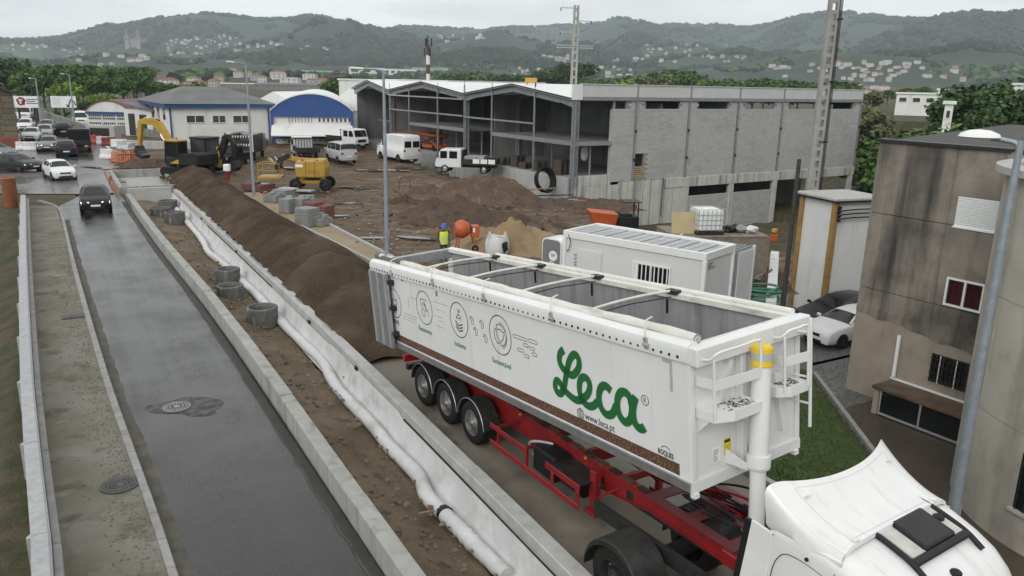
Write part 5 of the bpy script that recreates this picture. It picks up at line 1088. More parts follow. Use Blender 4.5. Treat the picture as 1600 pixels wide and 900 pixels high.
    # side guard rails in red
    x0=2.15; xe=chpix(880,800,.45)[0]; xm=chpix(788,712,.85)[0]
    for z in(.42,.82):
        mb=MB(); mb.b2((x0,.02,z-.06),(xe if z<.6 else xm,.05,z+.06)); obj('side_guard',mb,m_redw,R,bevel=.01)
    for x in(x0+.3,xm-.05,): cb('guard_post',(x-.03,.05,.4),(x+.03,.1,.9),m_redw); cb('guard_arm',(x-.03,.1,.84),(x+.03,.64,.9),m_redw)
    xs=xe-1.15; mb=MB(); mb.b2((xs,.02,.76),(xe,.05,.9)); mb.b2((xe-.12,.021,.48),(xe,.051,.76)); mb.b2((xs+.2,.02,.48),(xs+.3,.05,.76)); obj('side_guard',mb,m_redw,R,bevel=.01)
    mb=MB(); mb.b2((xs,.05,.86),(xe,.62,.9)); obj('step_plate',mb,m_guard,R)
    # tank, toolbox and hoses behind the guard
    mb=MB(); mb.b2((xm+.05,.15,.42),(xm+.85,.6,.98)); obj('toolbox',mb,m_black,R,bevel=.05,seg=2)
    mb=MB(); mb.cyl((xm+1.0,.35,.62),(xm+1.65,.35,.62),.16,n=16); obj('air_tank',mb,m_black,R,smooth=40); mb=MB(); mb.tube(crv([(xm-.1,.3,.6),(xm-.15,.2,.9),(xm+.05,.3,1.0),(xm+.3,.5,1.0)],6),.03,6); obj('hose',mb,m_galv,R,smooth=60)
    mb=MB(); mb.cyl((xm+.95,.3,.75),(xm+2.0,.45,.85),.05,n=10); obj('strut',mb,m_dkmetal,R)
    # landing legs
    lx=chpix(905,806,.25)[0]
    for y in(.34,2.0):
        mb=MB(); mb.b2((lx-.09,y,.45),(lx+.09,y+.16,1.12)); mb.b2((lx-.065,y+.02,.28),(lx+.065,y+.14,.5)); lg=obj('landing_leg',mb,m_redw,R,bevel=.012); mb=MB(); mb.b2((lx-.16,y-.03,.2),(lx+.16,y+.19,.29)); obj('foot',mb,m_redw,lg)
        mb=MB(); mb.beam((lx,y+.08,.5),(lx+.5,y+.3,.95),.05,.05); obj('leg_brace',mb,m_redw,R)
    cb('leg_crossbar',(lx-.04,.5,.7),(lx+.04,2.0,.78),m_redw)
    # hoses on the gooseneck
    for k,(y0,c) in enumerate(((.9,m_black),(1.05,m_black),(1.2,m_redw),(1.4,m_black))):
        mb=MB(); mb.tube(crv([(gx+.5,y0,1.2),(gx+1.4,y0+.1,1.26+.03*k),(FE-1.5,y0+.05*k,1.36),(FE-.3,y0,1.55+.1*k),(FE+.6,y0-.05,1.5)],8),.022,6); obj('air_hose',mb,c,R,smooth=60)
    for x in(2.6,5.0): mb=MB(); mb.ico((x,.55,1.12),.045,0,1); obj('side_lamp',mb,m_orange,R)
    return R
trailer()
# ------------------------------------------------------------------ tractor unit
_y=math.radians(-55.5); TF=np.array([math.cos(_y),math.sin(_y),0]); TLt=np.array([-TF[1],TF[0],0]); TO=np.array([4.30,9.46,0]); TM=mrx(TF,TLt,np.array([0,0,1.]),TO)
m_cab=M('cab_white',(.75,.755,.75),(.70,.705,.70),scale=1.6,rough=.34,coat=.3,streak=(.48,.47,.43),slo=.56,shi=.85,sscale=(1.1,7,1.2),detail=9)
m_gap=M('panel_gap',(.04,.04,.042),rough=.8)
def tractor():
    R=thing('tractor_unit','white truck cab with roof wind deflector and black roof hatch','truck',mat=TM)
    hw=1.22
    # cab shell: rings along x; each ring is a rounded section
    def ring(x,zt,zb,w,rad,crown):
        pts=[(-w,zb),(-w*1.0,zb+.6),(-w,zt-rad-.1)]
        for a in np.linspace(180,90,7): pts.append((-w+rad+rad*math.cos(math.radians(a)),zt-rad+rad*math.sin(math.radians(a))))
        for q in np.linspace(-.7,.7,6): pts.append(((w-rad)*q,zt+crown*(1-q*q)))
        for a in np.linspace(90,0,7): pts.append((w-rad+rad*math.cos(math.radians(a)),zt-rad+rad*math.sin(math.radians(a))))
        pts+= [(w,zt-rad-.1),(w,zb+.6),(w,zb)]
        return [(x,y,z) for y,z in pts]
    prof=[(0,2.98,.9,1.18,.14),(.12,3.02,.85,1.22,.18),(.8,3.04,.7,1.23,.2),(1.1,2.99,.6,1.23,.24),(1.4,2.9,.55,1.23,.28),(1.65,2.8,.5,1.22,.32),(1.85,2.66,.45,1.2,.38),(2.0,2.48,.43,1.17,.42),(2.12,2.2,.4,1.12,.42),(2.34,1.6,.38,1.1,.3),(2.36,1.2,.36,1.1,.2)]
    mb=MB(); mb.loft([ring(x,zt,zb,w,r,.05) for x,zt,zb,w,r in prof]); obj('cab',mb,m_cab,R,smooth=60)
    # roof deflector (scoop shaped)
    def top(u,v): # u -1..1 across, v 0 front .. 1 rear
        xr=.2-.26*(abs(u)**2.2); x=.98-(.98-xr)*v
        z=3.1+.04*(1-u*u)+.44*v**1.9-.12*v*v*(1-abs(u)**2)
        y=u*(1.23-.12*(1-v))
        e=max(0,abs(u)-.86)/.14; z-=.06*e*e
        return (x,y,z)
    mb=MB(); U=np.linspace(-1,1,29); V=np.linspace(0,1,17); g=[top(u,v) for v in V for u in U]; n=len(U)
    fs=[(i*n+j,i*n+j+1,(i+1)*n+j+1,(i+1)*n+j) for i in range(len(V)-1) for j in range(n-1)]; lo=[(x+.01,y*.985,z-.05) for x,y,z in g]; N_=len(g)
    fs+=[tuple(q+N_ for q in f[::-1]) for f in fs]
    mb.add(g+lo,fs)
    b=[j for j in range(n)]+[i*n+n-1 for i in range(1,len(V))]+[(len(V)-1)*n+j for j in range(n-2,-1,-1)]+[i*n for i in range(len(V)-2,0,-1)]
    mb.f+= [(b[k],b[(k+1)%len(b)],b[(k+1)%len(b)]+N_,b[k]+N_) for k in range(len(b))]; mb.mi+=[0]*len(b)
    df=obj('roof_deflector',mb,m_cab,R,smooth=50)
    for s in(-1,1): # side skirts of the deflector
        mb=MB(); A=[top(s,v) for v in V]; mb.loft([[(x,y*.995,z-.0),(x-.01,s*(abs(y)+.03),z-.035),(x-.015*v,s*(abs(y)+.05),z-.10),(x,s*(1.2+.06*v),z-.2-.08*v),(x+.02,s*(1.2+.03*v),2.95),(x+.03,s*1.18,2.88),(x+.03,s*1.08,2.86),(x,y*.97,z-.05)] for (x,y,z),v in zip(A,V)]); obj('deflector_side',mb,m_cab,R,smooth=50)
        for (u,v) in((.78*s,.08),(.74*s,.8)): # fixing plates
            x,y,z=top(u,v); mb=MB(); mb.box((x,y,z+.006),(.13,.09,.012),M=Matrix.Rotation(-.1-.6*v,3,'Y')); q=obj('fixing_plate',mb,m_cab,R,bevel=.004)
            mb=MB(); 
    # panel line round the deflector face
    mb=MB(); pts=[top(u,.08) for u in np.linspace(-.8,.8,14)]+[top(.8,v) for v in np.linspace(.1,.9,10)]+[top(u,.92) for u in np.linspace(.75,-.75,14)]+[top(-.8,v) for v in np.linspace(.9,.1,10)]
    mb.tube([(x,y,z+.003) for x,y,z in pts],.005,5,closed=True); obj('pressed_line',mb,M('line_grey',(.64,.64,.63),rough=.5),R)
    # hatch, roof bars, cross bar, fixtures
    zr=3.085
    mb=MB(); mb.prism([(.9,-.42,zr-.03),(.9,.7,zr-.03),(1.47,.7,zr-.165),(1.47,-.42,zr-.165)],(0,0,0),(0,0,.06)); obj('roof_well',mb,M('roof_dusty',(.55,.54,.5),(.42,.41,.37),scale=5,rough=.7),R,bevel=.01)
    mb=MB(); mb.box((1.18,.17,zr-.04),(.5,.68,.1),M=Matrix.Rotation(.235,3,'Y')); obj('roof_hatch',mb,M('hatch_glass',(.012,.012,.013),(.02,.02,.021),scale=3,rough=.25,spec=.25),R,bevel=.04,seg=3)
    for s in(-1,1): mb=MB(); mb.tube(crv([(.8,.12+s*.62,zr+.02),(1.0,.12+s*.62,zr+.0),(1.25,.12+s*.62,zr-.06),(1.46,.12+s*.62,zr-.13),(1.66,.12+s*.62,zr-.25)],6),.036,8); obj('roof_bar',mb,m_black,R,smooth=60)
    mb=MB(); mb.beam((1.47,-.5,zr-.11),(1.47,.74,zr-.11),.11,.05,up=(.25,0,1)); obj('cross_bar',mb,m_black,R,bevel=.02)
    for x,y,z in((1.15,.6,zr-.03),(1.72,-.02,zr-.27)): mb=MB(); mb.lathe([(.07,-.05),(.07,.02),(.04,.045),(.001,.05)],16,(x,y,z)); obj('roof_vent',mb,m_black,R,smooth=40)
    # windscreen and visor
    mb=MB(); mb.prism([(2.13,-.98,2.2),(2.13,.98,2.2),(2.36,1.04,1.45),(2.36,-1.04,1.45)],(0,0,0),(.03,0,.01)); obj('windscreen',mb,m_glass,R)
    # doors, sleeper locker line, side window
    y=-1.232
    mb=MB(); mb.tube(crv([(.12,y+.004,1.2),(.1,y+.004,2.2),(.2,y+.004,2.62),(.45,y+.006,2.72),(.95,y+.004,2.66),(1.15,y+.004,2.55)],8),.006,5); obj('panel_seam',mb,m_gap,R)
    mb=MB(); mb.tube([(.95,y+.002,2.8),(.96,y,1.0)],.006,5); obj('door_seam',mb,m_gap,R); mb=MB(); mb.tube([(0.02,y+.03,2.84),(1.6,y+.012,2.78)],.006,5); obj('roof_seam',mb,m_gap,R)
    mb=MB(); mb.prism([(1.05,y-.004,1.7),(1.75,y-.004,1.6),(1.7,y+.0,2.35),(1.1,y-.002,2.4)],(0,0,0),(0,-.012,0)); obj('door_window',mb,m_glass,R)
    mb=MB(); mb.cyl((.58,y+.0,2.79),(.58,y-.02,2.79),.025,n=10); obj('side_lamp',mb,m_black,R)
    # side extenders with black rubber edge
    for s in(-1,1):
        mb=MB(); mb.prism([(-.5,s*1.2,.9),(.05,s*1.24,.9),(.05,s*1.22,2.86),(-.3,s*1.18,2.86)],(0,0,0),(0,-s*.04,0)); obj('side_extender',mb,m_cab,R,bevel=.01)
        mb=MB(); mb.beam((-.53,s*1.18,.9),(-.34,s*1.16,2.84),.05,.1); obj('rubber_edge',mb,m_black,R)
    # chassis, drive axle, mudguards, fifth wheel, front axle
    def cb(n,a,b,m,**k): mb=MB(); mb.b2(a,b); return obj(n,mb,m,R,**k)
    for s in(-1,1): cb('frame_rail',(-4.2,s*.4-.05,.75),(1.8,s*.4+.05,1.0),m_dkmetal)
    ax=chpix(985,890,.52); w=CO+CF*ax[0]+CL*ax[1]; dx=float((w-TO)@TF); dx=min(dx,-1.6)
    cb('drive_axle',(dx-.1,-.9,.42),(dx+.1,.9,.62),m_dkmetal)
    for s in(-1,1):
        wheel(R,dx,s*1.22,.52,.52,.62,dirn=-s,dual=True,rimm=m_dkmetal); wheel(R,1.35,s*1.2,.52,.52,.32,dirn=-s)
        mb=MB(); rr=.66; A=np.radians(np.linspace(-5,185,26)); y0,y1=s*1.26,s*.58
        mb.loft([[(dx+rr*math.cos(a),y0,.5+rr*math.sin(a)),(dx+rr*math.cos(a),y1,.5+rr*math.sin(a)),(dx+(rr-.03)*math.cos(a),y1,.5+(rr-.03)*math.sin(a)),(dx+(rr-.03)*math.cos(a),y0+s*.0,.5+(rr-.12)*math.sin(a))] for a in A]); obj('mudguard',mb,m_guard,R,smooth=40,bevel=.01)
    mb=MB(); mb.lathe([(.01,1.1),(.5,1.1),(.5,1.04),(.01,1.04)],24,(dx+.2,0,0)); None
    cb('catwalk',(-1.0,-.7,1.0),(-.1,.7,1.04),m_galv); cb('fuel_tank',(-1.5,-1.2,.4),(-.1,-.62,.95),m_alu,bevel=.08,seg=3); cb('bumper',(2.2,-1.2,.35),(2.42,1.2,.75),m_cab,bevel=.06,seg=2)
    for s in(-1,1):
        mb=MB(); mb.b2((2.0,s*1.5-.1,1.7),(2.12,s*1.5+.1,2.3)); obj('mirror',mb,m_black,R,bevel=.03); mb=MB(); mb.b2((2.36,s*.8-.2,.8),(2.42,s*.8+.2,1.0)); obj('headlight',mb,m_hl,R)
tractor()
# ------------------------------------------------------------------ cars
def paint(n,c,r=.28): return M('paint_'+n,c,tuple(k*.9 for k in c),scale=1.5,rough=r,coat=.0,spec=.3 if max(c)<.05 else .5,streak=tuple(k*.7+.03 for k in c),slo=.66,shi=.95,sscale=(2,2,1))
P_black=paint('black',(.012,.012,.014)); P_white=paint('white',(.72,.73,.73)); P_silver=paint('silver',(.42,.43,.44)); P_grey=paint('grey',(.16,.165,.17)); P_navy=paint('navy',(.015,.018,.03)); P_dkgreen=paint('dark_green',(.02,.026,.024)); P_bluegrey=paint('blue_grey',(.16,.18,.2))
m_grille=M('grille',(.012,.012,.012),rough=.4)
#          x,   w,  zb,  belt, roof, wr   (metres, for each body kind); flags: W windscreen end, R rear glass end
KIND={
'hatch':(4.0,[(2.0,.62,.3,.6,.64,.5),(1.9,.76,.22,.72,.76,.62),(1.55,.84,.2,.84,.88,.7),(1.02,.86,.2,.95,.98,.72),(.22,.86,.2,.97,1.40,.58),(-.5,.86,.2,.98,1.46,.6),(-1.25,.86,.2,1.0,1.42,.58),(-1.82,.82,.22,1.02,1.06,.62),(-1.97,.76,.28,.86,.9,.6)],3,6,.6,1.24,-1.24),
'sedan':(4.65,[(2.32,.62,.3,.58,.62,.5),(2.2,.78,.22,.7,.74,.62),(1.8,.88,.2,.82,.86,.74),(1.0,.9,.2,.93,.96,.76),(.25,.9,.2,.95,1.36,.6),(-.45,.9,.2,.96,1.43,.62),(-1.1,.9,.2,.98,1.36,.58),(-1.72,.88,.2,1.0,1.04,.68),(-2.2,.82,.24,.95,.99,.64),(-2.32,.74,.3,.8,.84,.6)],3,6,.62,1.42,-1.38),
'estate':(4.7,[(2.35,.62,.3,.58,.62,.5),(2.22,.8,.22,.72,.76,.64),(1.85,.9,.2,.85,.9,.76),(1.0,.92,.2,.95,.99,.78),(.2,.92,.2,.97,1.38,.62),(-.6,.92,.2,.98,1.45,.64),(-1.7,.92,.2,1.0,1.4,.62),(-2.2,.88,.22,1.02,1.06,.66),(-2.33,.8,.3,.85,.9,.62)],3,6,.64,1.45,-1.4),
'suv':(4.15,[(2.07,.66,.36,.72,.76,.54),(1.95,.8,.3,.88,.92,.66),(1.6,.88,.28,.98,1.02,.76),(1.0,.89,.28,1.06,1.1,.76),(.3,.89,.28,1.08,1.52,.62),(-.5,.89,.28,1.1,1.57,.64),(-1.45,.89,.28,1.12,1.5,.62),(-1.95,.86,.3,1.14,1.18,.66),(-2.06,.8,.36,.95,1.0,.62)],3,6,.66,1.28,-1.28),
'minivan':(4.5,[(2.25,.7,.34,.8,.84,.6),(2.15,.8,.3,.98,1.02,.7),(1.95,.84,.28,1.1,1.13,.74),(1.3,.85,.28,1.14,1.82,.7),(.4,.85,.28,1.14,1.92,.72),(-1.2,.85,.28,1.14,1.93,.72),(-2.1,.85,.28,1.14,1.86,.7),(-2.2,.84,.3,1.12,1.2,.74),(-2.25,.8,.36,.95,1.0,.7)],2,6,.62,1.45,-1.35),
'van':(5.4,[(2.7,.8,.36,.8,.84,.7),(2.6,.92,.3,1.0,1.04,.8),(2.2,.97,.28,1.22,1.26,.84),(1.45,.98,.28,1.3,2.1,.82),(.9,.98,.28,1.3,2.5,.84),(-1.0,.98,.28,1.3,2.58,.86),(-2.55,.98,.28,1.3,2.56,.86),(-2.68,.96,.32,1.3,2.4,.86),(-2.7,.94,.36,1.2,2.2,.84)],2,3,.72,1.75,-1.7),
}
def car(name,label,cat,pos,head,pm,kind='hatch',sc=1.0,group=None,lights=False,wf=True,roofmat=None,z=0,rims=None):
    Lc,stn,iw,ir,rw,xf,xr=KIND[kind]; R=thing(name,label,cat,(pos[0],pos[1],z),math.atan2(head[1],head[0]),group); R.scale=(sc,sc,sc)
    def ring(x,w,zb,zl,zr,wr):
        cab=zr-zl; h=[(0,zb),(w*.86,zb),(w*.97,zb+.1),(w,zb+(zl-zb)*.5),(w*.965,zl-.03),(w*.94,zl)]
        if cab>.15: h+=[(w*.94+(wr-w*.94)*.48,zl+cab*.5),(wr+.03,zr-.09),(wr-.06,zr-.015),(wr*.5,zr+.015),(0,zr+.025)]
        else: h+=[(w*.9,zl+cab*.3),(wr+.06,zl+cab*.6),(wr,zl+cab*.8),(wr*.5,zr+.01),(0,zr+.018)]
        return [(x,y,z_) for y,z_ in h]
    H=[ring(*s) for s in stn]; mb=MB(); mb.loft([h+[(x,-y,z_) for x,y,z_ in h[-2:0:-1]] for h in H]); body=obj('body',mb,pm,R,smooth=38)
    # glass follows the body surface 6 mm out
    A=[[Vector(p) for p in h] for h in H]
    def patch(nm,pts,mat,par=body):
        mb=MB(); vs=[]
        for a in pts: vs.append(a)
        return vs
    def lerp(a,b,t): return a+(b-a)*t
    def surf(i,j,u,v): # quad between stations i,i+1 and ring pts j,j+1
        return lerp(lerp(A[i][j],A[i+1][j],u),lerp(A[i][j+1],A[i+1][j+1],u),v)
    def glass(nm,fn,nu,nv,mirror=False,both=False,mat=m_glass):
        for s in((1,-1) if both else (1,)):
            g=[[fn(u/nu,v/nv) for u in range(nu+1)] for v in range(nv+1)]; vs=[]
            for r in range(nv+1):
                for c in range(nu+1):
                    p=g[r][c]; du=g[r][min(c+1,nu)]-g[r][max(c-1,0)]; dv=g[min(r+1,nv)][c]-g[max(r-1,0)][c]; n=du.cross(dv)
                    if n.length>1e-9: n.normalize()
                    if n.z<0 and abs(n.z)>.15: n=-n
                    if abs(n.z)<=.15:
                        ctr=Vector((p.x*.2,0,p.z)); 
                        if n.dot(p-ctr)<0: n=-n
                    q=p+n*.008; vs.append((q.x,q.y*s,q.z))
            m=MB(); m.add(vs,[(r*(nu+1)+c,r*(nu+1)+c+1,(r+1)*(nu+1)+c+1,(r+1)*(nu+1)+c) for r in range(nv) for c in range(nu)]); obj(nm,m,mat,R,smooth=60)
    def across(i,t0,t1,w0): # windscreen-like band over the top of the ring between station i and i+1
        def f(u,v):
            t=t0+(t1-t0)*v; P=[lerp(A[i][j],A[i+1][j],t) for j in range(6,11)]; half=P; s=(u*2-1)*w0; k=abs(s)*4; j=min(3,int(k)); 
            Q=half[::-1]; q=lerp(Q[j],Q[j+1],k-j); return Vector((q.x,q.y*(1 if s>=0 else -1),q.z))
        return f
    glass('windscreen',across(iw,.1,.93,.88),8,3)
    if kind!='van': glass('rear_window',across(ir,.12,.8,.84),8,3)
    def sidewin(xa,xb):
        def f(u,v):
            x=xa+(xb-xa)*u; i=max(k for k in range(len(stn)-1) if stn[k][0]>=x) if x<=stn[0][0] else 0; t=(x-stn[i][0])/(stn[i+1][0]-stn[i][0]); 
            lo=lerp(A[i][5],A[i+1][5],t); mi=lerp(A[i][6],A[i+1][6],t); hi=lerp(A[i][7],A[i+1][7],t); q=.1+.84*v; return lerp(lo,mi,q*2) if q<.5 else lerp(mi,hi,q*2-1)
        return f
    xw0=stn[iw+1][0]+.33*(stn[iw][0]-stn[iw+1][0]); 
    if kind=='van': segs=[(xw0-.15,.95)]
    elif kind=='minivan': segs=[(xw0-.1,.55),(.45,-.75),(-.85,-1.95)]
    else:
        xe=stn[ir][0]-.1*(stn[ir][0]-stn[ir+1][0]); mdl=-.32; segs=[(xw0-.12,mdl+.04),(mdl-.04,xe+.0)]
    for a,b in segs: glass('side_window',sidewin(a,b),5,3,both=True)
    def bx(n,a,b,m,bev=.0,par=R): mb=MB(); mb.b2(a,b); return obj(n,mb,m,par,bevel=bev)
    x0=stn[0][0]; x1=stn[-1][0]; w=stn[1][1]; zf=stn[1][3]
    if kind=='van':
        for s in(-1,1): bx('rear_window',(x1-.03,s*.1+(0 if s>0 else -.7),1.42),(x1+.03,s*.1+(.7 if s>0 else 0),2.0),m_glass)
    # lamps, grille, bumper, plates
    for s in(-1,1):
        hl=MB(); hl.loft([[(x0+.0,s*(w-.42),zf-.13),(x0+.0,s*(w-.42),zf-.01),(x0-.25,s*(w-.4),zf+.04),(x0-.25,s*(w-.4),zf-.16)],[(x0-.16,s*(w+.02),zf-.12),(x0-.2,s*(w+.02),zf+.0),(x0-.45,s*(w+.04),zf+.02),(x0-.4,s*(w+.04),zf-.12)]]); obj('headlight',hl,m_hl if not lights else M_on,R)
        tl=MB(); zt=stn[-2][3]; tl.b2((x1-.03,s*(stn[-1][1]-.02),zt-.28),(x1+.3,s*(stn[-1][1]-.26),zt-.08)); obj('tail_light',tl,m_tl,R,bevel=.02)
        mb=MB(); mb.box((stn[iw][0]-.25,s*(stn[iw][1]+.1),stn[iw][3]+.06),(.12,.2,.14)); obj('mirror',mb,pm,R,bevel=.03)
        for x in(xf,xr):
            r=.315 if kind not in('van','suv') else .345
            mb=MB(); yy=s*(max(q[1] for q in stn)); mb.lathe([(r+.06,-.03),(r+.06,.012),(r-.02,.016),(.001,.016)],24,(x,0,r+.005),axis='y'); mb.v=[(a,yy+(b if s>0 else -b),c) for a,b,c in mb.v]; obj('wheel_arch',mb,m_grille,R)
            wheel(R,x,yy+.03*s,r,r,.2,dirn=-s,rimm=rims or m_alu,n=20)
    bx('grille',(x0-.1,-.38,zf-.19),(x0+.012,.38,zf-.05),m_grille,.02); bx('lower_grille',(x0-.15,-.5,.26),(x0+.008,.5,.42),m_grille,.03)
    bx('number_plate',(x0+.012,-.26,.44),(x0+.022,.26,.55),m_plate); bx('number_plate',(x1-.035,-.26,zf*.62),(x1-.02,.26,zf*.62+.11),m_plate)
    for s in(-1,1): bx('sill',(-1.0,s*(stn[4][1]-.03),.2),(1.0,s*(stn[4][1]+.006),.32),m_black)
    return R
M_on=bpy.data.materials.new('lit_headlamp'); M_on.use_nodes=True; _b=M_on.node_tree.nodes['Principled BSDF']; _b.inputs['Base Color'].default_value=(.9,.9,.9,1); _b.inputs['Emission Color'].default_value=(1,.97,.9,1); _b.inputs['Emission Strength'].default_value=1.5
def carat(name,label,cat,px,ang,pm,kind='hatch',front=True,**k):
    "px: photo pixel under the middle of the nearer bumper; ang: heading in degrees"
    P=gat(*px); k['z']=float(P[2]); h=np.array([math.cos(math.radians(ang)),math.sin(math.radians(ang))]); Lh=KIND[kind][0]/2*k.get('sc',1)
    c=P[:2]-h*Lh if front else P[:2]+h*Lh
    return car(name,label,cat,c,h,pm,kind,**k)
carat('parked_car' if False else 'car','black hatchback driving towards the camera on the wet lane','car',(151,334),-62,P_black,'hatch',lights=True)
carat('car','white hatchback driving behind the black hatchback','car',(104,283),-48,P_white,'hatch')
carat('car','dark saloon turning out by the end of the barrier','car',(58,269),-22,P_dkgreen,'sedan')
carat('car','grey green car cut by the left picture edge','car',(19,249),-25,P_bluegrey,'sedan')
carat('car','grey saloon with headlamps on, nearest in the oncoming queue','car',(74,238),-66,P_grey,'sedan',lights=True)
carat('car','dark blue crossover with brake lights seen from behind','car',(105,247),118,P_navy,'suv',front=False)
carat('car','white saloon second in the queue by the stone house','car',(47,222),-66,P_white,'sedan')
carat('car','silver hatchback waiting behind the grey saloon','car',(70,217),-64,P_silver,'hatch')
carat('car','pale estate waiting further back in the queue','car',(72,208),-64,P_bluegrey,'estate')
carat('car','white hatchback third in the queue beside the stone house','car',(38,206),-66,P_white,'hatch')
carat('car','black car with white roof beside the dark flatbed lorry','car',(100,214),118,P_black,'suv',front=False)
carat('van','white van far up the road beyond the stone house','van',(38,190),-70,P_white,'minivan')
carat('van','white minivan parked behind the grey boundary wall','van',(128,199),-60,P_white,'minivan')
carat('car','dark grey saloon parked by the white office wall','car',(418,227),5,P_grey,'sedan')
# low lot on the right
_mp=np.array([14.3,33.4])
car('car','white estate car with black roof parked by the stained building','car',at(1272,541,-2.92)[:2]+np.array([1.9,1.2]),(-.86,-.5),P_white,'estate',z=-2.92,rims=m_dkmetal)
car('car','black estate car parked behind the white estate car','car',at(1268,520,-2.92)[:2]+np.array([1.7,1.6]),(-.84,-.54),P_black,'estate',z=-2.92)
# ------------------------------------------------------------------ site vans and lorries
carat('van','silver minivan on the mud seen from behind','van',(546,256),122,P_silver,'minivan',front=False,sc=1.0)
carat('van','white high roof panel van parked on the mud','van',(644,254),128,P_white,'van',front=False)
def lorry(label,px,ang,cabm,bed,crew=False,front=True,L=5.6,cat='lorry',bedm=None,z=0,sc=1,load=None):
    P=gat(*px); z=float(P[2]); h=np.array([math.cos(math.radians(ang)),math.sin(math.radians(ang))]); c=P[:2]-h*L/2 if front else P[:2]+h*L/2
    R=thing('lorry',label,cat,(c[0],c[1],z),math.radians(ang)); bm=bedm or m_dkmetal; x0=L/2; cl=2.3 if crew else 1.6; w=.92
    pr=[(x0,.5),(x0,1.0),(x0-.12,1.25),(x0-.45,2.0),(x0-.6,2.08),(x0-cl+.08,2.1),(x0-cl,2.0),(x0-cl,.5)]
    mb=MB(); mb.loft([[(x,y,z_) for x,z_ in pr] for y in(-w,w)]); mb2=mb; obj('cab',mb,cabm,R,bevel=.06,seg=2)
    mb=MB(); mb.prism([(x0-.13,-.78,1.3),(x0-.13,.78,1.3),(x0-.42,.72,1.95),(x0-.42,-.72,1.95)],(0,0,0),(.03,0,.02)); obj('windscreen',mb,m_glass,R)
    for s in(-1,1):
        for a,b in (((x0-.4,x0-1.05),(x0-1.2,x0-1.95)) if crew else ((x0-.4,x0-1.25),)): mb=MB(); mb.b2((a-.05,s*w-.01,1.28),(b,s*w+.012,1.9)); obj('side_window',mb,m_glass,R)
        mb=MB(); mb.b2((x0-.02,s*.82-.12,.72),(x0+.02,s*.82+.12,.9)); obj('headlight',mb,m_hl,R)
        mb=MB(); mb.b2((x0-.3,s*1.1-.08,1.35),(x0-.22,s*1.1+.08,1.7)); obj('mirror',mb,m_black,R)
        for x in(x0-.85,-x0+1.1): wheel(R,x,s*.94,.37,.37,.24,dirn=-s,rimm=m_alu if cabm is P_white else m_dkmetal,n=20)
        mb=MB(); mb.b2((-x0-.02,s*.8-.1,.55),(-x0+.04,s*.8+.1,.68)); obj('tail_light',mb,m_tl,R)
    mb=MB(); mb.b2((x0-.15,-.9,.35),(x0+.04,.9,.55)); obj('bumper',mb,m_black,R,bevel=.03); mb=MB(); mb.b2((x0-.02,-.55,.7),(x0+.015,.55,1.02)); obj('grille',mb,m_grille,R)
    mb=MB(); mb.b2((x0-.02,-.26,.42),(x0+.055,.26,.52)); obj('number_plate',mb,m_plate,R)
    mb=MB(); mb.b2((-x0+.1,-.4,.5),(x0-cl,.4,.72)); obj('frame',mb,m_dkmetal,R)
    xa,xb=-x0,x0-cl-.1
    if bed:
        mb=MB(); mb.b2((xa,-1,.78),(xb,1,.86)); obj('bed_floor',mb,bm,R)
        hb=.42
        for s in(-1,1):
            n=3
            for k in range(n): mb=MB(); mb.b2((xa+(xb-xa)*k/n+.02,s*1.0-.025,.86),(xa+(xb-xa)*(k+1)/n-.02,s*1.0+.025,.86+hb)); obj('drop_side',mb,bm,R)
        mb=MB(); mb.b2((xa-.03,-1,.86),(xa+.03,1,.86+hb)); obj('tailgate',mb,bm,R); 
        for k in range(8): mb=MB(); mb.b2((xb-.05,-.95+k*.27,.86),(xb,-.9+k*.27,1.95)); obj('headboard_bar',mb,bm,R)
        mb=MB(); mb.b2((xb-.06,-1,1.9),(xb+.01,1,2.0)); obj('headboard',mb,bm,R)
        if load=='slab':
            mb=MB(); mb.b2((xb-1.9,-.75,.88),(xb-.15,.75,1.5)); obj('load_box',mb,m_concrete,R,bevel=.02)
        if load=='signs':
            for k in range(3): mb=MB(); mb.b2((xa-.06,-.95+k*.66,.9),(xa-.03,-.95+k*.66+.56,.9+.42)); obj('white_panel',mb,m_whiteclean,R)
    return R
R=lorry('white crew cab dropside lorry with grey block on its bed',(684,268),172,P_white,True,True,load='slab',L=5.4)
for k in range(3): mb=MB(); x=-2.6+k*.68; mb.b2((x,1.03,.92),(x+.58,1.05,1.3)); obj('side_panel',mb,m_whiteclean,R)
lorry('white crew cab lorry facing the camera before the blue hall',(566,233),-40,P_white,True,True)
lorry('white pickup lorry with black bed seen from behind',(484,252),115,P_white,True,False,front=False,L=4.8)
lorry('dark flatbed lorry on the road seen from behind',(126,240),118,P_black,True,False,front=False,L=6)
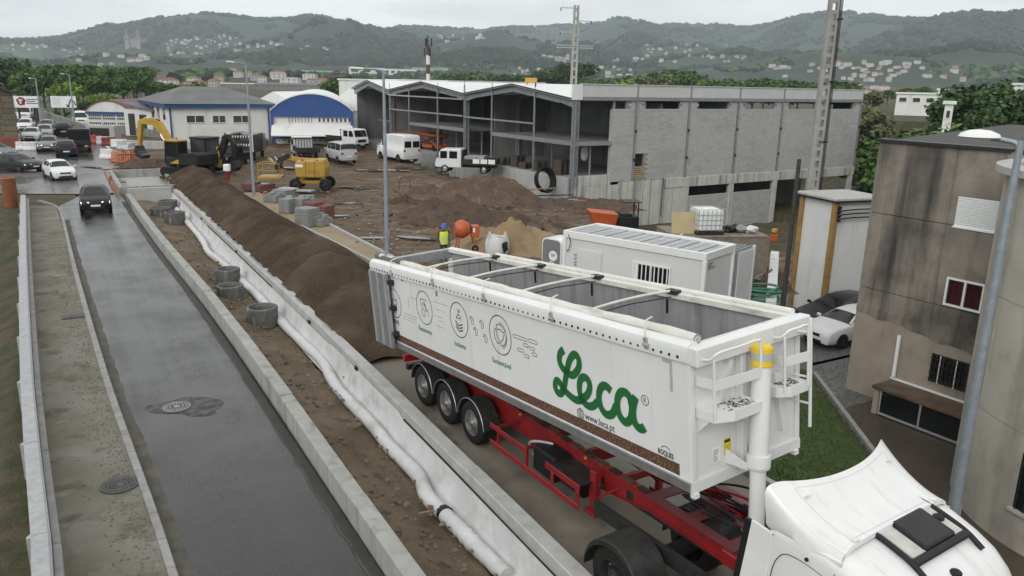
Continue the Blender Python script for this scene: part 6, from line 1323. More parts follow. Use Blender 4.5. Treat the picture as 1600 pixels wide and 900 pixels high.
def tipperbed():
    P=gat(375,252); R=thing('lorry','small dark tipper lorry with slatted white tailboard','lorry',(P[0],P[1]+2.6,P[2]),math.radians(95))
    mb=MB(); mb.b2((-2.6,-1.05,.85),(1.4,1.05,.95)); obj('bed_floor',mb,m_dkmetal,R)
    for s in(-1,1): mb=MB(); mb.b2((-2.6,s*1.05-.04,.95),(1.4,s*1.05+.04,2.4)); obj('bed_side',mb,m_dkmetal,R); wheel(R,-1.6,s*.95,.4,.4,.3,dirn=-s,rimm=m_dkmetal); wheel(R,2.0,s*.95,.4,.4,.25,dirn=-s,rimm=m_dkmetal)
    for z in(1.0,1.55,2.1): mb=MB(); mb.b2((-2.66,-1,z),(-2.6,1,z+.25 if z>1.9 else z+.4)); obj('tailboard',mb,m_dkmetal,R)
    for k in range(9): 
        for z in(1.42,2.18): mb=MB(); mb.b2((-2.7,-.98+k*.235,z),(-2.64,-.9+k*.235,z+.2)); obj('white_slat',mb,m_whiteclean,R)
    for s in(-1,1): mb=MB(); mb.b2((-2.7,s*1.02-.06,.9),(-2.62,s*1.02+.06,2.6)); obj('bed_post',mb,m_whiteclean,R)
    mb=MB(); mb.b2((1.5,-1,.6),(3.1,1,2.3)); obj('cab',mb,P_grey,R,bevel=.12,seg=2); mb=MB(); mb.b2((-2.6,-.45,.5),(3,.45,.8)); obj('frame',mb,m_dkmetal,R); mb=MB(); mb.b2((-2.68,-.9,.45),(-2.6,.6,.75)); obj('underrun_board',mb,m_whiteclean,R)
tipperbed()
def jeep():
    P=gat(349,263); R=thing('pickup_truck','old black off road pickup standing beside the tipper lorry','pickup',(P[0]+.2,P[1]+1.8,P[2]),math.radians(-100)); pm=P_black
    mb=MB(); mb.loft([[(x,y,z) for x,z in((2.0,.5),(2.05,.95),(1.9,1.15),(.9,1.2),(.65,1.8),(-.4,1.85),(-.5,1.2),(-2.1,1.2),(-2.1,.5))] for y in(-.85,.85)]); obj('body',mb,pm,R,bevel=.06,seg=2)
    mb=MB(); mb.prism([(.88,-.72,1.25),(.88,.72,1.25),(.68,.68,1.75),(.68,-.68,1.75)],(0,0,0),(.025,0,.0)); obj('windscreen',mb,m_glass,R)
    mb=MB(); mb.b2((-.35,-.8,1.84),(.6,.8,1.92)); obj('roof',mb,M('canvas_roof',(.1,.1,.08),(.14,.14,.11),scale=4,rough=.9),R,bevel=.04)
    for s in(-1,1):
        mb=MB(); mb.b2((-.3,s*.85-.01,1.25),(.55,s*.85+.012,1.75)); obj('side_window',mb,m_glass,R); mb=MB(); mb.cyl((2.0,s*.6,.85),(2.08,s*.6,.85),.12,n=14); obj('headlight',mb,m_hl,R)
        for x in(1.2,-1.25): wheel(R,x,s*.87,.4,.4,.24,dirn=-s,n=20)
    mb=MB(); mb.b2((2.0,-.85,.45),(2.16,.85,.62)); obj('bumper',mb,m_dkmetal,R,bevel=.02); mb=MB(); mb.b2((2.03,-.4,.7),(2.07,.4,.98)); obj('grille',mb,m_grille,R)
jeep()
# ------------------------------------------------------------------ machines
def track(R,y0,y1,Lh,h,name='crawler_track'):
    P=[]; r=h/2
    for a in np.linspace(90,270,9): P.append((-Lh+r*math.cos(math.radians(a)),r+r*math.sin(math.radians(a))))
    for a in np.linspace(-90,90,9): P.append((Lh+r*math.cos(math.radians(a)),r+r*math.sin(math.radians(a))))
    mb=MB(); mb.loft([[(x,y,z) for x,z in P] for y in(y0,y1)]); t=obj(name,mb,m_rubber,R)
    q=resamp(np.array(P+[P[0]]),.22); mb=MB()
    for i in range(len(q)-1):
        d=q[i+1]-q[i]; mb.beam((q[i][0],(y0+y1)/2,q[i][1]),(q[i][0]+d[0]*.4,(y0+y1)/2,q[i][1]+d[1]*.4),abs(y1-y0)*1.02,.06,up=(0,0,1) if abs(d[0])>abs(d[1]) else (1,0,0))
    obj('track_pads',mb,m_dkmetal,t)['kind']='stuff'
def armseg(R,name,pts,w,h,mat,hh=None):
    mb=MB(); n=len(pts); rings=[]
    for i,(x,z) in enumerate(pts):
        a=pts[max(i-1,0)]; b=pts[min(i+1,n-1)]; d=np.array([b[0]-a[0],b[1]-a[1]]); d/=np.linalg.norm(d); k=(hh[i] if hh else h)/2; nx,nz=-d[1]*k,d[0]*k; rings.append([(x+nx,-w/2,z+nz),(x+nx,w/2,z+nz),(x-nx,w/2,z-nz),(x-nx,-w/2,z-nz)])
    mb.loft(rings); return obj(name,mb,mat,R,bevel=.02)
def ram(R,a,b,y=0,name='hydraulic_ram'):
    a=np.array([a[0],y,a[1]]);b=np.array([b[0],y,b[1]]);m=a+(b-a)*.55; mb=MB(); mb.cyl(a,m,.07,n=10); o=obj(name,mb,m_dkmetal,R,smooth=40); mb=MB(); mb.cyl(m,b,.04,n=8); obj('ram_rod',mb,m_chrome,o,smooth=40)
def excavator():
    P=gat(268,277); R=thing('excavator','yellow and black excavator with raised yellow boom and digging bucket','excavator',(P[0]+.9,P[1]+1.1,P[2]),math.radians(157))
    for s in(-1,1): track(R,s*.75,s*1.25,1.35,.75)
    mb=MB(); mb.lathe([(.01,.7),(.65,.7),(.65,1.0),(.01,1.0)],20); obj('slew_ring',mb,m_dkmetal,R); mb=MB(); mb.b2((-.9,-.75,.3),(.9,.75,.7)); obj('undercarriage',mb,m_dkmetal,R)
    mb=MB(); mb.prism([(-2.1,-1.2,1.0),(1.1,-1.2,1.0),(1.1,-1.2,1.35),(-.4,-1.2,1.9),(-2.0,-1.2,2.05),(-2.2,-1.2,1.6)],(0,0,0),(0,2.4,0)); obj('upper_body',mb,m_black,R,bevel=.06,seg=2)
    mb=MB(); mb.b2((-2.35,-1.15,1.05),(-2.0,1.15,1.95)); obj('counterweight',mb,m_black,R,bevel=.12,seg=3)
    # cab on the near side
    y0,y1=.25,1.2
    mb=MB()
    for x,y in((-.35,y0),(-.35,y1),(1.05,y0),(1.05,y1)): mb.beam((x,y,1.3),(x-(.12 if x>0 else 0),y,2.85),.09,.09)
    mb.b2((-.4,y0-.03,1.05),(1.1,y1+.03,1.45)); obj('cab_frame',mb,m_black,R); mb=MB(); mb.b2((-.45,y0-.08,2.83),(1.0,y1+.08,2.98)); obj('cab_roof',mb,m_yellow,R,bevel=.04)
    for a,b in(((-.3,y1-.01,1.5),(.95,y1+.01,2.8)),((1.0,y0+.05,1.5),(1.03,y1-.05,2.8)),((-.37,y0+.05,1.9),(-.35,y1-.05,2.8)),((-.3,y0-.01,1.5),(.95,y0+.01,2.8))): mb=MB(); mb.b2(a,b); obj('cab_window',mb,m_glass,R)
    mb=MB(); mb.prism([(-.4,y1+.035,1.1),(.6,y1+.035,1.1),(-.4,y1+.035,1.5)],(0,0,0),(0,.02,0)); obj('cab_stripe',mb,m_yellow,R)
    armseg(R,'boom',[(.9,1.5),(1.9,3.0),(2.7,4.0),(3.3,4.3),(4.6,4.2)],.36,.5,m_yellow,[.45,.6,.72,.6,.35]); armseg(R,'arm',[(4.2,4.4),(4.7,4.15),(4.95,3.0),(5.05,2.2)],.3,.4,m_yellow,[.3,.5,.4,.25])
    for s in(-.22,.22): ram(R,(1.0,1.35),(2.4,3.3),s)
    ram(R,(2.6,4.4),(4.25,4.55)); ram(R,(4.95,4.0),(5.2,2.6))
    mb=MB(); mb.loft([[(x,y,z) for x,z in((5.15,2.25),(5.35,1.75),(5.1,1.3),(4.6,1.15),(4.4,1.5),(4.7,1.6),(4.95,1.8))] for y in(-.45,.45)]); b=obj('bucket',mb,m_dkmetal,R,bevel=.02)
    for k in range(5): mb=MB(); mb.prism([(4.42,-.42+k*.2,1.45),(4.25,-.40+k*.2,1.55),(4.42,-.36+k*.2,1.55)],(0,0,0),(0,.08,0)); obj('tooth',mb,m_galv,b)
    mb=MB(); mb.cyl((.2,.7,2.98),(.2,.7,3.15),.08,n=12); obj('beacon',mb,m_orange,R)
excavator()
def backhoe():
    P=gat(303,274); R=thing('backhoe_loader','black backhoe loader with folded rear arm behind the aggregate pile','backhoe loader',(P[0]+.2,P[1]+1.8,P[2]),math.radians(158)); m=m_black
    mb=MB(); mb.prism([(-1.2,-.55,.6),(2.2,-.55,.6),(2.25,-.5,1.35),(.4,-.55,1.6),(-1.2,-.55,1.4)],(0,0,0),(0,1.1,0)); obj('body',mb,m,R,bevel=.05)
    for s in(-1,1): wheel(R,-.8,s*1.1,.68,.68,.42,dirn=-s,rimm=m_yellow); wheel(R,1.7,s*1.0,.45,.45,.3,dirn=-s,rimm=m_yellow)
    mb=MB()
    for x,y in((-1.0,-.75),(-1.0,.75),(.5,-.75),(.5,.75)): mb.beam((x,y,1.3),(x,y,2.9),.09,.09)
    obj('cab_frame',mb,m,R); mb=MB(); mb.b2((-1.15,-.85,2.88),(.65,.85,3.05)); obj('cab_roof',mb,m_dkmetal,R,bevel=.05)
    for a,b in(((-.95,.74,1.5),(.45,.76,2.85)),((-.95,-.76,1.5),(.45,-.74,2.85)),((.49,-.7,1.6),(.51,.7,2.85)),((-1.02,-.7,1.6),(-1,.7,2.85))): mb=MB(); mb.b2(a,b); obj('cab_window',mb,m_glass2,R)
    armseg(R,'rear_boom',[(-1.4,.9),(-2.2,2.2),(-2.5,3.1),(-2.9,3.2)],.3,.45,m,[.4,.55,.5,.3]); armseg(R,'rear_arm',[(-2.8,3.3),(-3.3,2.5),(-3.4,1.2)],.26,.4,m,[.3,.45,.3]); armseg(R,'swing_link',[(-1.5,.6),(-1.75,1.5),(-1.7,2.3)],.4,.4,m_yellow,[.4,.35,.2])
    mb=MB(); mb.loft([[(x,y,z) for x,z in((-3.55,1.3),(-3.7,.7),(-3.3,.35),(-2.8,.5),(-3.1,.8),(-3.3,1.25))] for y in(-.4,.4)]); obj('rear_bucket',mb,m_dkmetal,R); ram(R,(-1.5,1.6),(-2.3,2.9),.2); ram(R,(-2.4,3.4),(-3.2,2.9))
    for s in(-1,1): mb=MB(); mb.beam((-1.4,s*.9,1.4),(-1.6,s*1.15,.1),.16,.16); mb.b2((-1.8,s*1.15-.2,0),(-1.4,s*1.15+.2,.08)); obj('stabiliser',mb,m,R)
    mb=MB(); mb.prism([(2.6,-1.1,.1),(3.4,-1.1,.15),(2.7,-1.1,.95)],(0,0,0),(0,2.2,0)); obj('front_bucket',mb,m_dkmetal,R)
    for s in(-1,1): mb=MB(); mb.beam((.8,s*.7,1.4),(2.7,s*.7,.6),.14,.22); obj('loader_arm',mb,m,R)
backhoe()
def boomlift():
    P=gat(484,297); R=thing('boom_lift','yellow wheeled boom lift with folded arm and basket on the mud','boom lift',(P[0]+.1,P[1]+.6,P[2]),math.radians(-176))
    mb=MB(); mb.prism([(-1.1,-1.0,.95),(1.0,-1.0,.95),(1.1,-1.0,1.4),(1.05,-1.0,2.2),(-1.0,-1.0,2.3),(-1.2,-1.0,1.7)],(0,0,0),(0,2.0,0)); h=obj('turntable_housing',mb,m_yellow,R,bevel=.14,seg=3)
    for x in(-.35,.3): mb=MB(); mb.b2((x-.015,.985,1.0),(x+.015,1.01,2.2)); obj('cover_gap',mb,m_gap,h)
    for x in(-.5,.55): mb=MB(); mb.b2((x-.1,.8,2.24),(x+.05,.95,2.3)); obj('latch',mb,m_dkmetal,h)
    mb=MB(); mb.b2((.5,.99,1.75),(1.05,1.015,1.95)); obj('white_label',mb,m_whiteclean,h)
    mb=MB()
    for k in range(3): mb.b2((-.7,.995,1.5-.12*k),(.15,1.01,1.52-.12*k))
    obj('label_lines',mb,m_rust,h)['kind']='stuff'
    mb=MB(); mb.b2((-1.0,-.6,.45),(1.0,.6,.75)); obj('chassis',mb,m_yellow,R,bevel=.05); mb=MB(); mb.lathe([(.01,.72),(.6,.72),(.6,.98),(.01,.98)],18); obj('slew_ring',mb,m_dkmetal,R)
    for x in(-1.1,1.1):
        mb=MB(); mb.b2((x-.12,-1,.35),(x+.12,1,.55)); obj('axle',mb,m_yellow,R)
        for s in(-1,1): wheel(R,x,s*1.15,.45,.45,.33,dirn=-s,rimm=m_dkmetal,n=22)
    armseg(R,'lower_boom',[(-.8,2.15),(.9,2.2),(2.2,2.45)],.3,.3,m_yellow); armseg(R,'riser_arm',[(1.6,2.55),(2.3,2.2),(2.6,1.4)],.35,.4,m_dkmetal); armseg(R,'upper_boom',[(2.2,1.25),(3.2,2.3)],.2,.22,m_yellow); ram(R,(2.4,1.2),(3.0,2.25),.2); ram(R,(2.2,1.5),(2.8,2.4),-.2)
    mb=MB(); mb.b2((2.2,-.8,.85),(3.9,.8,.98)); obj('basket_floor',mb,m_orange if False else m_yellow,R)
    for x,y in((2.3,-.75),(2.3,.75),(3.85,-.75),(3.85,.75)): mb=MB(); mb.cyl((x,y,.95),(x,y,1.95),.025,n=6); obj('basket_post',mb,m_yellow,R)
    for z in(1.45,1.95): mb=MB(); mb.tube([(2.3,-.75,z),(3.85,-.75,z),(3.85,.75,z),(2.3,.75,z)],.022,6,closed=True); obj('basket_rail',mb,m_yellow,R)
boomlift()
def mixer():
    P=at(727,393); R=thing('cement_mixer','orange cement mixer standing near the worker','cement mixer',(P[0],P[1],0.02),math.radians(15)); R.scale=(.84,.84,.9)
    mb=MB(); mb.lathe([(.01,-.5),(.32,-.5),(.5,-.22),(.52,.05),(.36,.42),(.3,.46),(.28,.44),(.33,.38),(.47,.04),(.45,-.2)],24,axis='x'); 
    mb.v=[(a*.9-.2,b,c+1.25) for a,b,c in mb.v]; obj('drum',mb,m_orange,R,smooth=40)
    mb=MB(); mb.b2((.35,-.3,.8),(.8,.3,1.45)); obj('motor_housing',mb,m_orange,R,bevel=.05,seg=2); mb=MB(); mb.b2((.4,-.31,1.1),(.52,-.302,1.35)); obj('data_label',mb,m_whiteclean,R)
    for x,y in((-.55,-.4),(-.55,.4),(.6,-.4),(.6,.4)): mb=MB(); mb.beam((x*.7,y*.6,.9),(x,y,.02),.06,.06); obj('leg',mb,m_orange,R)
    mb=MB(); mb.beam((-.4,-.25,1.0),(.6,-.25,1.0),.07,.07); mb.beam((-.4,.25,1.0),(.6,.25,1.0),.07,.07); obj('frame',mb,m_orange,R)
    mb=MB(); mb.tube([( -.62+.0*math.cos(a),.34*math.cos(a),1.25+.34*math.sin(a)) for a in np.linspace(0,6.28,20,endpoint=False)],.03,6,closed=True); obj('tilt_wheel',mb,m_orange,R,smooth=60)
    for s in(-1,1): wheel(R,.5,s*.5,.2,.2,.1,dirn=-s,rimm=m_orange,n=16)
mixer()
def worker():
    P=at(693,409); R=thing('person','worker in blue helmet and yellow hi-vis vest standing on the mud','person',(P[0],P[1],0),math.radians(-60)); sc=1.0
    # skeleton grown into one body surface
    J={'pel':(0,0,.95,.13),'sp':(.0,0,1.15,.135),'ch':(.02,0,1.34,.145),'nk':(.03,0,1.49,.06),'hd':(.05,0,1.58,.06)}
    V=[];E=[];Rr=[]
    def add(p,r): V.append(p); Rr.append(r); return len(V)-1
    a=add((0,0,.95),.135); b=add((0,0,1.15),.13); c=add((.01,0,1.36),.15); d=add((.02,0,1.5),.06); e=add((.03,0,1.6),.055); E+=[(a,b),(b,c),(c,d),(d,e)]
    for s in(-1,1):
        h=add((0,s*.1,.88),.1); k=add((.03,s*.12,.48),.07); f=add((0,s*.13,.09),.05); t=add((.15,s*.15,.04),.045); E+=[(a,h),(h,k),(k,f),(f,t)]
        sh=add((0,s*.2,1.42),.07); el=add((-.03,s*.27,1.14),.05); wr=add((.12,s*.25,.92),.035); ha=add((.16,s*.24,.86),.035); E+=[(c,sh),(sh,el),(el,wr),(wr,ha)]
        for q in range(4): fi=add((.21-.01*q,s*(.27-.025*q),.80+.008*abs(q-1.5)),.011); E.append((ha,fi))
        th=add((.2,s*.2,.85),.012); E.append((ha,th))
    me=bpy.data.meshes.new('body'); me.from_pydata(V,E,[]); me.update(); o=bpy.data.objects.new('body',me); COL.objects.link(o); o.parent=R
    me.materials.append(M('work_clothes',(.035,.035,.038),(.06,.058,.055),scale=6,rough=.9))
    o.modifiers.new('skin','SKIN'); 
    for i,sv in enumerate(me.skin_vertices[0].data): sv.radius=(Rr[i],Rr[i]*(1.25 if i in(0,1,2) else 1)); sv.use_root=(i==0)
    m=o.modifiers.new('sub','SUBSURF'); m.levels=2; m.render_levels=2
    m_skin=M('skin',(.42,.25,.17),rough=.6); mb=MB(); mb.ico((.05,0,1.66),.105,0,2,(1,.82,1.2)); hd=obj('head',mb,m_skin,R,smooth=180)
    mb=MB(); mb.ico((.155,0,1.655),.02,0,1,(1,.8,1.4)); obj('nose',mb,m_skin,hd,smooth=180)
    for s in(-1,1): mb=MB(); mb.ico((.14,s*.035,1.685),.012,0,1); obj('eye',mb,m_black,hd); mb=MB(); mb.ico((.04,s*.09,1.66),.025,0,1,(1,.4,1.3)); obj('ear',mb,m_skin,hd)
    mb=MB(); mb.b2((.143,-.025,1.605),(.15,.025,1.612)); obj('mouth',mb,M('lips',(.25,.1,.09),rough=.6),hd)
    mb=MB(); mb.lathe([(.001,1.86),(.07,1.845),(.115,1.79),(.128,1.72),(.135,1.70),(.15,1.695),(.15,1.685),(.12,1.69)],18,(.045,0,0)); mb.b2((.15,-.09,1.69),(.22,.09,1.705)); obj('helmet',mb,M('helmet_blue',(.02,.12,.5),rough=.35),R,smooth=50)
    m_vest=M('hi_vis_yellow',(.62,.75,.05),(.5,.62,.04),scale=5,rough=.8); m_band=M('reflective_band',(.6,.6,.6),rough=.4)
    def ringv(z,kx,ky,cx=0): return [(cx+kx*math.cos(q),ky*math.sin(q),z) for q in np.linspace(0,6.283,20,endpoint=False)]
    mb=MB(); mb.loft([ringv(.86,.19,.23),ringv(1.0,.185,.225),ringv(1.2,.18,.22,.01),ringv(1.38,.175,.235,.01),ringv(1.46,.12,.19,.01)],caps=False); v=obj('hi_vis_vest',mb,m_vest,R,smooth=60)
    for z in(.98,1.15): mb=MB(); mb.loft([ringv(z,.19,.231),ringv(z+.05,.19,.23)],caps=False); obj('reflective_band',mb,m_band,v,smooth=60)
worker()
def minidumper():
    P=at(964,374,.0); R=thing('mini_dumper','orange and black mini dumper half hidden behind the site cabin','dumper',(P[0],P[1]+.8,0),math.radians(185))
    for s in(-1,1):
        for x in(-.7,.7): wheel(R,x,s*.6,.35,.35,.25,dirn=-s,rimm=m_orange,n=18)
    mb=MB(); mb.loft([[(x,y*k,z) for x,z,k in((.1,.7,.7),(1.3,.75,.8),(1.6,1.5,1),(0,1.35,1))] for y in(-.65,.65)]); obj('skip',mb,m_orange,R,bevel=.03)
    mb=MB(); mb.b2((-1.2,-.5,.5),(0,.5,1.2)); obj('engine_cover',mb,m_black,R,bevel=.06); mb=MB(); mb.b2((-.8,-.45,1.2),(-.2,.45,1.35)); obj('seat',mb,m_black,R,bevel=.03)
    mb=MB(); mb.tube([(-1.1,-.5,1.1),(-1.1,-.5,2.0),(-1.1,.5,2.0),(-1.1,.5,1.1)],.04,8); obj('roll_bar',mb,m_black,R,smooth=60); mb=MB(); mb.b2((-1.25,-.6,1.98),(-.3,.6,2.03)); obj('canopy',mb,m_dkmetal,R)
minidumper()
# ------------------------------------------------------------------ lamps, poles, barrier
def pole_z(px,py,P):
    "height on the vertical through P that shows at image row py"
    d=math.hypot(P[0],P[1]); v=ray(px,py); return CAM_H+v[2]/math.hypot(v[0],v[1])*d
m_lamp=M('lamp_steel',(.33,.37,.41),(.26,.30,.34),scale=6,rough=.5,metal=.4,streak=(.42,.4,.36),slo=.6,shi=.85)
def lamp(label,P,top,arm,r=.09,headr=.45,disc=False,group=None):
    "P base; top,arm = photo pixels of pole top and lamp end"
    R=thing('street_lamp',label,'street lamp',P,0,group); H=pole_z(*top,P)-P[2]; v=ray(*arm); d=math.hypot(P[0],P[1]); A=CAMP+v*(d/math.hypot(v[0],v[1]))-np.array(P)
    mb=MB(); mb.tube([(0,0,0),(0,0,H*.35),(0,0,H)],[r*1.25,r*1.1,r*.62],14); obj('pole',mb,m_lamp,R,smooth=50); mb=MB(); mb.b2((-.2,-.2,-.02),(.2,.2,.03)); mb.cyl((0,0,.03),(0,0,.5),r*1.35,n=14); obj('base_plate',mb,m_lamp,R)
    mb=MB(); a=A/np.linalg.norm(A[:2]); L_=np.linalg.norm(A[:2]); mb.tube(crv([(0,0,H-.35),(a[0]*.05,a[1]*.05,H-.08),(a[0]*.3,a[1]*.3,H),(A[0]*.62,A[1]*.62,H+(A[2]-H)*.62)],6),r*.5,10); obj('arm',mb,m_lamp,R,smooth=50)
    mb=MB(); q=np.array([A[0]*.8,A[1]*.8,H+(A[2]-H)*.8])
    if disc: mb.lathe([(.001,.16),(headr*.5,.14),(headr*.9,.07),(headr,.0),(headr*.9,-.03),(.001,-.05)],24,(A[0]*.86,A[1]*.86,H+.05)); obj('lamp_head',mb,m_lampglass,R,smooth=50)
    else:
        e=np.array([A[0],A[1],A[2]]); s=np.array([A[0]*.58,A[1]*.58,H+(A[2]-H)*.58]); mb.beam(s,e,.24,.1); h=obj('lamp_head',mb,m_lampglass,R,bevel=.03); mb=MB(); mb.beam(s+(e-s)*.2-np.array([0,0,.06]),e-(e-s)*.1-np.array([0,0,.06]),.18,.03); obj('lens',mb,m_glass2,h)
    mb=MB(); mb.b2((r*.9,-.08,.9),(r*1.3,.08,1.3)); obj('service_door',mb,m_lamp,R)
    return R
lamp('tall street lamp at the rear end of the tipper trailer',(*at(605,402)[:2],.05),(591,109),(546,106))
lamp('street lamp standing by the aggregate pile and brick pallets',(*at(397,306)[:2],.05),(383,99),(353,96))
_p=at(1483,832,-2.2); lamp('blue grey street lamp in front of the rounded building',(_p[0],_p[1],gz(_p[0],_p[1])),(1588,220),(1520,213),.115,.42,True)
_p=gat(118,203); lamp('right street lamp of the far left pair by the billboards',tuple(_p),(109,116),(94,115),.09)
_p=gat(66,203); lamp('left street lamp of the far left pair beside the stone house',tuple(_p),(60,123),(44,122),.09)
def polething(name,label,cat,P,H,r0,r1,mat,n=10): R=thing(name,label,cat,P); mb=MB(); mb.tube([(0,0,-.3),(0,0,H)],[r0,r1],n); obj('pole',mb,mat,R,smooth=50); return R
m_pole=M('tarred_pole',(.035,.03,.027),(.06,.05,.045),scale=5,rough=.9)
for label,px,top in(('black utility pole in front of the left billboard',(57,196),(54,126)),('black utility pole in front of the right billboard',(103,196),(98,128))):
    P=gat(*px); R=polething('utility_pole',label,'pole',tuple(P),pole_z(*top,P)-P[2],.13,.09,m_pole); 
    mb=MB(); mb.b2((-.5,-.05,pole_z(*top,P)-P[2]-.5),(.5,.05,pole_z(*top,P)-P[2]-.4)); obj('crossarm',mb,m_pole,R)
P=at(1223,478,-.05); R=polething('post','tall rusty black post beside the white transformer house','post',(P[0],P[1],-.3),pole_z(1238,248,P)+.3,.1,.075,m_pole); mb=MB(); mb.tube([(0,0,5.3),(.25,.1,5.2),(.3,.1,5.0)],.025,6); obj('hook',mb,m_dkmetal,R)
def lattice(name,label,cat,P,H,w0,w1,mat,step,cables=0,arms=()):
    "concrete pole with two legs joined by rungs"
    R=thing(name,label,cat,P,math.atan2(-P[0],P[1])+.35)
    for s in(-1,1): mb=MB(); mb.loft([[(s*w*.5-s*.0+a*t,b*t*1.6,z) for a,b in((-1,-1),(1,-1),(1,1),(-1,1))] for z,w,t in((-1,w0,w0*.2),(H,w1,w1*.22))]); obj('leg',mb,mat,R)
    z=.4; k=0
    while z<H-.2:
        w=w0+(w1-w0)*z/H; mb=MB(); mb.b2((-w*.42,-w*.26,z-step*.17),(w*.42,w*.26,z+step*.17)); obj('rung',mb,mat,R); z+=step; k+=1
    for q in range(cables): mb=MB(); mb.tube([(w0*.62+.06*q,-w0*.4,0),(w1*.62+.06*q,-w1*.4,H)],.022,5); obj('cable',mb,m_black,R)
    if cables:
        for z in np.arange(1.5,H,3.2): mb=MB(); mb.b2((w0*.3,-w0*.45,z),(w0*.9,-w0*.35,z+.08)); obj('cable_clamp',mb,m_black,R)
    for z,l,side in arms:
        mb=MB(); mb.beam((-l if side<=0 else 0,0,z),(l if side>=0 else 0,0,z),.1,.12); a=obj('crossarm',mb,m_galv,R)
        for x in([-l,l] if side==0 else [l*side]): mb=MB(); mb.lathe([(.01,0),(.09,-.05),(.05,-.15),(.09,-.2),(.05,-.3),(.09,-.35),(.01,-.45)],10,(x,0,z)); obj('insulator',mb,m_glass2,a)
    return R
m_cpole=M('pole_concrete',(.34,.335,.32),(.27,.265,.25),scale=1.5,rough=.9)
P=atd(1270,290,47); P[2]=-2.5; lattice('concrete_pole','tall concrete ladder pole with black cables behind the transformer house','pole',tuple(P),26,.52,.36,m_cpole,.55,3)
P=atd(895,160,112); P[2]=1; Hh=pole_z(902,8,P)-P[2]; lattice('power_pole','concrete power pole with crossarms behind the new hall','power pole',tuple(P),Hh,.72,.5,m_cpole,1.1,0,((Hh-.4,2.2,-1),(Hh-2.0,2.2,1),(Hh-3.5,2.2,-1),(Hh-5.2,2.8,0),(Hh-5.5,2.8,0)))
# far mobile phone mast
def mast():
    P,d=hit(669,122,150); P=atd(669,125,230); P[2]=0; R=thing('phone_mast','red and white phone mast with antennas behind the hall roof','phone mast',tuple(P)); H=pole_z(668,57,P); zs=np.linspace(0,H-2.5,8)
    for k in range(7): mb=MB(); mb.cyl((0,0,zs[k]),(0,0,zs[k+1]),.55,n=12); obj('mast_section',mb,m_rust if k in(0,2,4,6) and k!=5 else m_whiteclean,R,smooth=40)
    mb=MB(); mb.cyl((0,0,H-2.5),(0,0,H+.3),.14,n=8); obj('top_pole',mb,m_dkmetal,R)
    for k in range(6):
        a=k*math.pi/3; mb=MB(); mb.box((1.0*math.cos(a),1.0*math.sin(a),H-1.6-(k%2)*2.6),(.35,.3,2.2),a); obj('antenna',mb,m_dkmetal,R); mb=MB(); mb.beam((0,0,H-2.2-(k%2)*2),(math.cos(a),math.sin(a),H-2.2-(k%2)*2),.08,.08); obj('bracket',mb,m_dkmetal,R)
mast()
# ---- long steel and concrete barrier on the left
def barrier():
    R=thing('guard_rail','long galvanised guard rail on a pale concrete edge beside the pavement','guard rail',ST(20,-1.4)); q=[(2,-.62),(12.7,-.80),(21.8,-1.2),(38.3,-1.68),(52,-2.0),(60,-2.2)]; C_=resamp(crv([ST(*k) for k in q],10),4.0)
    sec=[(-.02,.40),(.05,.44),(.05,.50),(-.03,.545),(-.03,.58),(.05,.62),(.05,.68),(-.02,.73),(-.05,.74),(-.05,.39)]
    for i in range(len(C_)-1):
        d=C_[i+1]-C_[i]; d/=np.linalg.norm(d); n=np.array([-d[1],d[0]]); n=n if n@NV[:2]>0 else -n
        mb=MB(); mb.loft([[(*(p+n*(a*1.5-.06)),z) for a,z in sec] for p in(C_[i]+d*.0,C_[i+1]+d*.12)]); b=obj('beam',mb,m_galv,R,world=True)
        mb=MB(); mb.prism([(*p,-.3) for p in(C_[i]+n*.0,C_[i+1]-d*.015+n*.0,C_[i+1]-d*.015+n*.15,C_[i]+n*.15)],(0,0,0),(0,0,.82)); obj('concrete_edge',mb,m_kerb,R,world=True,bevel=.03)
        mb=MB(); mb.prism([(*p,.33) for p in(C_[i]-n*.2,C_[i+1]-d*.01-n*.2,C_[i+1]-d*.01+n*.02,C_[i]+n*.02)],(0,0,0),(0,0,.045)); obj('top_plate',mb,m_galv,R,world=True)
        c=C_[i]-n*.27; mb=MB(); mb.b2((c[0]-.05,c[1]-.06,-.9),(c[0]+.05,c[1]+.06,.76)); obj('post',mb,m_galv,R,world=True,bevel=.01)
        # steel capping seen from above
        mb=MB(); mb.prism([(*p,.735) for p in(C_[i]-n*.27,C_[i+1]-d*.02-n*.27,C_[i+1]-d*.02-n*.02,C_[i]-n*.02)],(0,0,0),(0,0,.02)); obj('cap_strip',mb,m_galv,R,world=True)
    return R
barrier()
# orange corrugated duct by the barrier
def duct():
    P=at(20,332,-.4); R=thing('cable_duct','orange corrugated duct standing upright behind the guard rail','duct',(P[0],P[1],-.6))
    mb=MB(); prof=[]
    for k in range(26): prof+=[(.36,.5+k*.1),(.42,.53+k*.1),(.42,.57+k*.1),(.36,.6+k*.1)]
    mb.lathe(prof+[(.3,3.1),(.3,2.9)],24); R2=obj('duct_coil',mb,M('duct_orange',(.33,.12,.055),(.25,.09,.045),scale=4,rough=.6),R,smooth=30)
    R2.scale=(1,1,.78); mb=MB(); mb.tube(crv([(-.35,0,1.6),(-.6,.1,.9),(-.5,.2,.2),(.1,.1,-.3)],8),.05,8); obj('loose_end',mb,bpy.data.materials['duct_orange'],R,smooth=60)
duct()
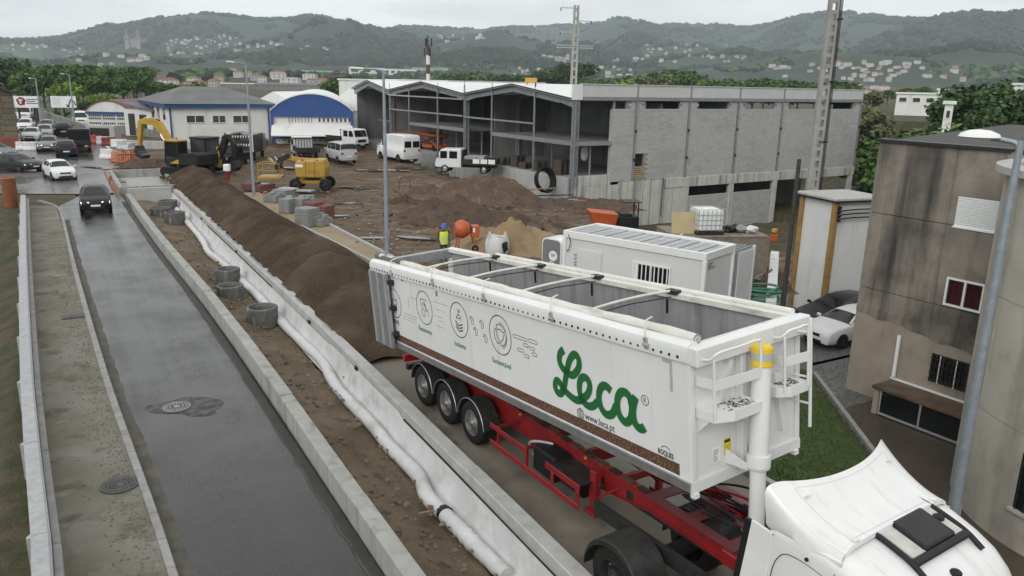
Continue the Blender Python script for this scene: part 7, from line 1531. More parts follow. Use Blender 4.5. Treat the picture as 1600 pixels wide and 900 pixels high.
# ---- covers in road and pavement, concrete rings in the planter
m_iron=M('cast_iron',(.05,.05,.05),(.08,.078,.075),scale=12,rough=.55,bump=.4,bscale=40)
def cover(label,P,r,z,name='manhole_cover',sq=None,rz=0,mat=None):
    R=thing(name,label,'manhole cover',(P[0],P[1],z),rz)
    if sq:
        mb=MB(); mb.b2((-sq[0],-sq[1],-.05),(sq[0],sq[1],.015)); obj('frame',mb,m_iron,R)
        for k in range(9): mb=MB(); x=-sq[0]+.06+k*(2*sq[0]-.12)/9; mb.b2((x,-sq[1]+.05,.015),(x+.05,sq[1]-.05,.03)); obj('grate_bar',mb,m_iron,R)
    else:
        mb=MB(); mb.lathe([(r+.06,-.06),(r+.06,.012),(r+.01,.012),(r+.005,-.01),(.001,-.01)],36); obj('frame',mb,m_iron,R); mb=MB(); mb.lathe([(r,-.03),(r,.016),(.001,.018)],36); c=obj('lid',mb,mat or m_iron,R)
        for k in range(24):
            a=k*math.pi/12
            for q in(.35,.6,.82): mb=MB(); mb.box((math.cos(a)*r*q,math.sin(a)*r*q,.02),(r*.14,r*.05,.014),a); obj('tread_stud',mb,m_iron,c)
    return R
cover('round cast iron manhole cover set in the gravel pavement',at(187,757,.1),.31,.1); cover('round manhole cover in the asphalt surrounded by a dark patch',at(276,636,0),.33,.004,mat=m_kerb)
cover('rectangular iron drain grate in the pavement by the kerb',at(116,494,.1),0,.1,'drain_grate',(.38,.26),math.radians(30))
m_patch=M('asphalt_patch',(.012,.012,.012),(.026,.026,.026),scale=4,lo=.42,hi=.55,rough=.6,rough2=.3,bump=.6,bscale=18)
def patch():
    P=at(287,636,0); mb=MB(); vs=[]; n=40
    for k in range(n): a=k*2*math.pi/n; r=.72+.55*float(vn(3+1.2*math.cos(a),3+1.2*math.sin(a)))+.12*float(vn(9+4*math.cos(a),9+4*math.sin(a))); vs.append((P[0]+r*math.cos(a)*1.15,P[1]+r*math.sin(a)*.8,.006))
    mb.add(vs,[tuple(range(n))]); struct(obj('road_patch',mb,m_patch),'dark worn asphalt round the manhole cover in the road')
patch()
m_ring=M('ring_concrete',(.14,.14,.132),(.08,.08,.076),scale=2.5,rough=.85,bump=.3,bscale=25,streak=(.42,.42,.4),sscale=(5,5,.6),slo=.6,shi=.75)
def cring(label,px,r,h,z0=-.62):
    P=at(px[0],px[1],-.62); P=P+np.array([0,r*.9,0]); R=thing('manhole_ring',label,'concrete ring',(P[0],P[1],-.66),random.uniform(0,3),'concrete manhole rings in the trench')
    mb=MB(); mb.lathe([(r,0),(r,h-.1),(r+.015,h-.1),(r+.015,h-.02),(r,h),(r-.1,h),(r-.11,h-.06),(r-.13,h-.08),(r-.13,.0)],32); obj('ring_wall',mb,m_ring,R,smooth=35); mb=MB(); mb.lathe([(r-.12,h-.26),(.001,h-.24)],32); obj('cover_slab',mb,m_ring,R)
    return R
cring('nearest concrete manhole ring, single and low, with a grey lid',(404,513),.56,.72); cring('second concrete ring from the truck with greenish stains, lower of the touching pair',(354,473),.52,.66); cring('dark concrete ring behind the greenish one, upper of the touching pair',(351,447),.52,.72)
cring('right ring of the three dark rings at the far trench end',(268,352),.6,.78); cring('middle ring of the three dark rings at the far trench end',(246,343),.6,.72); cring('rearmost ring of the three dark rings at the far trench end',(258,331),.6,.74)
# ---- site cabins and what stands round them
m_cabin=M('cabin_panel',(.62,.63,.635),(.58,.59,.595),scale=.8,rough=.5,streak=(.45,.45,.44),slo=.64,shi=.92,sscale=(2,2,.3))
m_ctop=M('cabin_roof',(.42,.43,.44),(.3,.31,.32),scale=1,rough=.45,bump=.2,bscale=4,vec=(.3,6,1))
def cabin():
    A=at(880,361,2.7); B=at(937.5,350,2.7); C_=at(1103.7,398,2.7); dx=(C_-A)[:2]; L_=6.06; dx/=np.linalg.norm(dx); ly=np.array([-dx[1],dx[0]]); w=2.35
    R=thing('site_cabin','white site cabin with barred window and flat rimmed roof','site cabin',mat=Matrix([[dx[0],ly[0],0,A[0]],[dx[1],ly[1],0,A[1]],[0,0,1,0],[0,0,0,1]])); h=2.7
    P=np.array([A[0],A[1],0.]); n=np.array([ly[0],ly[1],0]); D=np.array([dx[0],dx[1],0])
    def fp(x,y): q=onplane(x,y,P,n); return float((q-P)@D),float(q[2])
    mb=MB(); mb.b2((.06,.06,.1),(L_-.06,w-.06,h-.1)); obj('wall',mb,m_cabin,R)
    for y in(0,w): mb=MB(); mb.b2((0,y-.0 if y==0 else y-.1,h-.24),(L_,y+.1 if y==0 else y,h+.04)); obj('roof_rim',mb,m_body,R,bevel=.015); mb=MB(); mb.b2((0,y if y==0 else y-.1,0),(L_,y+.1 if y==0 else y,.18)); obj('base_rail',mb,m_body,R)
    for x in(0,L_): mb=MB(); mb.b2((x if x==0 else x-.1,.1,h-.24),(x+.1 if x==0 else x,w-.1,h+.04)); obj('roof_rim',mb,m_body,R,bevel=.015)
    for x in(0,L_):
        for y in(0,w): mb=MB(); mb.b2((x-.01 if x==0 else x-.14,y-.012 if y==0 else y-.14,.05),(x+.14 if x==0 else x+.01,y+.14 if y==0 else y+.012,h-.24)); obj('corner_post',mb,m_body,R,bevel=.02)
    for k in range(15): x=.12+k*(L_-.24)/15; mb=MB(); mb.b2((x,.1,h-.09),(x+.3,w-.1,h-.055+.015*(k%2))); obj('roof_panel',mb,m_ctop,R)
    d0,d1=fp(903,390),fp(937,432); x0,x1=d0[0],d1[0]; zt=d0[1]; 
    mb=MB(); mb.b2((x0,-.0,.15),(x1,.058,zt)); mb.b2((x0-.05,.02,.15),(x0,.059,zt+.05)); mb.b2((x1,.02,.15),(x1+.05,.059,zt+.05)); mb.b2((x0,.02,zt),(x1,.059,zt+.05)); d=obj('door',mb,m_cabin,R,bevel=.008); mb=MB(); mb.b2((x1-.14,-.05,1.05),(x1-.04,.0,1.1)); obj('handle',mb,m_dkmetal,d)
    for (a,b,m) in(((896,397),(902,401),m_blue),((896,402.5),(902,406.5),m_blue),((897,409),(901.5,415.5),m_print)):
        p=fp(*a); q=fp(*b); mb=MB(); mb.b2((p[0],.04,q[1]),(q[0],.056,p[1])); s=obj('sign',mb,m,R)
        if m is m_print: mb=MB(); mb.b2(((p[0]+q[0])/2-.02,.034,q[1]+.04),((p[0]+q[0])/2+.02,.04,p[1]-.04)); mb.b2((p[0]+.03,.035,(p[1]+q[1])/2-.02),(q[0]-.03,.04,(p[1]+q[1])/2+.02)); obj('cross_symbol',mb,m_whiteclean,s)
        else: mb=MB(); mb.b2((p[0]+.02,.034,(p[1]+q[1])/2-.015),(q[0]-.02,.04,(p[1]+q[1])/2+.01)); obj('sign_line',mb,m_whiteclean,s)
    p=fp(988,408); q=fp(1046,446); mb=MB(); t=.06; zb=q[1]-.1
    for a,b in(((p[0],0,zb),(q[0],.056,zb+t)),((p[0],0,p[1]-t),(q[0],.056,p[1])),((p[0],0,zb+t),(p[0]+t,.056,p[1]-t)),((q[0]-t,0,zb+t),(q[0],.056,p[1]-t)),(((p[0]+q[0])/2-.03,0,zb+t),((p[0]+q[0])/2+.03,.056,p[1]-t))): mb.b2(a,b)
    f=obj('window_frame',mb,m_body,R); mb=MB(); mb.b2((p[0]+t,.03,zb+t),(q[0]-t,.05,p[1]-t)); obj('pane',mb,m_glass,f)
    mb=MB(); mb.b2((p[0]+t,.01,zb+t),(p[0]+.26,.029,p[1]-t)); obj('blind',mb,m_whiteclean,f)
    for k in range(9): x=p[0]+.1+k*(q[0]-p[0]-.2)/8; mb=MB(); mb.b2((x-.018,-.06,zb),(x+.018,-.035,p[1])); obj('bar',mb,m_body,f)
    mb=MB(); mb.tube(crv([(.25,.0,h-.1),(.4,-.05,h-.4),(.28,-.03,h-.75),(.2,.0,h-.7)],6),.015,6); obj('cable',mb,m_black,R)
    text_on('cabin_print','STET',(L_+.012,1.9),(L_+.012,2.3),lambda x,y:(L_+.012,.22+(x-(L_+.012))*0+(y-1.9)*.0,y),R,m_print) if False else None
    mb=MB()
    for k,(a,b) in enumerate(((.18,.55),(.18,.48),(.2,.75))): mb.b2((L_+.01,a,2.32-.08*k),(L_+.014,b,2.35-.08*k))
    obj('faded_print',mb,m_print,R)['kind']='stuff'
    # ribbed store behind
    S=thing('steel_container','ribbed grey steel container adjoining the white site cabin','container',mat=Matrix([[dx[0],ly[0],0,A[0]+dx[0]*3.1+ly[0]*2.45],[dx[1],ly[1],0,A[1]+dx[1]*3.1+ly[1]*2.45],[0,0,1,0],[0,0,0,1]])); l2,w2=3.05,1.35
    mb=MB(); mb.b2((0,0,.05),(l2,w2,2.42)); obj('wall',mb,m_steel,S)
    for k in range(12): y=.02+k*w2/12; mb=MB(); mb.b2((l2,y,.1),(l2+.035,y+w2/24,2.4)); obj('side_rib',mb,m_cabin,S)
    for k in range(17): x=k*l2/17; mb=MB(); mb.b2((x,-.02,2.42),(x+l2/34,w2+.02,2.47)); obj('roof_rib',mb,m_steel,S); 
    for x in(0,l2): mb=MB(); mb.b2((x-.04,w2-.04,.05),(x+.06,w2+.06,2.5)); obj('corner_post',mb,m_cabin,S)
    return A,dx,ly
A_,dx_,ly_=cabin()
def tank():
    P=at(864,424,.0); R=thing('plastic_toilet','rounded grey portable cabin with white rim and round white label','portable cabin',(P[0]-.05,P[1]+.9,0),math.atan2(dx_[1],dx_[0])); h=1.98; w=.55; zz=pole_z(862,373,P+np.array([0,.9,0]))
    def sec(k,rr=.22):
        o=[]
        for cx,cz,a0 in((w-rr,zz-rr,0),(-w+rr,zz-rr,90)):
            for a in np.linspace(a0,a0+90,6): o.append((k*(cx+rr*math.cos(math.radians(a))),cz+rr*math.sin(math.radians(a))))
        return [(k*w,.05)]+o+[(-k*w,.05)]
    mb=MB(); mb.loft([[(x,y,z) for x,z in sec(1)] for y in(0,1.1)]); obj('shell',mb,m_whiteclean,R,smooth=40); mb=MB(); mb.loft([[(x,y,z-.05*(z>.1)) for x,z in sec(.9)] for y in(-.03,.0)]); obj('front_panel',mb,M('panel_grey',(.2,.205,.21),(.16,.165,.17),scale=3,rough=.5),R,smooth=40)
    mb=MB(); mb.lathe([(.24,-.04),(.24,-.036),(.001,-.036)],28,(.12,-.0,zz-.78),axis='y'); l=obj('round_label',mb,m_whiteclean,R)
    for k in range(3): mb=MB(); mb.b2((-.02+.02*k,-.046,zz-.72-.05*k),(.26-.03*k,-.041,zz-.7-.05*k)); obj('label_line',mb,m_print,l)
    for x,z in((.0,zz-1.08),(.14,zz-1.12)): mb=MB(); mb.lathe([(.05,-.04),(.05,-.036),(.001,-.036)],14,(x,0,z),axis='y'); obj('lock_disc',mb,m_whiteclean,R)
tank()
def ibc():
    P=at(1107,368,1.95); T=thing('timber_platform','brown boarded crate platform carrying the caged water tank','crate',(P[0],P[1]+1.2,0),math.radians(8)); 
    mb=MB(); mb.b2((-1.7,-1.4,.0),(2.6,1.3,1.88)); obj('crate_wall',mb,M('dusty_board',(.24,.2,.16),(.17,.14,.11),scale=3,rough=.9),T); 
    for k in range(7): mb=MB(); mb.b2((-1.72+k*.62,-1.42,1.89),(-1.14+k*.62,1.32,1.94)); obj('top_board',mb,bpy.data.materials['dusty_board'],T)
    mb=MB(); mb.b2((-1.78,-1.45,.9),(-1.72,1.3,2.5)); 
    q=thing('plywood_sheet','pale plywood sheet leaning left of the caged water tank','plywood',(P[0]-.95,P[1]+.3,1.95),math.radians(8)); mb=MB(); mb.b2((-.62,0,0),(.62,.03,.95)); o=obj('sheet',mb,M('plywood',(.46,.38,.22),(.4,.33,.19),scale=2,rough=.8),q); o.rotation_euler=(-.25,0,0)
    R=thing('water_tank','white water tank in a grey wire cage on the crate platform','water tank',(P[0]+.02,P[1]+.75,1.96),math.radians(10)); w=.58; h=1.08
    mb=MB(); mb.b2((-w,-w,.14),(w,w,h)); obj('tank',mb,m_lampglass,R,bevel=.1,seg=3); mb=MB(); mb.lathe([(.12,h),(.12,h+.05),(.001,h+.05)],14); obj('lid',mb,m_whiteclean,R)
    for k in range(7):
        x=-w-.03+k*(2*w+.06)/6
        for y in(-w-.03,w+.03): mb=MB(); mb.cyl((x,y,.1),(x,y,h+.02),.013,n=5); obj('cage_bar',mb,m_galv,R); mb=MB(); mb.cyl((y,x,.1),(y,x,h+.02),.013,n=5); obj('cage_bar',mb,m_galv,R)
    for z in(.2,.42,.64,.86,h+.02): mb=MB(); e=w+.03; mb.tube([(-e,-e,z),(e,-e,z),(e,e,z),(-e,e,z)],.013,5,closed=True); obj('cage_hoop',mb,m_galv,R)
    mb=MB(); mb.b2((-w-.05,-w-.05,0),(w+.05,w+.05,.12)); obj('pallet_base',mb,m_dkmetal,R)
    for i,(x,y,l) in enumerate(((1.2,.2,'black sacks'),(1.7,.3,'grey bundle'),(2.1,.1,'white wrap'))):
        mb=MB(); mb.ico((0,0,.16),.3,.25,1,(1.1,.9,.6)); o=obj('sack',mb,[m_black,m_steel,m_fab][i]); o.location=(P[0]+x,P[1]+.9+y*.3,1.94); tag(o,['black sack lying right of the caged water tank','grey bundle between two sacks on the crate platform','white wrapped bundle at the right end of the crate platform'][i],'sack','bundles on the crate platform')
ibc()
def bigbag():
    P=at(776,404,0); R=thing('big_bag','white big bag with dark contents open at the side','big bag',(P[0],P[1]+.5,0),.3)
    def rg(z,k,q): return [((.5+.09*math.sin(5*a+q))*k*math.cos(a),(.44+.08*math.sin(4*a+2*q))*k*math.sin(a),z+.05*math.sin(3*a+q)) for a in np.linspace(0,6.283,22,endpoint=False)]
    mb=MB(); mb.loft([rg(.02,.9,1),rg(.3,1.08,1),rg(.65,1.05,1.3),rg(.92,.9,1.6),rg(1.02,.82,1.8),rg(.85,.7,1.9)]); obj('bag',mb,m_fab,R,smooth=70)
    mb=MB(); mb.ico((.28,-.38,.5),.22,.3,1,(.8,.5,1.3)); obj('dark_contents',mb,m_rubber,R,smooth=50); mb=MB(); mb.ico((0,0,.85),.36,.15,1,(1.1,1,.35)); obj('rubble_fill',mb,m_soil,R)
    for a in(.5,2.1,3.6,5.2): mb=MB(); x,y=.45*math.cos(a),.4*math.sin(a); mb.tube(crv([(x,y,.95),(x*1.15,y*1.15,1.15),(x*1.3,y*1.2,1.1),(x*1.25,y*1.25,.9)],5),.025,5); obj('lifting_loop',mb,m_fab,R,smooth=60)
bigbag()
# heaps
m_heapd=M('dark_earth',(.075,.05,.036),(.11,.075,.052),scale=.9,rough=.95,bump=1,bscale=8,bd=.1,detail=9,spots=(.05,.034,.026),pscale=2,plo=.52,phi=.66)
m_heapr=M('red_earth',(.12,.078,.052),(.085,.057,.04),scale=.8,rough=.95,bump=1,bscale=8,bd=.1,detail=9,spots=(.17,.13,.09),pscale=2.2,plo=.57,phi=.68)
m_heaps=M('ochre_sand',(.26,.19,.105),(.2,.145,.082),scale=1,rough=.95,bump=.6,bscale=16,detail=9)
def heap(name,label,P,a,b,h,rot,mat,seed,rough=.3,z0=0):
    n=64; vs=[]; c,s_=math.cos(rot),math.sin(rot)
    for i in range(n+1):
        for j in range(n+1):
            x,y=(i/n*2-1),(j/n*2-1); r=math.hypot(x,y); k=max(0,1-r**1.3-.28*float(fbm(x*2.2+seed,y*2.2,3))); f=min(1,k*4)
            X=P[0]+a*x*c-b*y*s_; Y=P[1]+a*x*s_+b*y*c
            hz=h*k*(.8+.7*float(fbm(x*3+seed*3,y*3,4)))+rough*f*float(fbm(x*9+seed,y*9,3))*.8
            vs.append((X,Y,z0-.12+hz if k>0 else z0-.35))
    mb=MB(); mb.add(vs,[(i*(n+1)+j,(i+1)*(n+1)+j,(i+1)*(n+1)+j+1,i*(n+1)+j+1) for i in range(n) for j in range(n)]); o=obj(name,mb,mat,smooth=180); tag(o,label,'heap'); o['kind']='stuff'
    return o
heap('earth_heap','brown earth heap with stones in front of the hall corner',at(745,306,0.2),5.6,2.6,2.1,math.radians(-18),m_heapr,3)
heap('earth_heap','long low spoil ridge between the heaps and the hall',at(830,318,0),6.5,1.8,.95,math.radians(-25),m_heapd,9)
heap('earth_heap','darkest spoil heap behind the cement mixer',at(722,346,0),5.0,2.1,1.8,math.radians(-14),m_heapd,5)
heap('sand_heap','ochre sand heap behind the white big bag',at(800,386,0),3.6,2.4,1.6,math.radians(-10),m_heaps,12,.1)
heap('earth_heap','small dark soil heap with a bent wire on top',at(632,316,0.1),1.7,.9,.55,0,m_heapd,17)
heap('earth_heap','muddy spoil bank beside the excavator bucket',gat(238,258),4.2,2.2,.9,.4,m_heapd,21,z0=.3)
heap('earth_heap','grey brown rubble ridge against the hall base',at(905,330,-1),5,2.0,.8,math.radians(30),m_heapr,25,z0=-.6)
mb=MB(); P=at(633,302,.0); mb.tube(crv([(-.45,0,0),(-.4,.05,.6),(0,.1,.85),(.4,.05,.5),(.42,0,0)],6),.025,6); o=obj('wire_loop',mb,m_dkmetal); o.location=(P[0],P[1],.35); tag(o,'bent black wire loop sticking out of the small soil heap','wire')
pebbles('rubble','rocks and clods scattered round the earth heaps on the mud',[(*at(random.gauss(700,60),random.uniform(285,350),0.05)[:2],.02) for _ in range(420)],.05,.17,m_heapr,'rubble')
pebbles('rubble','pale stones and scraps scattered over the whole muddy yard',[(p:=at(random.uniform(420,880),random.uniform(262,400),0))[:2].tolist()+[gz(p[0],p[1])+.04] for _ in range(700)],.03,.1,m_stone,'rubble')
def tyrecoil():
    P=at(853,296,.1); R=thing('pipe_coil','big black ribbed pipe coil leaning by the hall corner','pipe coil',(P[0],P[1]+.3,-.1),math.radians(40)); 
    for k in range(3): mb=MB(); rr=.95-.06*k; mb.tube([(rr*math.cos(a),.16*k+.35*math.sin(a)*.6,rr+rr*math.sin(a)) for a in np.linspace(0,6.283,32,endpoint=False)],.11,8,closed=True); obj('coil_turn',mb,m_rubber,R,smooth=60)
tyrecoil()
def hosepile(name,label,P,r,n,mat,z):
    R=thing(name,label,'hose',(P[0],P[1],z))
    for k in range(n): mb=MB(); q=random.uniform(.6,1)*r; ph=random.uniform(0,6); mb.tube([(q*math.cos(a)*1.2+.1*math.sin(2*a+ph),q*math.sin(a)*.8,.06+.09*k+.08*math.sin(a+ph)) for a in np.linspace(0,6.283,26,endpoint=False)],.05,7,closed=True); obj('hose_turn',mb,mat,R,smooth=60)
m_hose=M('hose_green',(.03,.16,.1),(.05,.2,.14),scale=5,rough=.5); m_hoseg=M('hose_grey',(.2,.24,.23),(.28,.31,.3),scale=5,rough=.5)
hosepile('hose_coil','green and grey hose coil lying at the hall corner',at(882,322,-.2),.75,5,m_hoseg,-.25)
for k,(px,m) in enumerate((((880,318),m_wood),((860,310),m_dkmetal),((840,300),m_wood))):
    P=at(*px,0); mb=MB(); mb.beam((-1.6,0,.1),(1.6,.3,.32),.22,.06); o=obj('plank',mb,m); o.location=(P[0],P[1],0); o.rotation_euler=(0,0,-.6+.3*k); tag(o,['weathered plank nearest the hose coil','dark steel plank below the big pipe coil','long plank left of the big pipe coil'][k],'plank','planks by the hall corner')
# ---- brick and block pallets on the path
m_pv=[M('paver_grey',(.26,.27,.265),(.2,.21,.205),scale=5,rough=.9),M('paver_red',(.19,.075,.07),(.14,.06,.058),scale=5,rough=.9)]
PV={}
def stack(label,px,n,bs,m,rz,pal=True,gap=.012,miss=0):
    P=gat(*px); R=thing('paver_stack',label,'paver stack',(P[0],P[1],P[2]+.02),rz,'pallets of pavers and kerb blocks'); z0=.0
    if pal:
        for k in range(4): mb=MB(); mb.b2((-n[0]*bs[0]/2,-n[1]*bs[1]/2+k*n[1]*bs[1]/4+.02,.08),(n[0]*bs[0]/2,-n[1]*bs[1]/2+(k+1)*n[1]*bs[1]/4-.02,.11)); obj('pallet_board',mb,m_wood,R)
        mb=MB()
        for y in(-.4,0,.4): mb.b2((-n[0]*bs[0]/2,y*n[1]*bs[1]-.05,0),(n[0]*bs[0]/2,y*n[1]*bs[1]+.05,.08))
        obj('pallet_bearer',mb,m_wood,R)['kind']='stuff'; z0=.11
    key=(bs,m.name)
    if key not in PV: mb=MB(); mb.b2((gap/2,gap/2,gap/2),(bs[0]-gap/2,bs[1]-gap/2,bs[2]-gap/2)); PV[key]=mb.mesh('paver'); PV[key].materials.append(m)
    for i in range(n[0]):
        for j in range(n[1]):
            for k in range(n[2]):
                if 0<i<n[0]-1 and 0<j<n[1]-1 and k<n[2]-1: continue
                if k==n[2]-1 and random.random()<miss: continue
                o=bpy.data.objects.new('paver',PV[key]); COL.objects.link(o); o.parent=R; o.location=(-n[0]*bs[0]/2+i*bs[0]+random.uniform(-.006,.006),-n[1]*bs[1]/2+j*bs[1]+random.uniform(-.006,.006),z0+k*bs[2])
    return R
st_=[('tall grey block stack at the near end of the row of pallets',(481,355),(2,3,5),(.5,.33,.2),0,-.5,0),('low grey block stack touching the tall near stack on its right',(502,354),(3,3,3),(.3,.33,.2),0,-.5,.4),('left red paver stack on the mud behind the grey blocks',(490,339),(3,3,5),(.3,.3,.16),1,-.45,0),('right red paver stack on the mud behind the grey blocks',(507,340),(3,3,4),(.3,.3,.16),1,-.45,0),
('third grey stack with a flat slab on top along the path',(452,334),(2,3,5),(.4,.33,.17),0,-.4,.0),('grey green block stack just right of the slab stack',(470,333),(3,3,5),(.33,.3,.17),0,-.4,.3),('low scattered block stack behind the red pavers',(462,321),(3,2,3),(.4,.3,.17),0,.1,.5),('small block stack furthest right in the rear row',(480,318),(3,3,3),(.33,.3,.15),0,.3,.5),
('far grey stack on the sandy path beside the cone',(430,317),(3,3,4),(.4,.33,.15),0,-.5,.3),('far left grey slab stack at the lamp post',(444,314),(3,3,4),(.4,.33,.17),0,-.5,.2),('reddish slab stack by the middle lamp post',(404,297),(4,3,3),(.5,.5,.12),1,-.5,.3)]
for l,px,n,bs,mi,rz,ms in st_: stack(l,px,n,bs,m_pv[mi],rz,miss=ms)
for k,(px,l) in enumerate((((452,313),'pale slab lying across the grey stack'),((478,300),'pale kerb unit lying beside the boom lift'),((409,290),'long kerb units bundled left of the middle lamp post'))):
    P=gat(*px); mb=MB(); mb.b2((-.6,-.35,.0),(.6,.35,.12)); o=obj('slab',mb,m_concnew,bevel=.02); o.location=(P[0],P[1],P[2]+(.75 if k==0 else .05)); o.rotation_euler=(0,0,-.4+.2*k); tag(o,l,'slab')
P=gat(415,304); mb=MB(); mb.lathe([(.22,0),(.05,.6),(.001,.62)],16); o=obj('marker_buoy',mb,m_orange,smooth=40); o.location=(P[0],P[1],P[2]+.05); o.rotation_euler=(1.2,0,.5); tag(o,'orange cone lying on its side on the sandy path','cone')
# red hopper with white can (compactor) near the pile
P=gat(356,282); R=thing('water_can_stand','red rammer with a white can on top near the parked pickup','rammer',tuple(P)); mb=MB(); mb.lathe([(.18,.0),(.12,.3),(.22,.6),(.22,.75)],14); obj('rammer_body',mb,m_red,R,smooth=40); mb=MB(); mb.b2((-.25,-.2,.75),(.25,.2,1.3)); obj('white_can',mb,m_whiteclean,R,bevel=.05,seg=2)
mb=MB(); mb.tube(crv([(.3,0,.7),(.55,0,1.1),(.6,0,.3)],5),.03,6); obj('handle',mb,m_dkmetal,R,smooth=60)
for k in range(3):
    P=gat(337,273); mb=MB(); mb.tube([(-.9,0,.05),(.9,.5,.35)],.06,8); o=obj('green_pipe',mb,m_hose,smooth=60); o.location=(P[0]+.15*k,P[1]-.1*k,P[2]); tag(o,['nearest green pipe of the three lying by the pile','middle green pipe of the three lying by the pile','farthest green pipe of the three lying by the pile'][2-k],'pipe','green pipes by the aggregate pile')
# ---- traffic barriers on the left
m_wb=M('plastic_white',(.68,.69,.68),(.55,.55,.54),scale=3,rough=.5,streak=(.3,.28,.25),slo=.55,shi=.8); m_rb=M('plastic_red',(.35,.045,.03),(.25,.04,.03),scale=3,rough=.55); m_ob=M('plastic_orange',(.5,.16,.06),(.4,.13,.055),scale=3,rough=.6)
def tb(label,px,ang,mat,l=1.6,h=.9,group=None,mesh=False,lean=0):
    P=gat(*px); R=thing('traffic_barrier',label,'traffic barrier',tuple(P),math.radians(ang),group)
    if mesh:
        for z in(.1,h): mb=MB(); mb.b2((-l/2,-.03,z-.06),(l/2,.03,z+.06)); obj('rail',mb,mat,R)
        for k in range(9): x=-l/2+.05+k*(l-.1)/8; mb=MB(); mb.b2((x-.03,-.02,.1),(x+.03,.02,h)); obj('upright',mb,mat,R)
        for s in(-1,1): mb=MB(); mb.b2((s*l*.35-.06,-.3,0),(s*l*.35+.06,.3,.08)); obj('foot',mb,mat,R)
    else:
        mb=MB(); mb.loft([[(x*l/2,y,z) for y,z in((-.28,0),(.28,0),(.26,.18),(.12,.42),(.1,h),(-.1,h),(-.12,.42),(-.26,.18))] for x in(-1,1)]); obj('barrier_body',mb,mat,R,bevel=.04)
        mb=MB(); mb.cyl((0,0,h),(0,0,h+.03),.06,n=10); obj('filler_cap',mb,m_black,R)
    if lean: R.rotation_euler=(lean,0,math.radians(ang))
    return R
for k,px in enumerate(((4,231),(13,231),(22,231))): tb('red mesh barrier %s of three below the stone house'%('leftmost','in the middle','rightmost')[k] if False else ['leftmost red mesh barrier below the stone house','middle red mesh barrier below the stone house','right red mesh barrier below the stone house'][k],px,8,m_rb,1.5,1.0,'red barriers below the stone house',True)
for k,px in enumerate(((36,234),(48,235),(56,234))): tb(['left white water barrier under the stone house','middle white water barrier beside the white car','right white water barrier by the grey saloon'][k],px,12,m_wb,1.2,.8,'white water barriers at the junction')
for k,px in enumerate(((143,222),(151,224),(163,226),(171,227))): tb(['leftmost red barrier behind the dark flatbed','second red barrier right of the dark flatbed','white barrier between red ones near the bend','rightmost red barrier at the bend'][k],px,-25+20*k,m_rb if k!=2 else m_wb,1.4,.85,'barriers at the road bend')
for k,px in enumerate(((186,231),(195,233),(203,236),(174,243),(168,248))): tb(['left toppled white barrier by the excavator bucket','middle white barrier leaning by the excavator bucket','right white barrier under the excavator bucket','white barrier left of the orange mesh','low white barrier tipped beside the orange mesh'][k],px,20+35*k,m_wb,1.5,.9,'jumbled white barriers by the bucket',False,.25*((k%3)-1))
for k,px in enumerate(((182,252),(188,254),(196,257),(201,252))): tb(['left orange mesh panel of the heap by the junction','second orange mesh panel of the heap','front orange mesh panel of the heap','upright orange mesh panel on the right of the heap'][k],px,-15+30*k,m_ob,1.6,1.0,'orange mesh panels heaped by the junction',True,(-.7,-.5,.4,0)[k])
# orange net hung on the square planter
mb=MB(); a=at(163,264,.5); b=at(187,297,.5)
for i in range(14):
    for j in range(6):
        p=a+(b-a)*i/14; q=a+(b-a)*(i+.75)/14; z=.52-j*.16+.03*math.sin(i*1.3+j); mb.beam((p[0]-.05,p[1]-.05,z),(q[0]-.05,q[1]-.05,z-.03*math.sin(i)),.015,.03)
    p=a+(b-a)*i/14; mb.beam((p[0]-.05,p[1]-.05,.53),(p[0]-.05,p[1]-.05,-.35),.015,.03)
o=obj('safety_net',mb,m_ob); tag(o,'orange safety net hanging on the square planter wall','safety net')
# boundary walls behind the queue
m_bw=M('boundary_wall',(.25,.25,.24),(.18,.18,.17),scale=1.5,rough=.9,streak=(.1,.1,.095),slo=.5,shi=.75,sscale=(2,2,.2))
def bwall(label,a,b,h0,h1,th=.3,m=None,name='boundary_wall'):
    A=gat(*a); B=gat(*b); d=(B-A)[:2]; d/=np.linalg.norm(d); n=np.array([-d[1],d[0]])*th; mb=MB()
    v=[(A[0],A[1],A[2]-.6),(B[0],B[1],B[2]-.6),(B[0]+n[0],B[1]+n[1],B[2]-.6),(A[0]+n[0],A[1]+n[1],A[2]-.6),(A[0],A[1],A[2]+h0),(B[0],B[1],B[2]+h1),(B[0]+n[0],B[1]+n[1],B[2]+h1),(A[0]+n[0],A[1]+n[1],A[2]+h0)]
    mb.add(v,[(0,3,2,1),(4,5,6,7),(0,1,5,4),(1,2,6,5),(2,3,7,6),(3,0,4,7)]); o=obj(name,mb,m or m_bw,bevel=.04); return tag(o,label,'wall')
bwall('long grey wall dropping along the road behind the parked lorry',(68,192),(143,212),1.6,1.0); bwall('grey concrete block wall end at the left of the long wall',(52,189),(70,192),1.9,1.9)
bwall('low dark stone wall under the maroon roofed workshops',(160,206),(250,215),.9,.8); bwall('pale low wall along the yard below the white office',(205,232),(300,232),.8,.7,m=m_concnew); bwall('weathered low wall in front of the white office front',(305,225),(364,227),.9,.8,m=m_concnew)
P=gat(158,222); R=thing('grey_cabinet','pale cabinet with a dark mesh side standing at the road bend','cabinet',tuple(P),-.15); mb=MB(); mb.b2((-1.7,0,0),(1.7,1.2,1.75)); obj('cabinet_body',mb,m_concnew,R,bevel=.03); mb=MB(); mb.b2((-1.2,-.03,.25),(1.1,0,1.5)); obj('mesh_panel',mb,m_dkmetal,R)
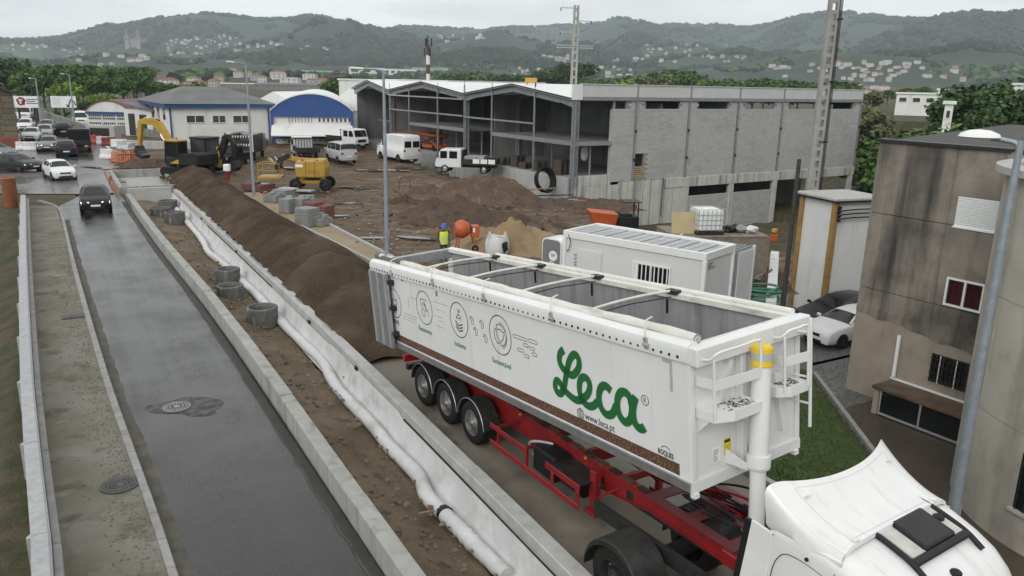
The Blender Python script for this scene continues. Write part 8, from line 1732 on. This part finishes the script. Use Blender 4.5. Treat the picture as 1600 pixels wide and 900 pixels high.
# billboards
def billboard(label,a,b,side):
    A=gat(a[0],197); Bx=gat(b[0],197); Mx,w=frame_of(A,Bx,A[2]); R=thing('billboard',label,'billboard',mat=Mx); P=np.array(Mx.translation); n=np.array(Mx.col[1])[:3]; zt=float(onplane(*a,P,n)[2])-A[2]; zb=float(onplane(a[0],b[1],P,n)[2])-A[2]
    mb=MB(); mb.b2((0,0,zb),(w,.12,zt)); obj('panel',mb,m_whiteclean,R); 
    for x in(w*.15,w*.85): mb=MB(); mb.b2((x-.1,.12,-1),(x+.1,.3,zt)); obj('post',mb,m_dkmetal,R)
    h=zt-zb
    if side==0:
        mb=MB(); c=(w*.3,zb+h*.55); mb.add([(c[0]+h*.36*math.cos(t)*(1+.12*math.sin(5*t)),-.012,c[1]+h*.36*math.sin(t)*(1+.1*math.cos(7*t))) for t in np.linspace(0,6.283,26,endpoint=False)],[tuple(range(26))]); obj('red_emblem',mb,m_red,R)
        mb=MB(); mb.b2((c[0]-.12*h,-.02,c[1]-.22*h),(c[0]+.02*h,-.013,c[1]+.2*h)); mb.b2((c[0]-.2*h,-.02,c[1]+.06*h),(c[0]+.14*h,-.013,c[1]+.16*h)); obj('white_emblem_mark',mb,m_whiteclean,R)
        for k in range(3): mb=MB(); mb.b2((w*.5,-.015,zb+h*(.68-.17*k)),(w*(.95-.1*(k%2)),-.01,zb+h*(.76-.17*k))); obj('text_line',mb,M('billboard_teal',(.08,.16,.15),rough=.5) if k==0 else bpy.data.materials['billboard_teal'],R)
    else:
        for k in range(6): mb=MB(); mb.b2((w*.08,-.015,zb+h*(.82-.12*k)),(w*(.42-.05*(k%2)),-.01,zb+h*(.84-.12*k))); obj('text_line',mb,bpy.data.materials['print_grey'],R)
        mb=MB(); mb.prism([(w*.62,-.015,zb+h*.05),(w*.75,-.015,zb+h*.05),(w*.6,-.015,zb+h*.35)],(0,0,0),(0,.008,0)); obj('red_shape',mb,m_red,R)
        mb=MB(); flat=[(w*.68,zb+h*.1),(w*.8,zb+h*.75),(w*.92,zb+h*.55),(w*.98,zb+h*.2)]; mb.tube([(x,-.02,z) for x,z in flat],h*.05,6); obj('grey_arm_picture',mb,m_print,R)
billboard('left white billboard with a red round emblem beside the stone house',(26,150),(66,168),0); billboard('right white billboard with text lines and a red corner',(84,150),(123,168),1)
# retaining wall and junk between cabin and transformer house
A=at(1211,392,.35); B=at(1205,470,.35); d=(B-A)[:2]; L_=np.linalg.norm(d); R=thing('block_wall','white block retaining wall with junk leaning on it by the black post','wall',(A[0],A[1],0),math.atan2(d[1],d[0]))
for i in range(int(L_/.5)):
    for k in range(2): mb=MB(); mb.b2((i*.5+.01,-.2,-3.0+k*1.7),(i*.5+.49,.2,-1.32+k*1.66)); obj('wall_block',mb,m_shed,R,bevel=.02)
m_junk=[m_red,m_hose,m_rust,m_wood,m_hoseg]
for k in range(16):
    f=k/16; p=A+(B-A)*(f*1.0)+np.array([-.5-random.random()*.7,0,0]); mb=MB(); l=random.uniform(.7,1.4); mb.tube([(-l/2,0,0),(0,.04,.05),(l/2,.1,.0)],random.uniform(.03,.07),7); o=obj('pipe_scrap',mb,m_junk[k%5],smooth=60); o.location=(p[0],p[1],.25+.1*(k%3)); o.rotation_euler=(0,random.uniform(-.2,.2),random.uniform(-.5,1.2)); tag(o,['red pipe scrap','green pipe scrap','rusty pipe scrap','timber scrap','grey pipe scrap'][k%5]+[' farthest along the junk row by the white block wall',' second of its colour in the junk row by the white block wall',' third of its colour in the junk row by the white block wall',' nearest the truck in the junk row by the white block wall'][k//5],'scrap','scrap pipes beside the block wall')
P=at(1190,462,.3); hosepile('hose_coil','green hose pile between the site cabin and the white block wall',P,.7,6,m_hose,.1)
P=at(1185,418,.3); heap('rubble_heap','stony rubble heap with red bits behind the ribbed container',P,1.2,2.2,.7,0,m_heapr,31,.4)
P=at(1211,352,-2); R=thing('plate_compactor','small yellow and red plate compactor by the block infill','compactor',(P[0],P[1],-3.4),.4); mb=MB(); mb.b2((-.4,-.3,0),(.4,.3,.1)); obj('plate',mb,m_red,R); mb=MB(); mb.b2((-.25,-.2,.1),(.25,.2,.7)); obj('engine',mb,m_orange,R,bevel=.05); mb=MB(); mb.ico((0,0,.95),.28,.1,1,(1,.8,.8)); obj('yellow_cover',mb,m_yellow,R); mb=MB(); mb.tube([(.3,-.2,.6),(.9,-.2,1.2),(.9,.2,1.2),(.3,.2,.6)],.03,6); obj('handle',mb,m_red,R)
# bits on the trench soil and fabric
for k,(px,l,c) in enumerate((((612,703),'red strip of plastic lying on the trench soil',m_red),((552,593),'piece of brown timber lying across the fabric',m_wood),((548,592),'second piece of timber on the white fabric',m_wood),((673,797),'pale broken slat on the soil near the wrapped roll',m_wood))):
    P=at(*px,-.42); mb=MB(); mb.beam((-.25,0,0),(.25,.05,.03),.06,.03); o=obj('scrap',mb,c); o.location=(P[0],P[1],-.47 if k in(0,3) else -.38); o.rotation_euler=(0,0,-.9+.4*k); tag(o,l,'scrap')
for k in range(4):
    s=(20.5,25.5,38,48)[k]; mb=MB(); mb.b2((-.1,-.03,-.05),(.1,.03,.05)); o=obj('wall_pocket',mb,m_black); t=np.interp(s,[9,21,31.8,61],[6.58,6.76,6.82,6.75]); p=ST(s,t-.02,.22); o.location=tuple(p); o.rotation_euler=(0,0,math.radians(120)); tag(o,['nearest dark form tie slot in the planter wall','second dark form tie slot in the planter wall','third dark form tie slot in the planter wall','farthest dark form tie slot in the planter wall'][k],'slot','form tie slots in the planter wall')

# puddles standing in the mud and on the road
m_pud=M('muddy_water',(.07,.056,.042),(.1,.082,.062),scale=2,rough=.04,spec=.6)
def puddle(px,a,b,rot,seed,z=0.03,mat=None):
    P=gat(*px); vs=[]; n=30; c,s_=math.cos(rot),math.sin(rot)
    for k in range(n): q=k*2*math.pi/n; r=1+.5*float(vn(math.cos(q)*1.6+seed*5,math.sin(q)*1.6+seed)); x,y=a*r*math.cos(q),b*r*math.sin(q); vs.append((P[0]+x*c-y*s_,P[1]+x*s_+y*c,P[2]+z))
    mb=MB(); mb.add(vs,[tuple(range(n))]); struct(obj('puddle',mb,mat or m_pud),'shallow brown puddle lying in the wheel tracks of the muddy yard')
for k,(px,a,b,r) in enumerate((((560,292),1.7,.3,.2),((622,335),1.3,.3,-.3),((598,266),2.4,.45,.1),((520,338),1.1,.25,.5),((655,372),1.2,.28,-.2),((585,372),.9,.25,.1),((700,292),1.5,.3,-.1),((540,318),1.2,.22,.3),((465,262),2.0,.4,.2),((640,262),1.6,.35,-.1))): puddle(px,a,b,r,k+3)
for k,(px,a,b,r) in enumerate((((215,262),2.2,.5,.6),((150,262),2.5,.5,-.4),((190,285),1.4,.3,-1.0))): puddle(px,a,b,r,k+31,.024)
# ------------------------------------------------------------------ trees
m_bark=M('bark',(.09,.075,.06),(.05,.042,.034),scale=6,rough=.95)
def leafm(n,c): 
    c=tuple(k*1.9 for k in c)
    m=M('leaf_'+n,c,tuple(k*.6 for k in c),scale=.8,rough=.8,spec=.2); return m
LV={'dark':[leafm('deep',(.02,.04,.014)),leafm('mid',(.032,.058,.02)),leafm('soft',(.045,.075,.026))],'green':[leafm('green_a',(.035,.07,.018)),leafm('green_b',(.05,.09,.024)),leafm('green_c',(.07,.115,.03))],'bright':[leafm('bright_a',(.08,.13,.02)),leafm('bright_b',(.1,.16,.026)),leafm('bright_c',(.13,.19,.035))],'olive':[leafm('olive_a',(.06,.07,.03)),leafm('olive_b',(.08,.09,.038)),leafm('olive_c',(.1,.11,.05))]}
def crown_mesh(name,lobes,n,size,mats):
    mb=MB(); tot=sum(r**2 for *_,r in lobes)
    for (x,y,z,r) in lobes:
        for _ in range(int(n*r*r/tot)):
            v=Vector((random.gauss(0,1),random.gauss(0,1),random.gauss(0,1))).normalized(); k=r*(random.random()**.33)*random.uniform(.8,1.12); c=Vector((x,y,z))+Vector((v.x*k,v.y*k,v.z*k*.85))
            a=Vector((random.gauss(0,1),random.gauss(0,1),random.gauss(0,.6))).normalized(); b=a.cross(v+Vector((0,0,.3))); 
            if b.length<.05: continue
            b.normalize(); s=size*random.uniform(.6,1.4); mb.m=random.choice((0,0,1,1,2)); mb.add([c-a*s-b*s*.3,c+b*s*.7,c+a*s-b*s*.1,c-b*s*.8],[(0,1,2,3)])
    me=mb.mesh(name)
    for m in mats: me.materials.append(m)
    return me
TREES={}
def tree_proto(key,kind,shape,H,n=900,size=.42):
    """H metres tall; kept as mesh pair, things are made on demand"""
    L_=[]
    if shape=='round':
        for k in range(9): a=k*2.4; q=random.uniform(.12,.3)*H; L_.append((q*math.cos(a),q*math.sin(a),H*random.uniform(.42,.82),H*random.uniform(.14,.21)))
        L_.append((0,0,H*.8,H*.18))
    elif shape=='tall':
        for k in range(9): L_.append((random.uniform(-.08,.08)*H,random.uniform(-.08,.08)*H,H*(.25+.075*k),H*(.15-.011*k)))
    elif shape=='pine':
        for k in range(8): a=k*2.1; L_.append((.16*H*math.cos(a)*(1-k*.05),.16*H*math.sin(a)*(1-k*.05),H*(.55+.05*k),H*.12))
    else:
        for k in range(8): a=k*2.4; q=random.uniform(.1,.4)*H; L_.append((q*math.cos(a),q*math.sin(a),H*random.uniform(.25,.7),H*random.uniform(.2,.32)))
    cm=crown_mesh('crown',L_,n,size,LV[kind])
    tb=MB(); tr=.022*H; tb.tube([(0,0,-.5),(.01*H,0,H*.25),(-.01*H,.01*H,H*.55),(0,0,H*.85)],[tr*1.3,tr,tr*.6,tr*.15],8)
    for (x,y,z,r) in L_[:6]: tb.tube([(0,0,z*.55),(x*.6,y*.6,z*.85),(x,y,z)],[tr*.45,tr*.28,tr*.08],5)
    tm=tb.mesh('trunk'); tm.materials.append(m_bark); TREES[key]=(cm,tm,H)
tree_proto('oak','green','round',10); tree_proto('dark_oak','dark','round',12); tree_proto('poplar','green','tall',14); tree_proto('pine','dark','pine',15); tree_proto('lime','bright','round',8,1500,.34); tree_proto('olive','olive','round',9); tree_proto('shrub','green','bush',2.4,500,.16); tree_proto('dark_shrub','dark','bush',2.6,500,.16); tree_proto('near_oak','dark','round',9,3600,.22); tree_proto('near_bush','green','bush',4,2600,.17)
def tree(name,label,key,P,h,group=None,rz=None):
    cm,tm,H=TREES[key]; R=bpy.data.objects.new(name,None); COL.objects.link(R); s=h/H; R.location=(float(P[0]),float(P[1]),float(P[2])-.1); R.rotation_euler=(0,0,random.uniform(0,6.3)); k=random.uniform(.9,1.15); R.scale=(s*k,s*k,s); tag(R,label,'tree' if name!='shrub' else 'shrub',group)
    for n,m in(('trunk',tm),('crown',cm)): o=bpy.data.objects.new(n,m); COL.objects.link(o); o.parent=R
    return R
def tpx(px,top,d): # tree foot at distance d under pixel column px, height so that its top shows at row `top`
    P=atd(px,130,d); P[2]=gz(P[0],P[1]); return P,pole_z(px,top,P)-P[2]
ORD=['first','second','third','fourth','fifth','sixth','seventh','eighth','ninth','tenth','eleventh','twelfth','thirteenth','fourteenth','fifteenth','sixteenth','seventeenth','eighteenth','nineteenth','twentieth']+['twenty-%s'%q for q in('first','second','third','fourth','fifth','sixth','seventh','eighth','ninth')]+['thirtieth']+['thirty-%s'%q for q in('first','second','third','fourth','fifth','sixth','seventh','eighth','ninth')]+['fortieth']+['forty-%s'%q for q in('first','second','third','fourth','fifth','sixth')]
CNT={}
def nth(t): CNT[t]=CNT.get(t,-1)+1; a,b=t.split('|'); return '%s %s from the left %s'%(ORD[CNT[t]],a,b)
SIDE=['leftmost','second','third','fourth','fifth','sixth','seventh','eighth','ninth','tenth','eleventh','twelfth']
# left wood beyond the junction
for px,top,d,key in sorted(((8,84,230,'dark_oak'),(28,80,250,'poplar'),(50,83,240,'poplar'),(75,97,260,'oak'),(98,96,270,'dark_oak'),(120,96,250,'oak'),(143,97,265,'dark_oak'),(172,98,240,'oak'),(190,97,255,'poplar'),(208,99,250,'dark_oak'),(226,100,245,'oak'),(14,104,190,'dark_oak'),(40,108,185,'oak'),(66,112,190,'dark_oak'),(86,113,190,'oak'),(106,114,195,'dark_oak'),(127,112,200,'dark_oak'),(150,114,195,'oak'),(171,116,200,'dark_oak'),(192,116,190,'oak'),(212,115,195,'dark_oak'),(230,122,200,'oak'))):
    P,h=tpx(px,top,d); tree('tree',nth({'dark_oak':'dense dark tree|in the left wood','oak':'mid green tree|in the left wood','poplar':'tall slim tree|in the left wood'}[key]),key,P,h,'trees in the left wood')
for px,top,d,l in ((88,127,165,'yellow green tree behind the right billboard'),(112,124,160,'bright green tree between the billboards and the maroon roofs'),(141,145,150,'left of the two bright lime green trees above the maroon roof'),(168,142,148,'right bright lime green tree above the maroon roof')):
    P,h=tpx(px,top,d); tree('tree',l,'lime',P,h)
for px,top,d,l in ((66,173,138,'low green shrub behind the grey boundary wall'),(84,168,136,'flat topped shrub between the two far street lamps'),(99,172,134,'right low shrub under the right billboard'),(145,187,122,'dark round shrub at the corner of the maroon roofed workshop'),(230,200,112,'small dark shrub by the white entrance porch')):
    P,h=tpx(px,top,d); tree('shrub',l,'dark_shrub' if px in(145,230,99) else 'shrub',P,max(1,h))
for k,px in enumerate(range(116,146,6)): P,h=tpx(px,168,150); tree('shrub','%s from left, dark hedge shrub between right billboard and workshop'%ORD[k],'dark_shrub',P,max(2,h),'hedge by the workshops')
# trees behind the halls and along the valley floor
for k,(px,top,d,key) in enumerate(sorted(((252,124,170,'oak'),(263,127,165,'dark_oak'),(290,128,170,'lime'),(305,124,175,'olive'),(530,115,210,'dark_oak'),(544,113,215,'oak'),(520,120,205,'oak'),(580,118,230,'oak'),(700,108,330,'oak'),(716,112,330,'olive'),(732,110,330,'oak'),(748,110,325,'olive'),(765,112,330,'oak'),(790,112,320,'dark_oak'),(812,110,320,'oak'),(842,107,300,'dark_oak'),(858,104,300,'dark_oak'),(874,100,310,'dark_oak'),(884,96,300,'pine'),(906,92,300,'dark_oak'),(930,118,280,'oak'),(960,118,260,'oak'),(982,120,240,'lime'),(1000,113,250,'olive'),(1020,110,250,'olive'),(1040,104,280,'oak'),(1055,103,285,'oak'),(1070,106,285,'dark_oak'),(1086,110,270,'oak'),(1108,118,240,'oak'),(1136,118,230,'oak'),(1160,120,240,'oak'),(1178,118,240,'dark_oak'),(1196,116,240,'oak'),(1214,120,230,'oak'),(1236,120,235,'dark_oak'),(1250,122,240,'oak'),(1290,122,230,'oak'),(1310,121,235,'dark_oak'),(1330,124,240,'oak'),(1390,138,190,'dark_oak'),(1420,134,170,'oak'),(1368,138,160,'olive'),(1446,132,180,'oak'),(1352,160,120,'olive'),(1376,166,118,'olive')))):
    P,h=tpx(px,top,d); tree('tree',nth({'dark_oak':'dark round tree|behind the white roofs','oak':'green round tree|behind the white roofs','lime':'yellow green tree|behind the white roofs','olive':'dull olive tree|behind the white roofs','pine':'dark pine beside the power pole'}[key]) if key!='pine' else 'dark pine beside the power pole',key,P,max(3,h),'trees along the valley behind the halls' if key!='pine' else None)
# hill wood in the middle distance behind the white shed
for k,px in enumerate(sorted(random.uniform(565,800) for _ in range(46))):
     P,d=hit(px,random.uniform(88,106),500); t=random.choice(('dark_oak','dark_oak','pine')); tree('tree','%s from left, dark tree of the hill wood beyond the white factory'%ORD[k],t,P,random.uniform(11,17),'trees of the hill wood beyond the white factory')
for k,px in enumerate(sorted(random.uniform(805,900) for _ in range(40))):
     P,d=hit(px,random.uniform(104,118),300); tree('tree','%s from left, dark tree among the houses by the power pole'%ORD[k],'dark_oak',P,random.uniform(7,12),'trees among the houses by the power pole')
# right hand side: near trees above the stained building
for px,top,d,h_,key,l in ((1540,118,92,0,'near_oak','gnarled dark tree above the stained building'),(1575,122,100,0,'near_oak','tall dark tree on the right edge behind the white house'),(1505,128,110,0,'near_oak','thin dark tree by the white terrace house'),(1595,112,118,0,'near_oak','highest dark tree at the right picture edge'),(1520,160,74,0,'near_bush','left bush of the thicket behind the flat roof'),(1548,158,76,0,'near_bush','second bush of the thicket behind the flat roof'),(1575,160,74,0,'near_bush','third bush of the thicket behind the flat roof'),(1600,163,72,0,'near_bush','bush cut by the right picture edge'),(1490,172,78,0,'near_bush','bush beside the white gatehouse'),(1560,172,66,0,'near_bush','low bush just above the dark roof'),(1450,182,90,0,'near_bush','scrub bush on the terraces'),(1400,186,92,0,'near_bush','scrub bush left on the terraces')):
    P,h=tpx(px,top,d); tree('tree' if key=='near_oak' else 'shrub',l,key,P,max(1.5,h))
m_terr=M('terrace_stone',(.06,.055,.045),(.09,.085,.07),scale=1.5,rough=.95,bump=.6,bscale=6)
for k,(y,d,l) in enumerate(((172,118,'upper dark terrace wall right of the hall'),(183,106,'middle dark terrace wall right of the hall'),(194,96,'lower dark terrace wall right of the hall'))):
    A=atd(1346,y,d+6); B=atd(1478,y+2,d-10); d_=(B-A)[:2]; L_=np.linalg.norm(d_); R=thing('terrace_wall',l,'wall',(A[0],A[1],gz(A[0],A[1])),math.atan2(d_[1],d_[0])); n=int(L_/2.5)
    for i in range(n): mb=MB(); p=A+(B-A)*(i+.5)/n; z=gz(p[0],p[1])-gz(A[0],A[1]); mb.b2((i*L_/n+.03,-.25,z-1),((i+1)*L_/n-.03,.25,z+1.0+random.uniform(0,.2))); obj('stone_section',mb,m_terr,R,bevel=.05)
# ------------------------------------------------------------------ houses
m_hw=[M('house_white',(.55,.54,.52),rough=.9),M('house_cream',(.46,.41,.33),rough=.9),M('house_grey',(.42,.41,.39),rough=.9)]; m_hr=[M('tiles_orange',(.25,.12,.08),(.19,.095,.065),scale=1,rough=.9),M('tiles_brown',(.2,.1,.07),rough=.9),M('roof_pale',(.45,.44,.42),rough=.8)]; m_hwin=M('far_window',(.03,.035,.04),rough=.3)
HP=[]; HOUSES=[]
for w,d,h,rs_,wi,ri in((11,9,6,2.4,0,0),(9,9,6,2,1,0),(14,9,5.5,2.2,0,1),(8,10,8,1.8,0,0),(12,8,4,2,2,0),(16,10,6.5,.4,0,2),(10,8,5.5,2.2,1,1)):
    mb=MB(); mb.b2((-w/2,-d/2,-4),(w/2,d/2,h)); mb.m=1; e=.5; mb.add([(-w/2-e,-d/2-e,h),(w/2+e,-d/2-e,h),(w/2+e,d/2+e,h),(-w/2-e,d/2+e,h),(-w*.25,0,h+rs_),(w*.25,0,h+rs_)],[(0,1,5,4),(1,2,5),(2,3,4,5),(3,0,4),(0,3,2,1)]); mb.m=2
    for fl in range(2 if h>5 else 1):
        for k in range(3): x=-w*.32+k*w*.32; mb.b2((x-.6,-d/2-.05,1+fl*2.9),(x+.6,-d/2+.05,2.3+fl*2.9)); mb.b2((x-.6,d/2-.05,1+fl*2.9),(x+.6,d/2+.05,2.3+fl*2.9))
    me=mb.mesh('house'); 
    for m in(m_hw[wi],m_hr[ri],m_hwin): me.materials.append(m)
    HP.append(me)
def house(P,label,group,sc=1,k=None,rz=None):
    o=bpy.data.objects.new('house',HP[random.choice((0,0,1,2,3,4,5,6)) if k is None else k]); COL.objects.link(o); o.location=(float(P[0]),float(P[1]),float(P[2])); o.rotation_euler=(0,0,random.uniform(-.5,.5) if rz is None else rz); o.scale=(sc,sc,sc); HOUSES.append((math.atan2(P[0],P[1]),math.hypot(P[0],P[1]))); return tag(o,label,'house',group)
def village(n,x0,x1,y0,y1,label,group,dmin=500,sc=1.,ks=None):
    for i,x in enumerate(sorted(random.uniform(x0,x1) for _ in range(n))):
        P,d=hit(x,random.uniform(y0,y1),dmin); house(P,'%s from left, %s'%(ORD[i],label) if n<42 else label,group,.72*sc*random.uniform(.8,1.15),None if ks is None else random.choice(ks))
village(9,10,85,67,80,'hillside house at the far left above the wood','houses at the far left'); village(8,90,135,78,97,'white house block beside the left hillside','white houses left of the church',400,1.1,(0,3,5)); village(9,140,245,86,103,'house among the trees below the twin towered church','houses below the church',350,1.0)
village(34,258,332,62,86,'house of the dense white village on the left hill','houses of the left hill village',700,1.0); village(26,330,410,58,90,'house scattered to the right of the left hill village','houses right of the left hill village',700); village(7,400,445,66,78,'house high on the hill behind the blue barrel hall','houses on the hill behind the blue hall',800); village(6,470,510,74,88,'cream house on the slope left of the hill wood','houses left of the hill wood',700)
village(8,245,345,124,138,'near house with tiled roof behind the office','houses behind the office',230,.8,(0,2,2,4,1)); village(18,345,545,112,136,'low house or shed on the flat land behind the blue hall','houses behind the blue hall',230,.9,(2,4,5,0)); village(10,675,760,54,66,'house near the ridge above the phone mast','houses near the ridge by the mast',1500); village(12,803,850,104,124,'white house left of the power pole','houses left of the power pole',300,.8,(0,3,5)); village(14,900,985,106,122,'white house right of the power pole','houses right of the power pole',280,.8,(0,3,5,4))
village(10,848,892,84,96,'house in the small group above the power pole trees','houses above the power pole trees',700); village(6,960,1000,92,100,'pale house in the valley left of the hillside village','houses in the valley centre',700); village(34,1000,1165,70,98,'house of the cream hillside village above the hall','houses of the cream hillside village',900,.95,(1,1,0,6,0)); village(40,1300,1505,98,128,'house of the village at the foot of the right hill','houses of the right valley village',500,.9); village(8,1340,1385,136,150,'house beyond the right end of the hall','houses beyond the hall end',220,.7); village(10,1205,1300,104,122,'low house on the plain beyond the hall roof','houses on the plain beyond the hall',450,.9)
# church with two towers
P,d=hit(209,76,700); R=thing('church','stone church with twin spired towers on the left hill','church',tuple(P)); m_ch=M('church_stone',(.3,.29,.27),(.24,.23,.215),scale=.3,rough=.95); q_=d/1223
mb=MB(); mb.b2((-6.5*q_,0,-6),(6.5*q_,30*q_,11*q_)); obj('nave',mb,m_ch,R); mb=MB(); mb.prism([(-6.8*q_,0,11*q_),(0,0,14*q_),(6.8*q_,0,11*q_)],(0,0,0),(0,34*q_,0)); obj('roof',mb,m_hr[1],R)
for s in(-1,1):
    mb=MB(); mb.b2((s*7.5*q_-2.6*q_,-3*q_,-6),(s*7.5*q_+2.6*q_,2.2*q_,15*q_)); t=obj('tower',mb,m_ch,R); mb=MB(); mb.lathe([(3.2*q_,15*q_),(.01,25*q_)],8,(s*7.5*q_,-.4*q_,0)); obj('spire',mb,m_roofg,t); mb=MB(); mb.b2((s*7.5*q_-.8*q_,-3.1*q_,10*q_),(s*7.5*q_+.8*q_,-2.9*q_,13*q_)); obj('belfry_opening',mb,m_hwin,t)
# factories and flat white buildings in the middle distance
def farshed(label,a,b,ytop,mw=None,mr=None,wins=0,d0=200,kind='flat',dp=20,dd=None):
    A,d=hit(*a,d0)
    if dd: A=atd(*a,dd); d=dd
    B=atd(*b,d*1.0); B[2]=A[2]; Mx,w=frame_of(A,B,A[2]); P=A.copy(); n=np.array(Mx.col[1])[:3]; h=float(onplane(a[0],ytop,P,n)[2])-A[2]; return plainshed('factory',label,A,B,A[2],max(2.5,h-.4),1.0,dp,mw or m_wallw,mr or m_roofw,kind,'factory',wins)
farshed('long white factory with small dark windows behind the hall roof',(600,121),(666,121),107,wins=7); farshed('lower white factory wing left of the long white factory',(545,119),(602,119),105,wins=3); farshed('bluish factory roof right of the long white factory',(643,112),(700,112),105,M('far_bluegrey',(.3,.33,.37),rough=.8))
farshed('long pale industrial roof behind the white office',(345,139),(400,139),131,m_bw,dp=26); farshed('grey roofed shed behind the blue hall',(398,140),(540,139),134,m_bw,m_roofg,dp=14,kind='long'); farshed('dark grey house roof left behind the office',(196,154),(250,153),139,m_bw,m_roofg,kind='gable',dp=9); farshed('grey building among trees behind the blue hall',(470,121),(520,121),109,m_hw[2],m_roofg,wins=4)
farshed('white flat roofed house on the terraces with dark openings',(1398,172),(1462,170),146,wins=3,dd=140,dp=8); farshed('white wall of the upper terrace house behind the scaffolding poles',(1462,165),(1530,168),146,wins=2,dd=150,dp=8); farshed('small white gatehouse on the terraces',(1470,207),(1484,205),175,wins=1,dd=82,dp=4); farshed('white house at the right picture edge behind the trees',(1578,166),(1625,168),134,wins=2,dd=115,dp=8)
for k,px in enumerate(range(1452,1530,12)):
    P,d=hit(px,176,90); R=polething('scaffold_pole','%s from left, thin scaffolding pole before the white terrace house'%ORD[k],'pole',tuple(P),3.4,.05,.06,m_dkmetal,6); R['group']='scaffolding poles on the terraces'
# white roofs continuing behind the new hall
for a,b,yt,l in (((622,127),(800,127),124,'pale flat roof behind the first bays of the new hall'),((700,128),(850,130),125,'long white roof showing above the middle of the new hall')):
    A=atd(*a,128); B=atd(*b,150); A[2]=B[2]=3; Mx,w=frame_of(A,B,3); P=A.copy(); n=np.array(Mx.col[1])[:3]; plainshed('factory_hall',l,A,B,3,float(onplane(a[0],yt,P,n)[2])-3.3,1,14,m_wallw,m_roofw,'flat')
# ------------------------------------------------------------------ hill woods as one mass
def hillwood(name,label,n,r0,r1,s0,s1,seed,mask,mats,a0=-.68,a1=.68):
    rng=np.random.RandomState(seed); r=np.exp(rng.uniform(math.log(r0),math.log(r1),n*4)); a=rng.uniform(a0,a1,n*4); X=r*np.sin(a); Y=r*np.cos(a); m=fbm(X/160+seed,Y/160,4); ok=m>mask
    for (ha,hr) in HOUSES: ok&=~((np.abs(a-ha)<.0035+9/hr)&(r>hr-170)&(r<hr+12))
    keep=np.where(ok)[0][:n]; X,Y,r=X[keep],Y[keep],r[keep]; Z=G(X,Y,False); N_=len(X)
    b=MB(); b.ico((0,0,0),1,0,0); V=np.array(b.v); Fc=np.array(b.f); S=rng.uniform(s0,s1,N_)
    vs=(V[None]*(1+.35*rng.uniform(-1,1,(N_,12,1))))*S[:,None,None]*np.array([1.1,1.1,.95])+np.stack([X,Y,Z+S*.45],-1)[:,None]
    fs=(Fc[None]+(np.arange(N_)*12)[:,None,None]).reshape(-1,3); me=bpy.data.meshes.new(name); me.from_pydata(vs.reshape(-1,3).tolist(),[],fs.tolist())
    for q in mats: me.materials.append(q)
    me.polygons.foreach_set('material_index',np.repeat(rng.randint(0,len(mats),N_),20).tolist()); me.update(); o=bpy.data.objects.new(name,me); COL.objects.link(o); stuff(o,label,'wood')
fm=[M('wood_deep',(.012,.021,.013),rough=1),M('wood_mid',(.018,.029,.017),rough=1),M('wood_light',(.028,.04,.021),rough=1)]
hillwood('hill_woods','forest canopy covering the far hills and ridges',44000,1500,4600,4,9.5,4,-.2,fm)
hillwood('valley_trees','scattered tree clumps on the valley slopes',9000,420,1600,2.2,5,8,.06,fm+[LV['green'][1]])
# ------------------------------------------------------------------ haze over the valley
mb=MB(); mb.b2((-5700,-5700,-140),(5700,5700,620)); hz=bpy.data.materials.new('haze'); hz.use_nodes=True; t=hz.node_tree; t.nodes.clear(); o_=t.nodes.new('ShaderNodeOutputMaterial'); pv=t.nodes.new('ShaderNodeVolumePrincipled'); pv.inputs['Color'].default_value=(.82,.915,1,1); pv.inputs['Density'].default_value=.000155; pv.inputs['Anisotropy'].default_value=.2; t.links.new(pv.outputs[0],o_.inputs['Volume'])
h_=obj('haze',mb,hz); stuff(h_,'thin bluish haze filling the valley')
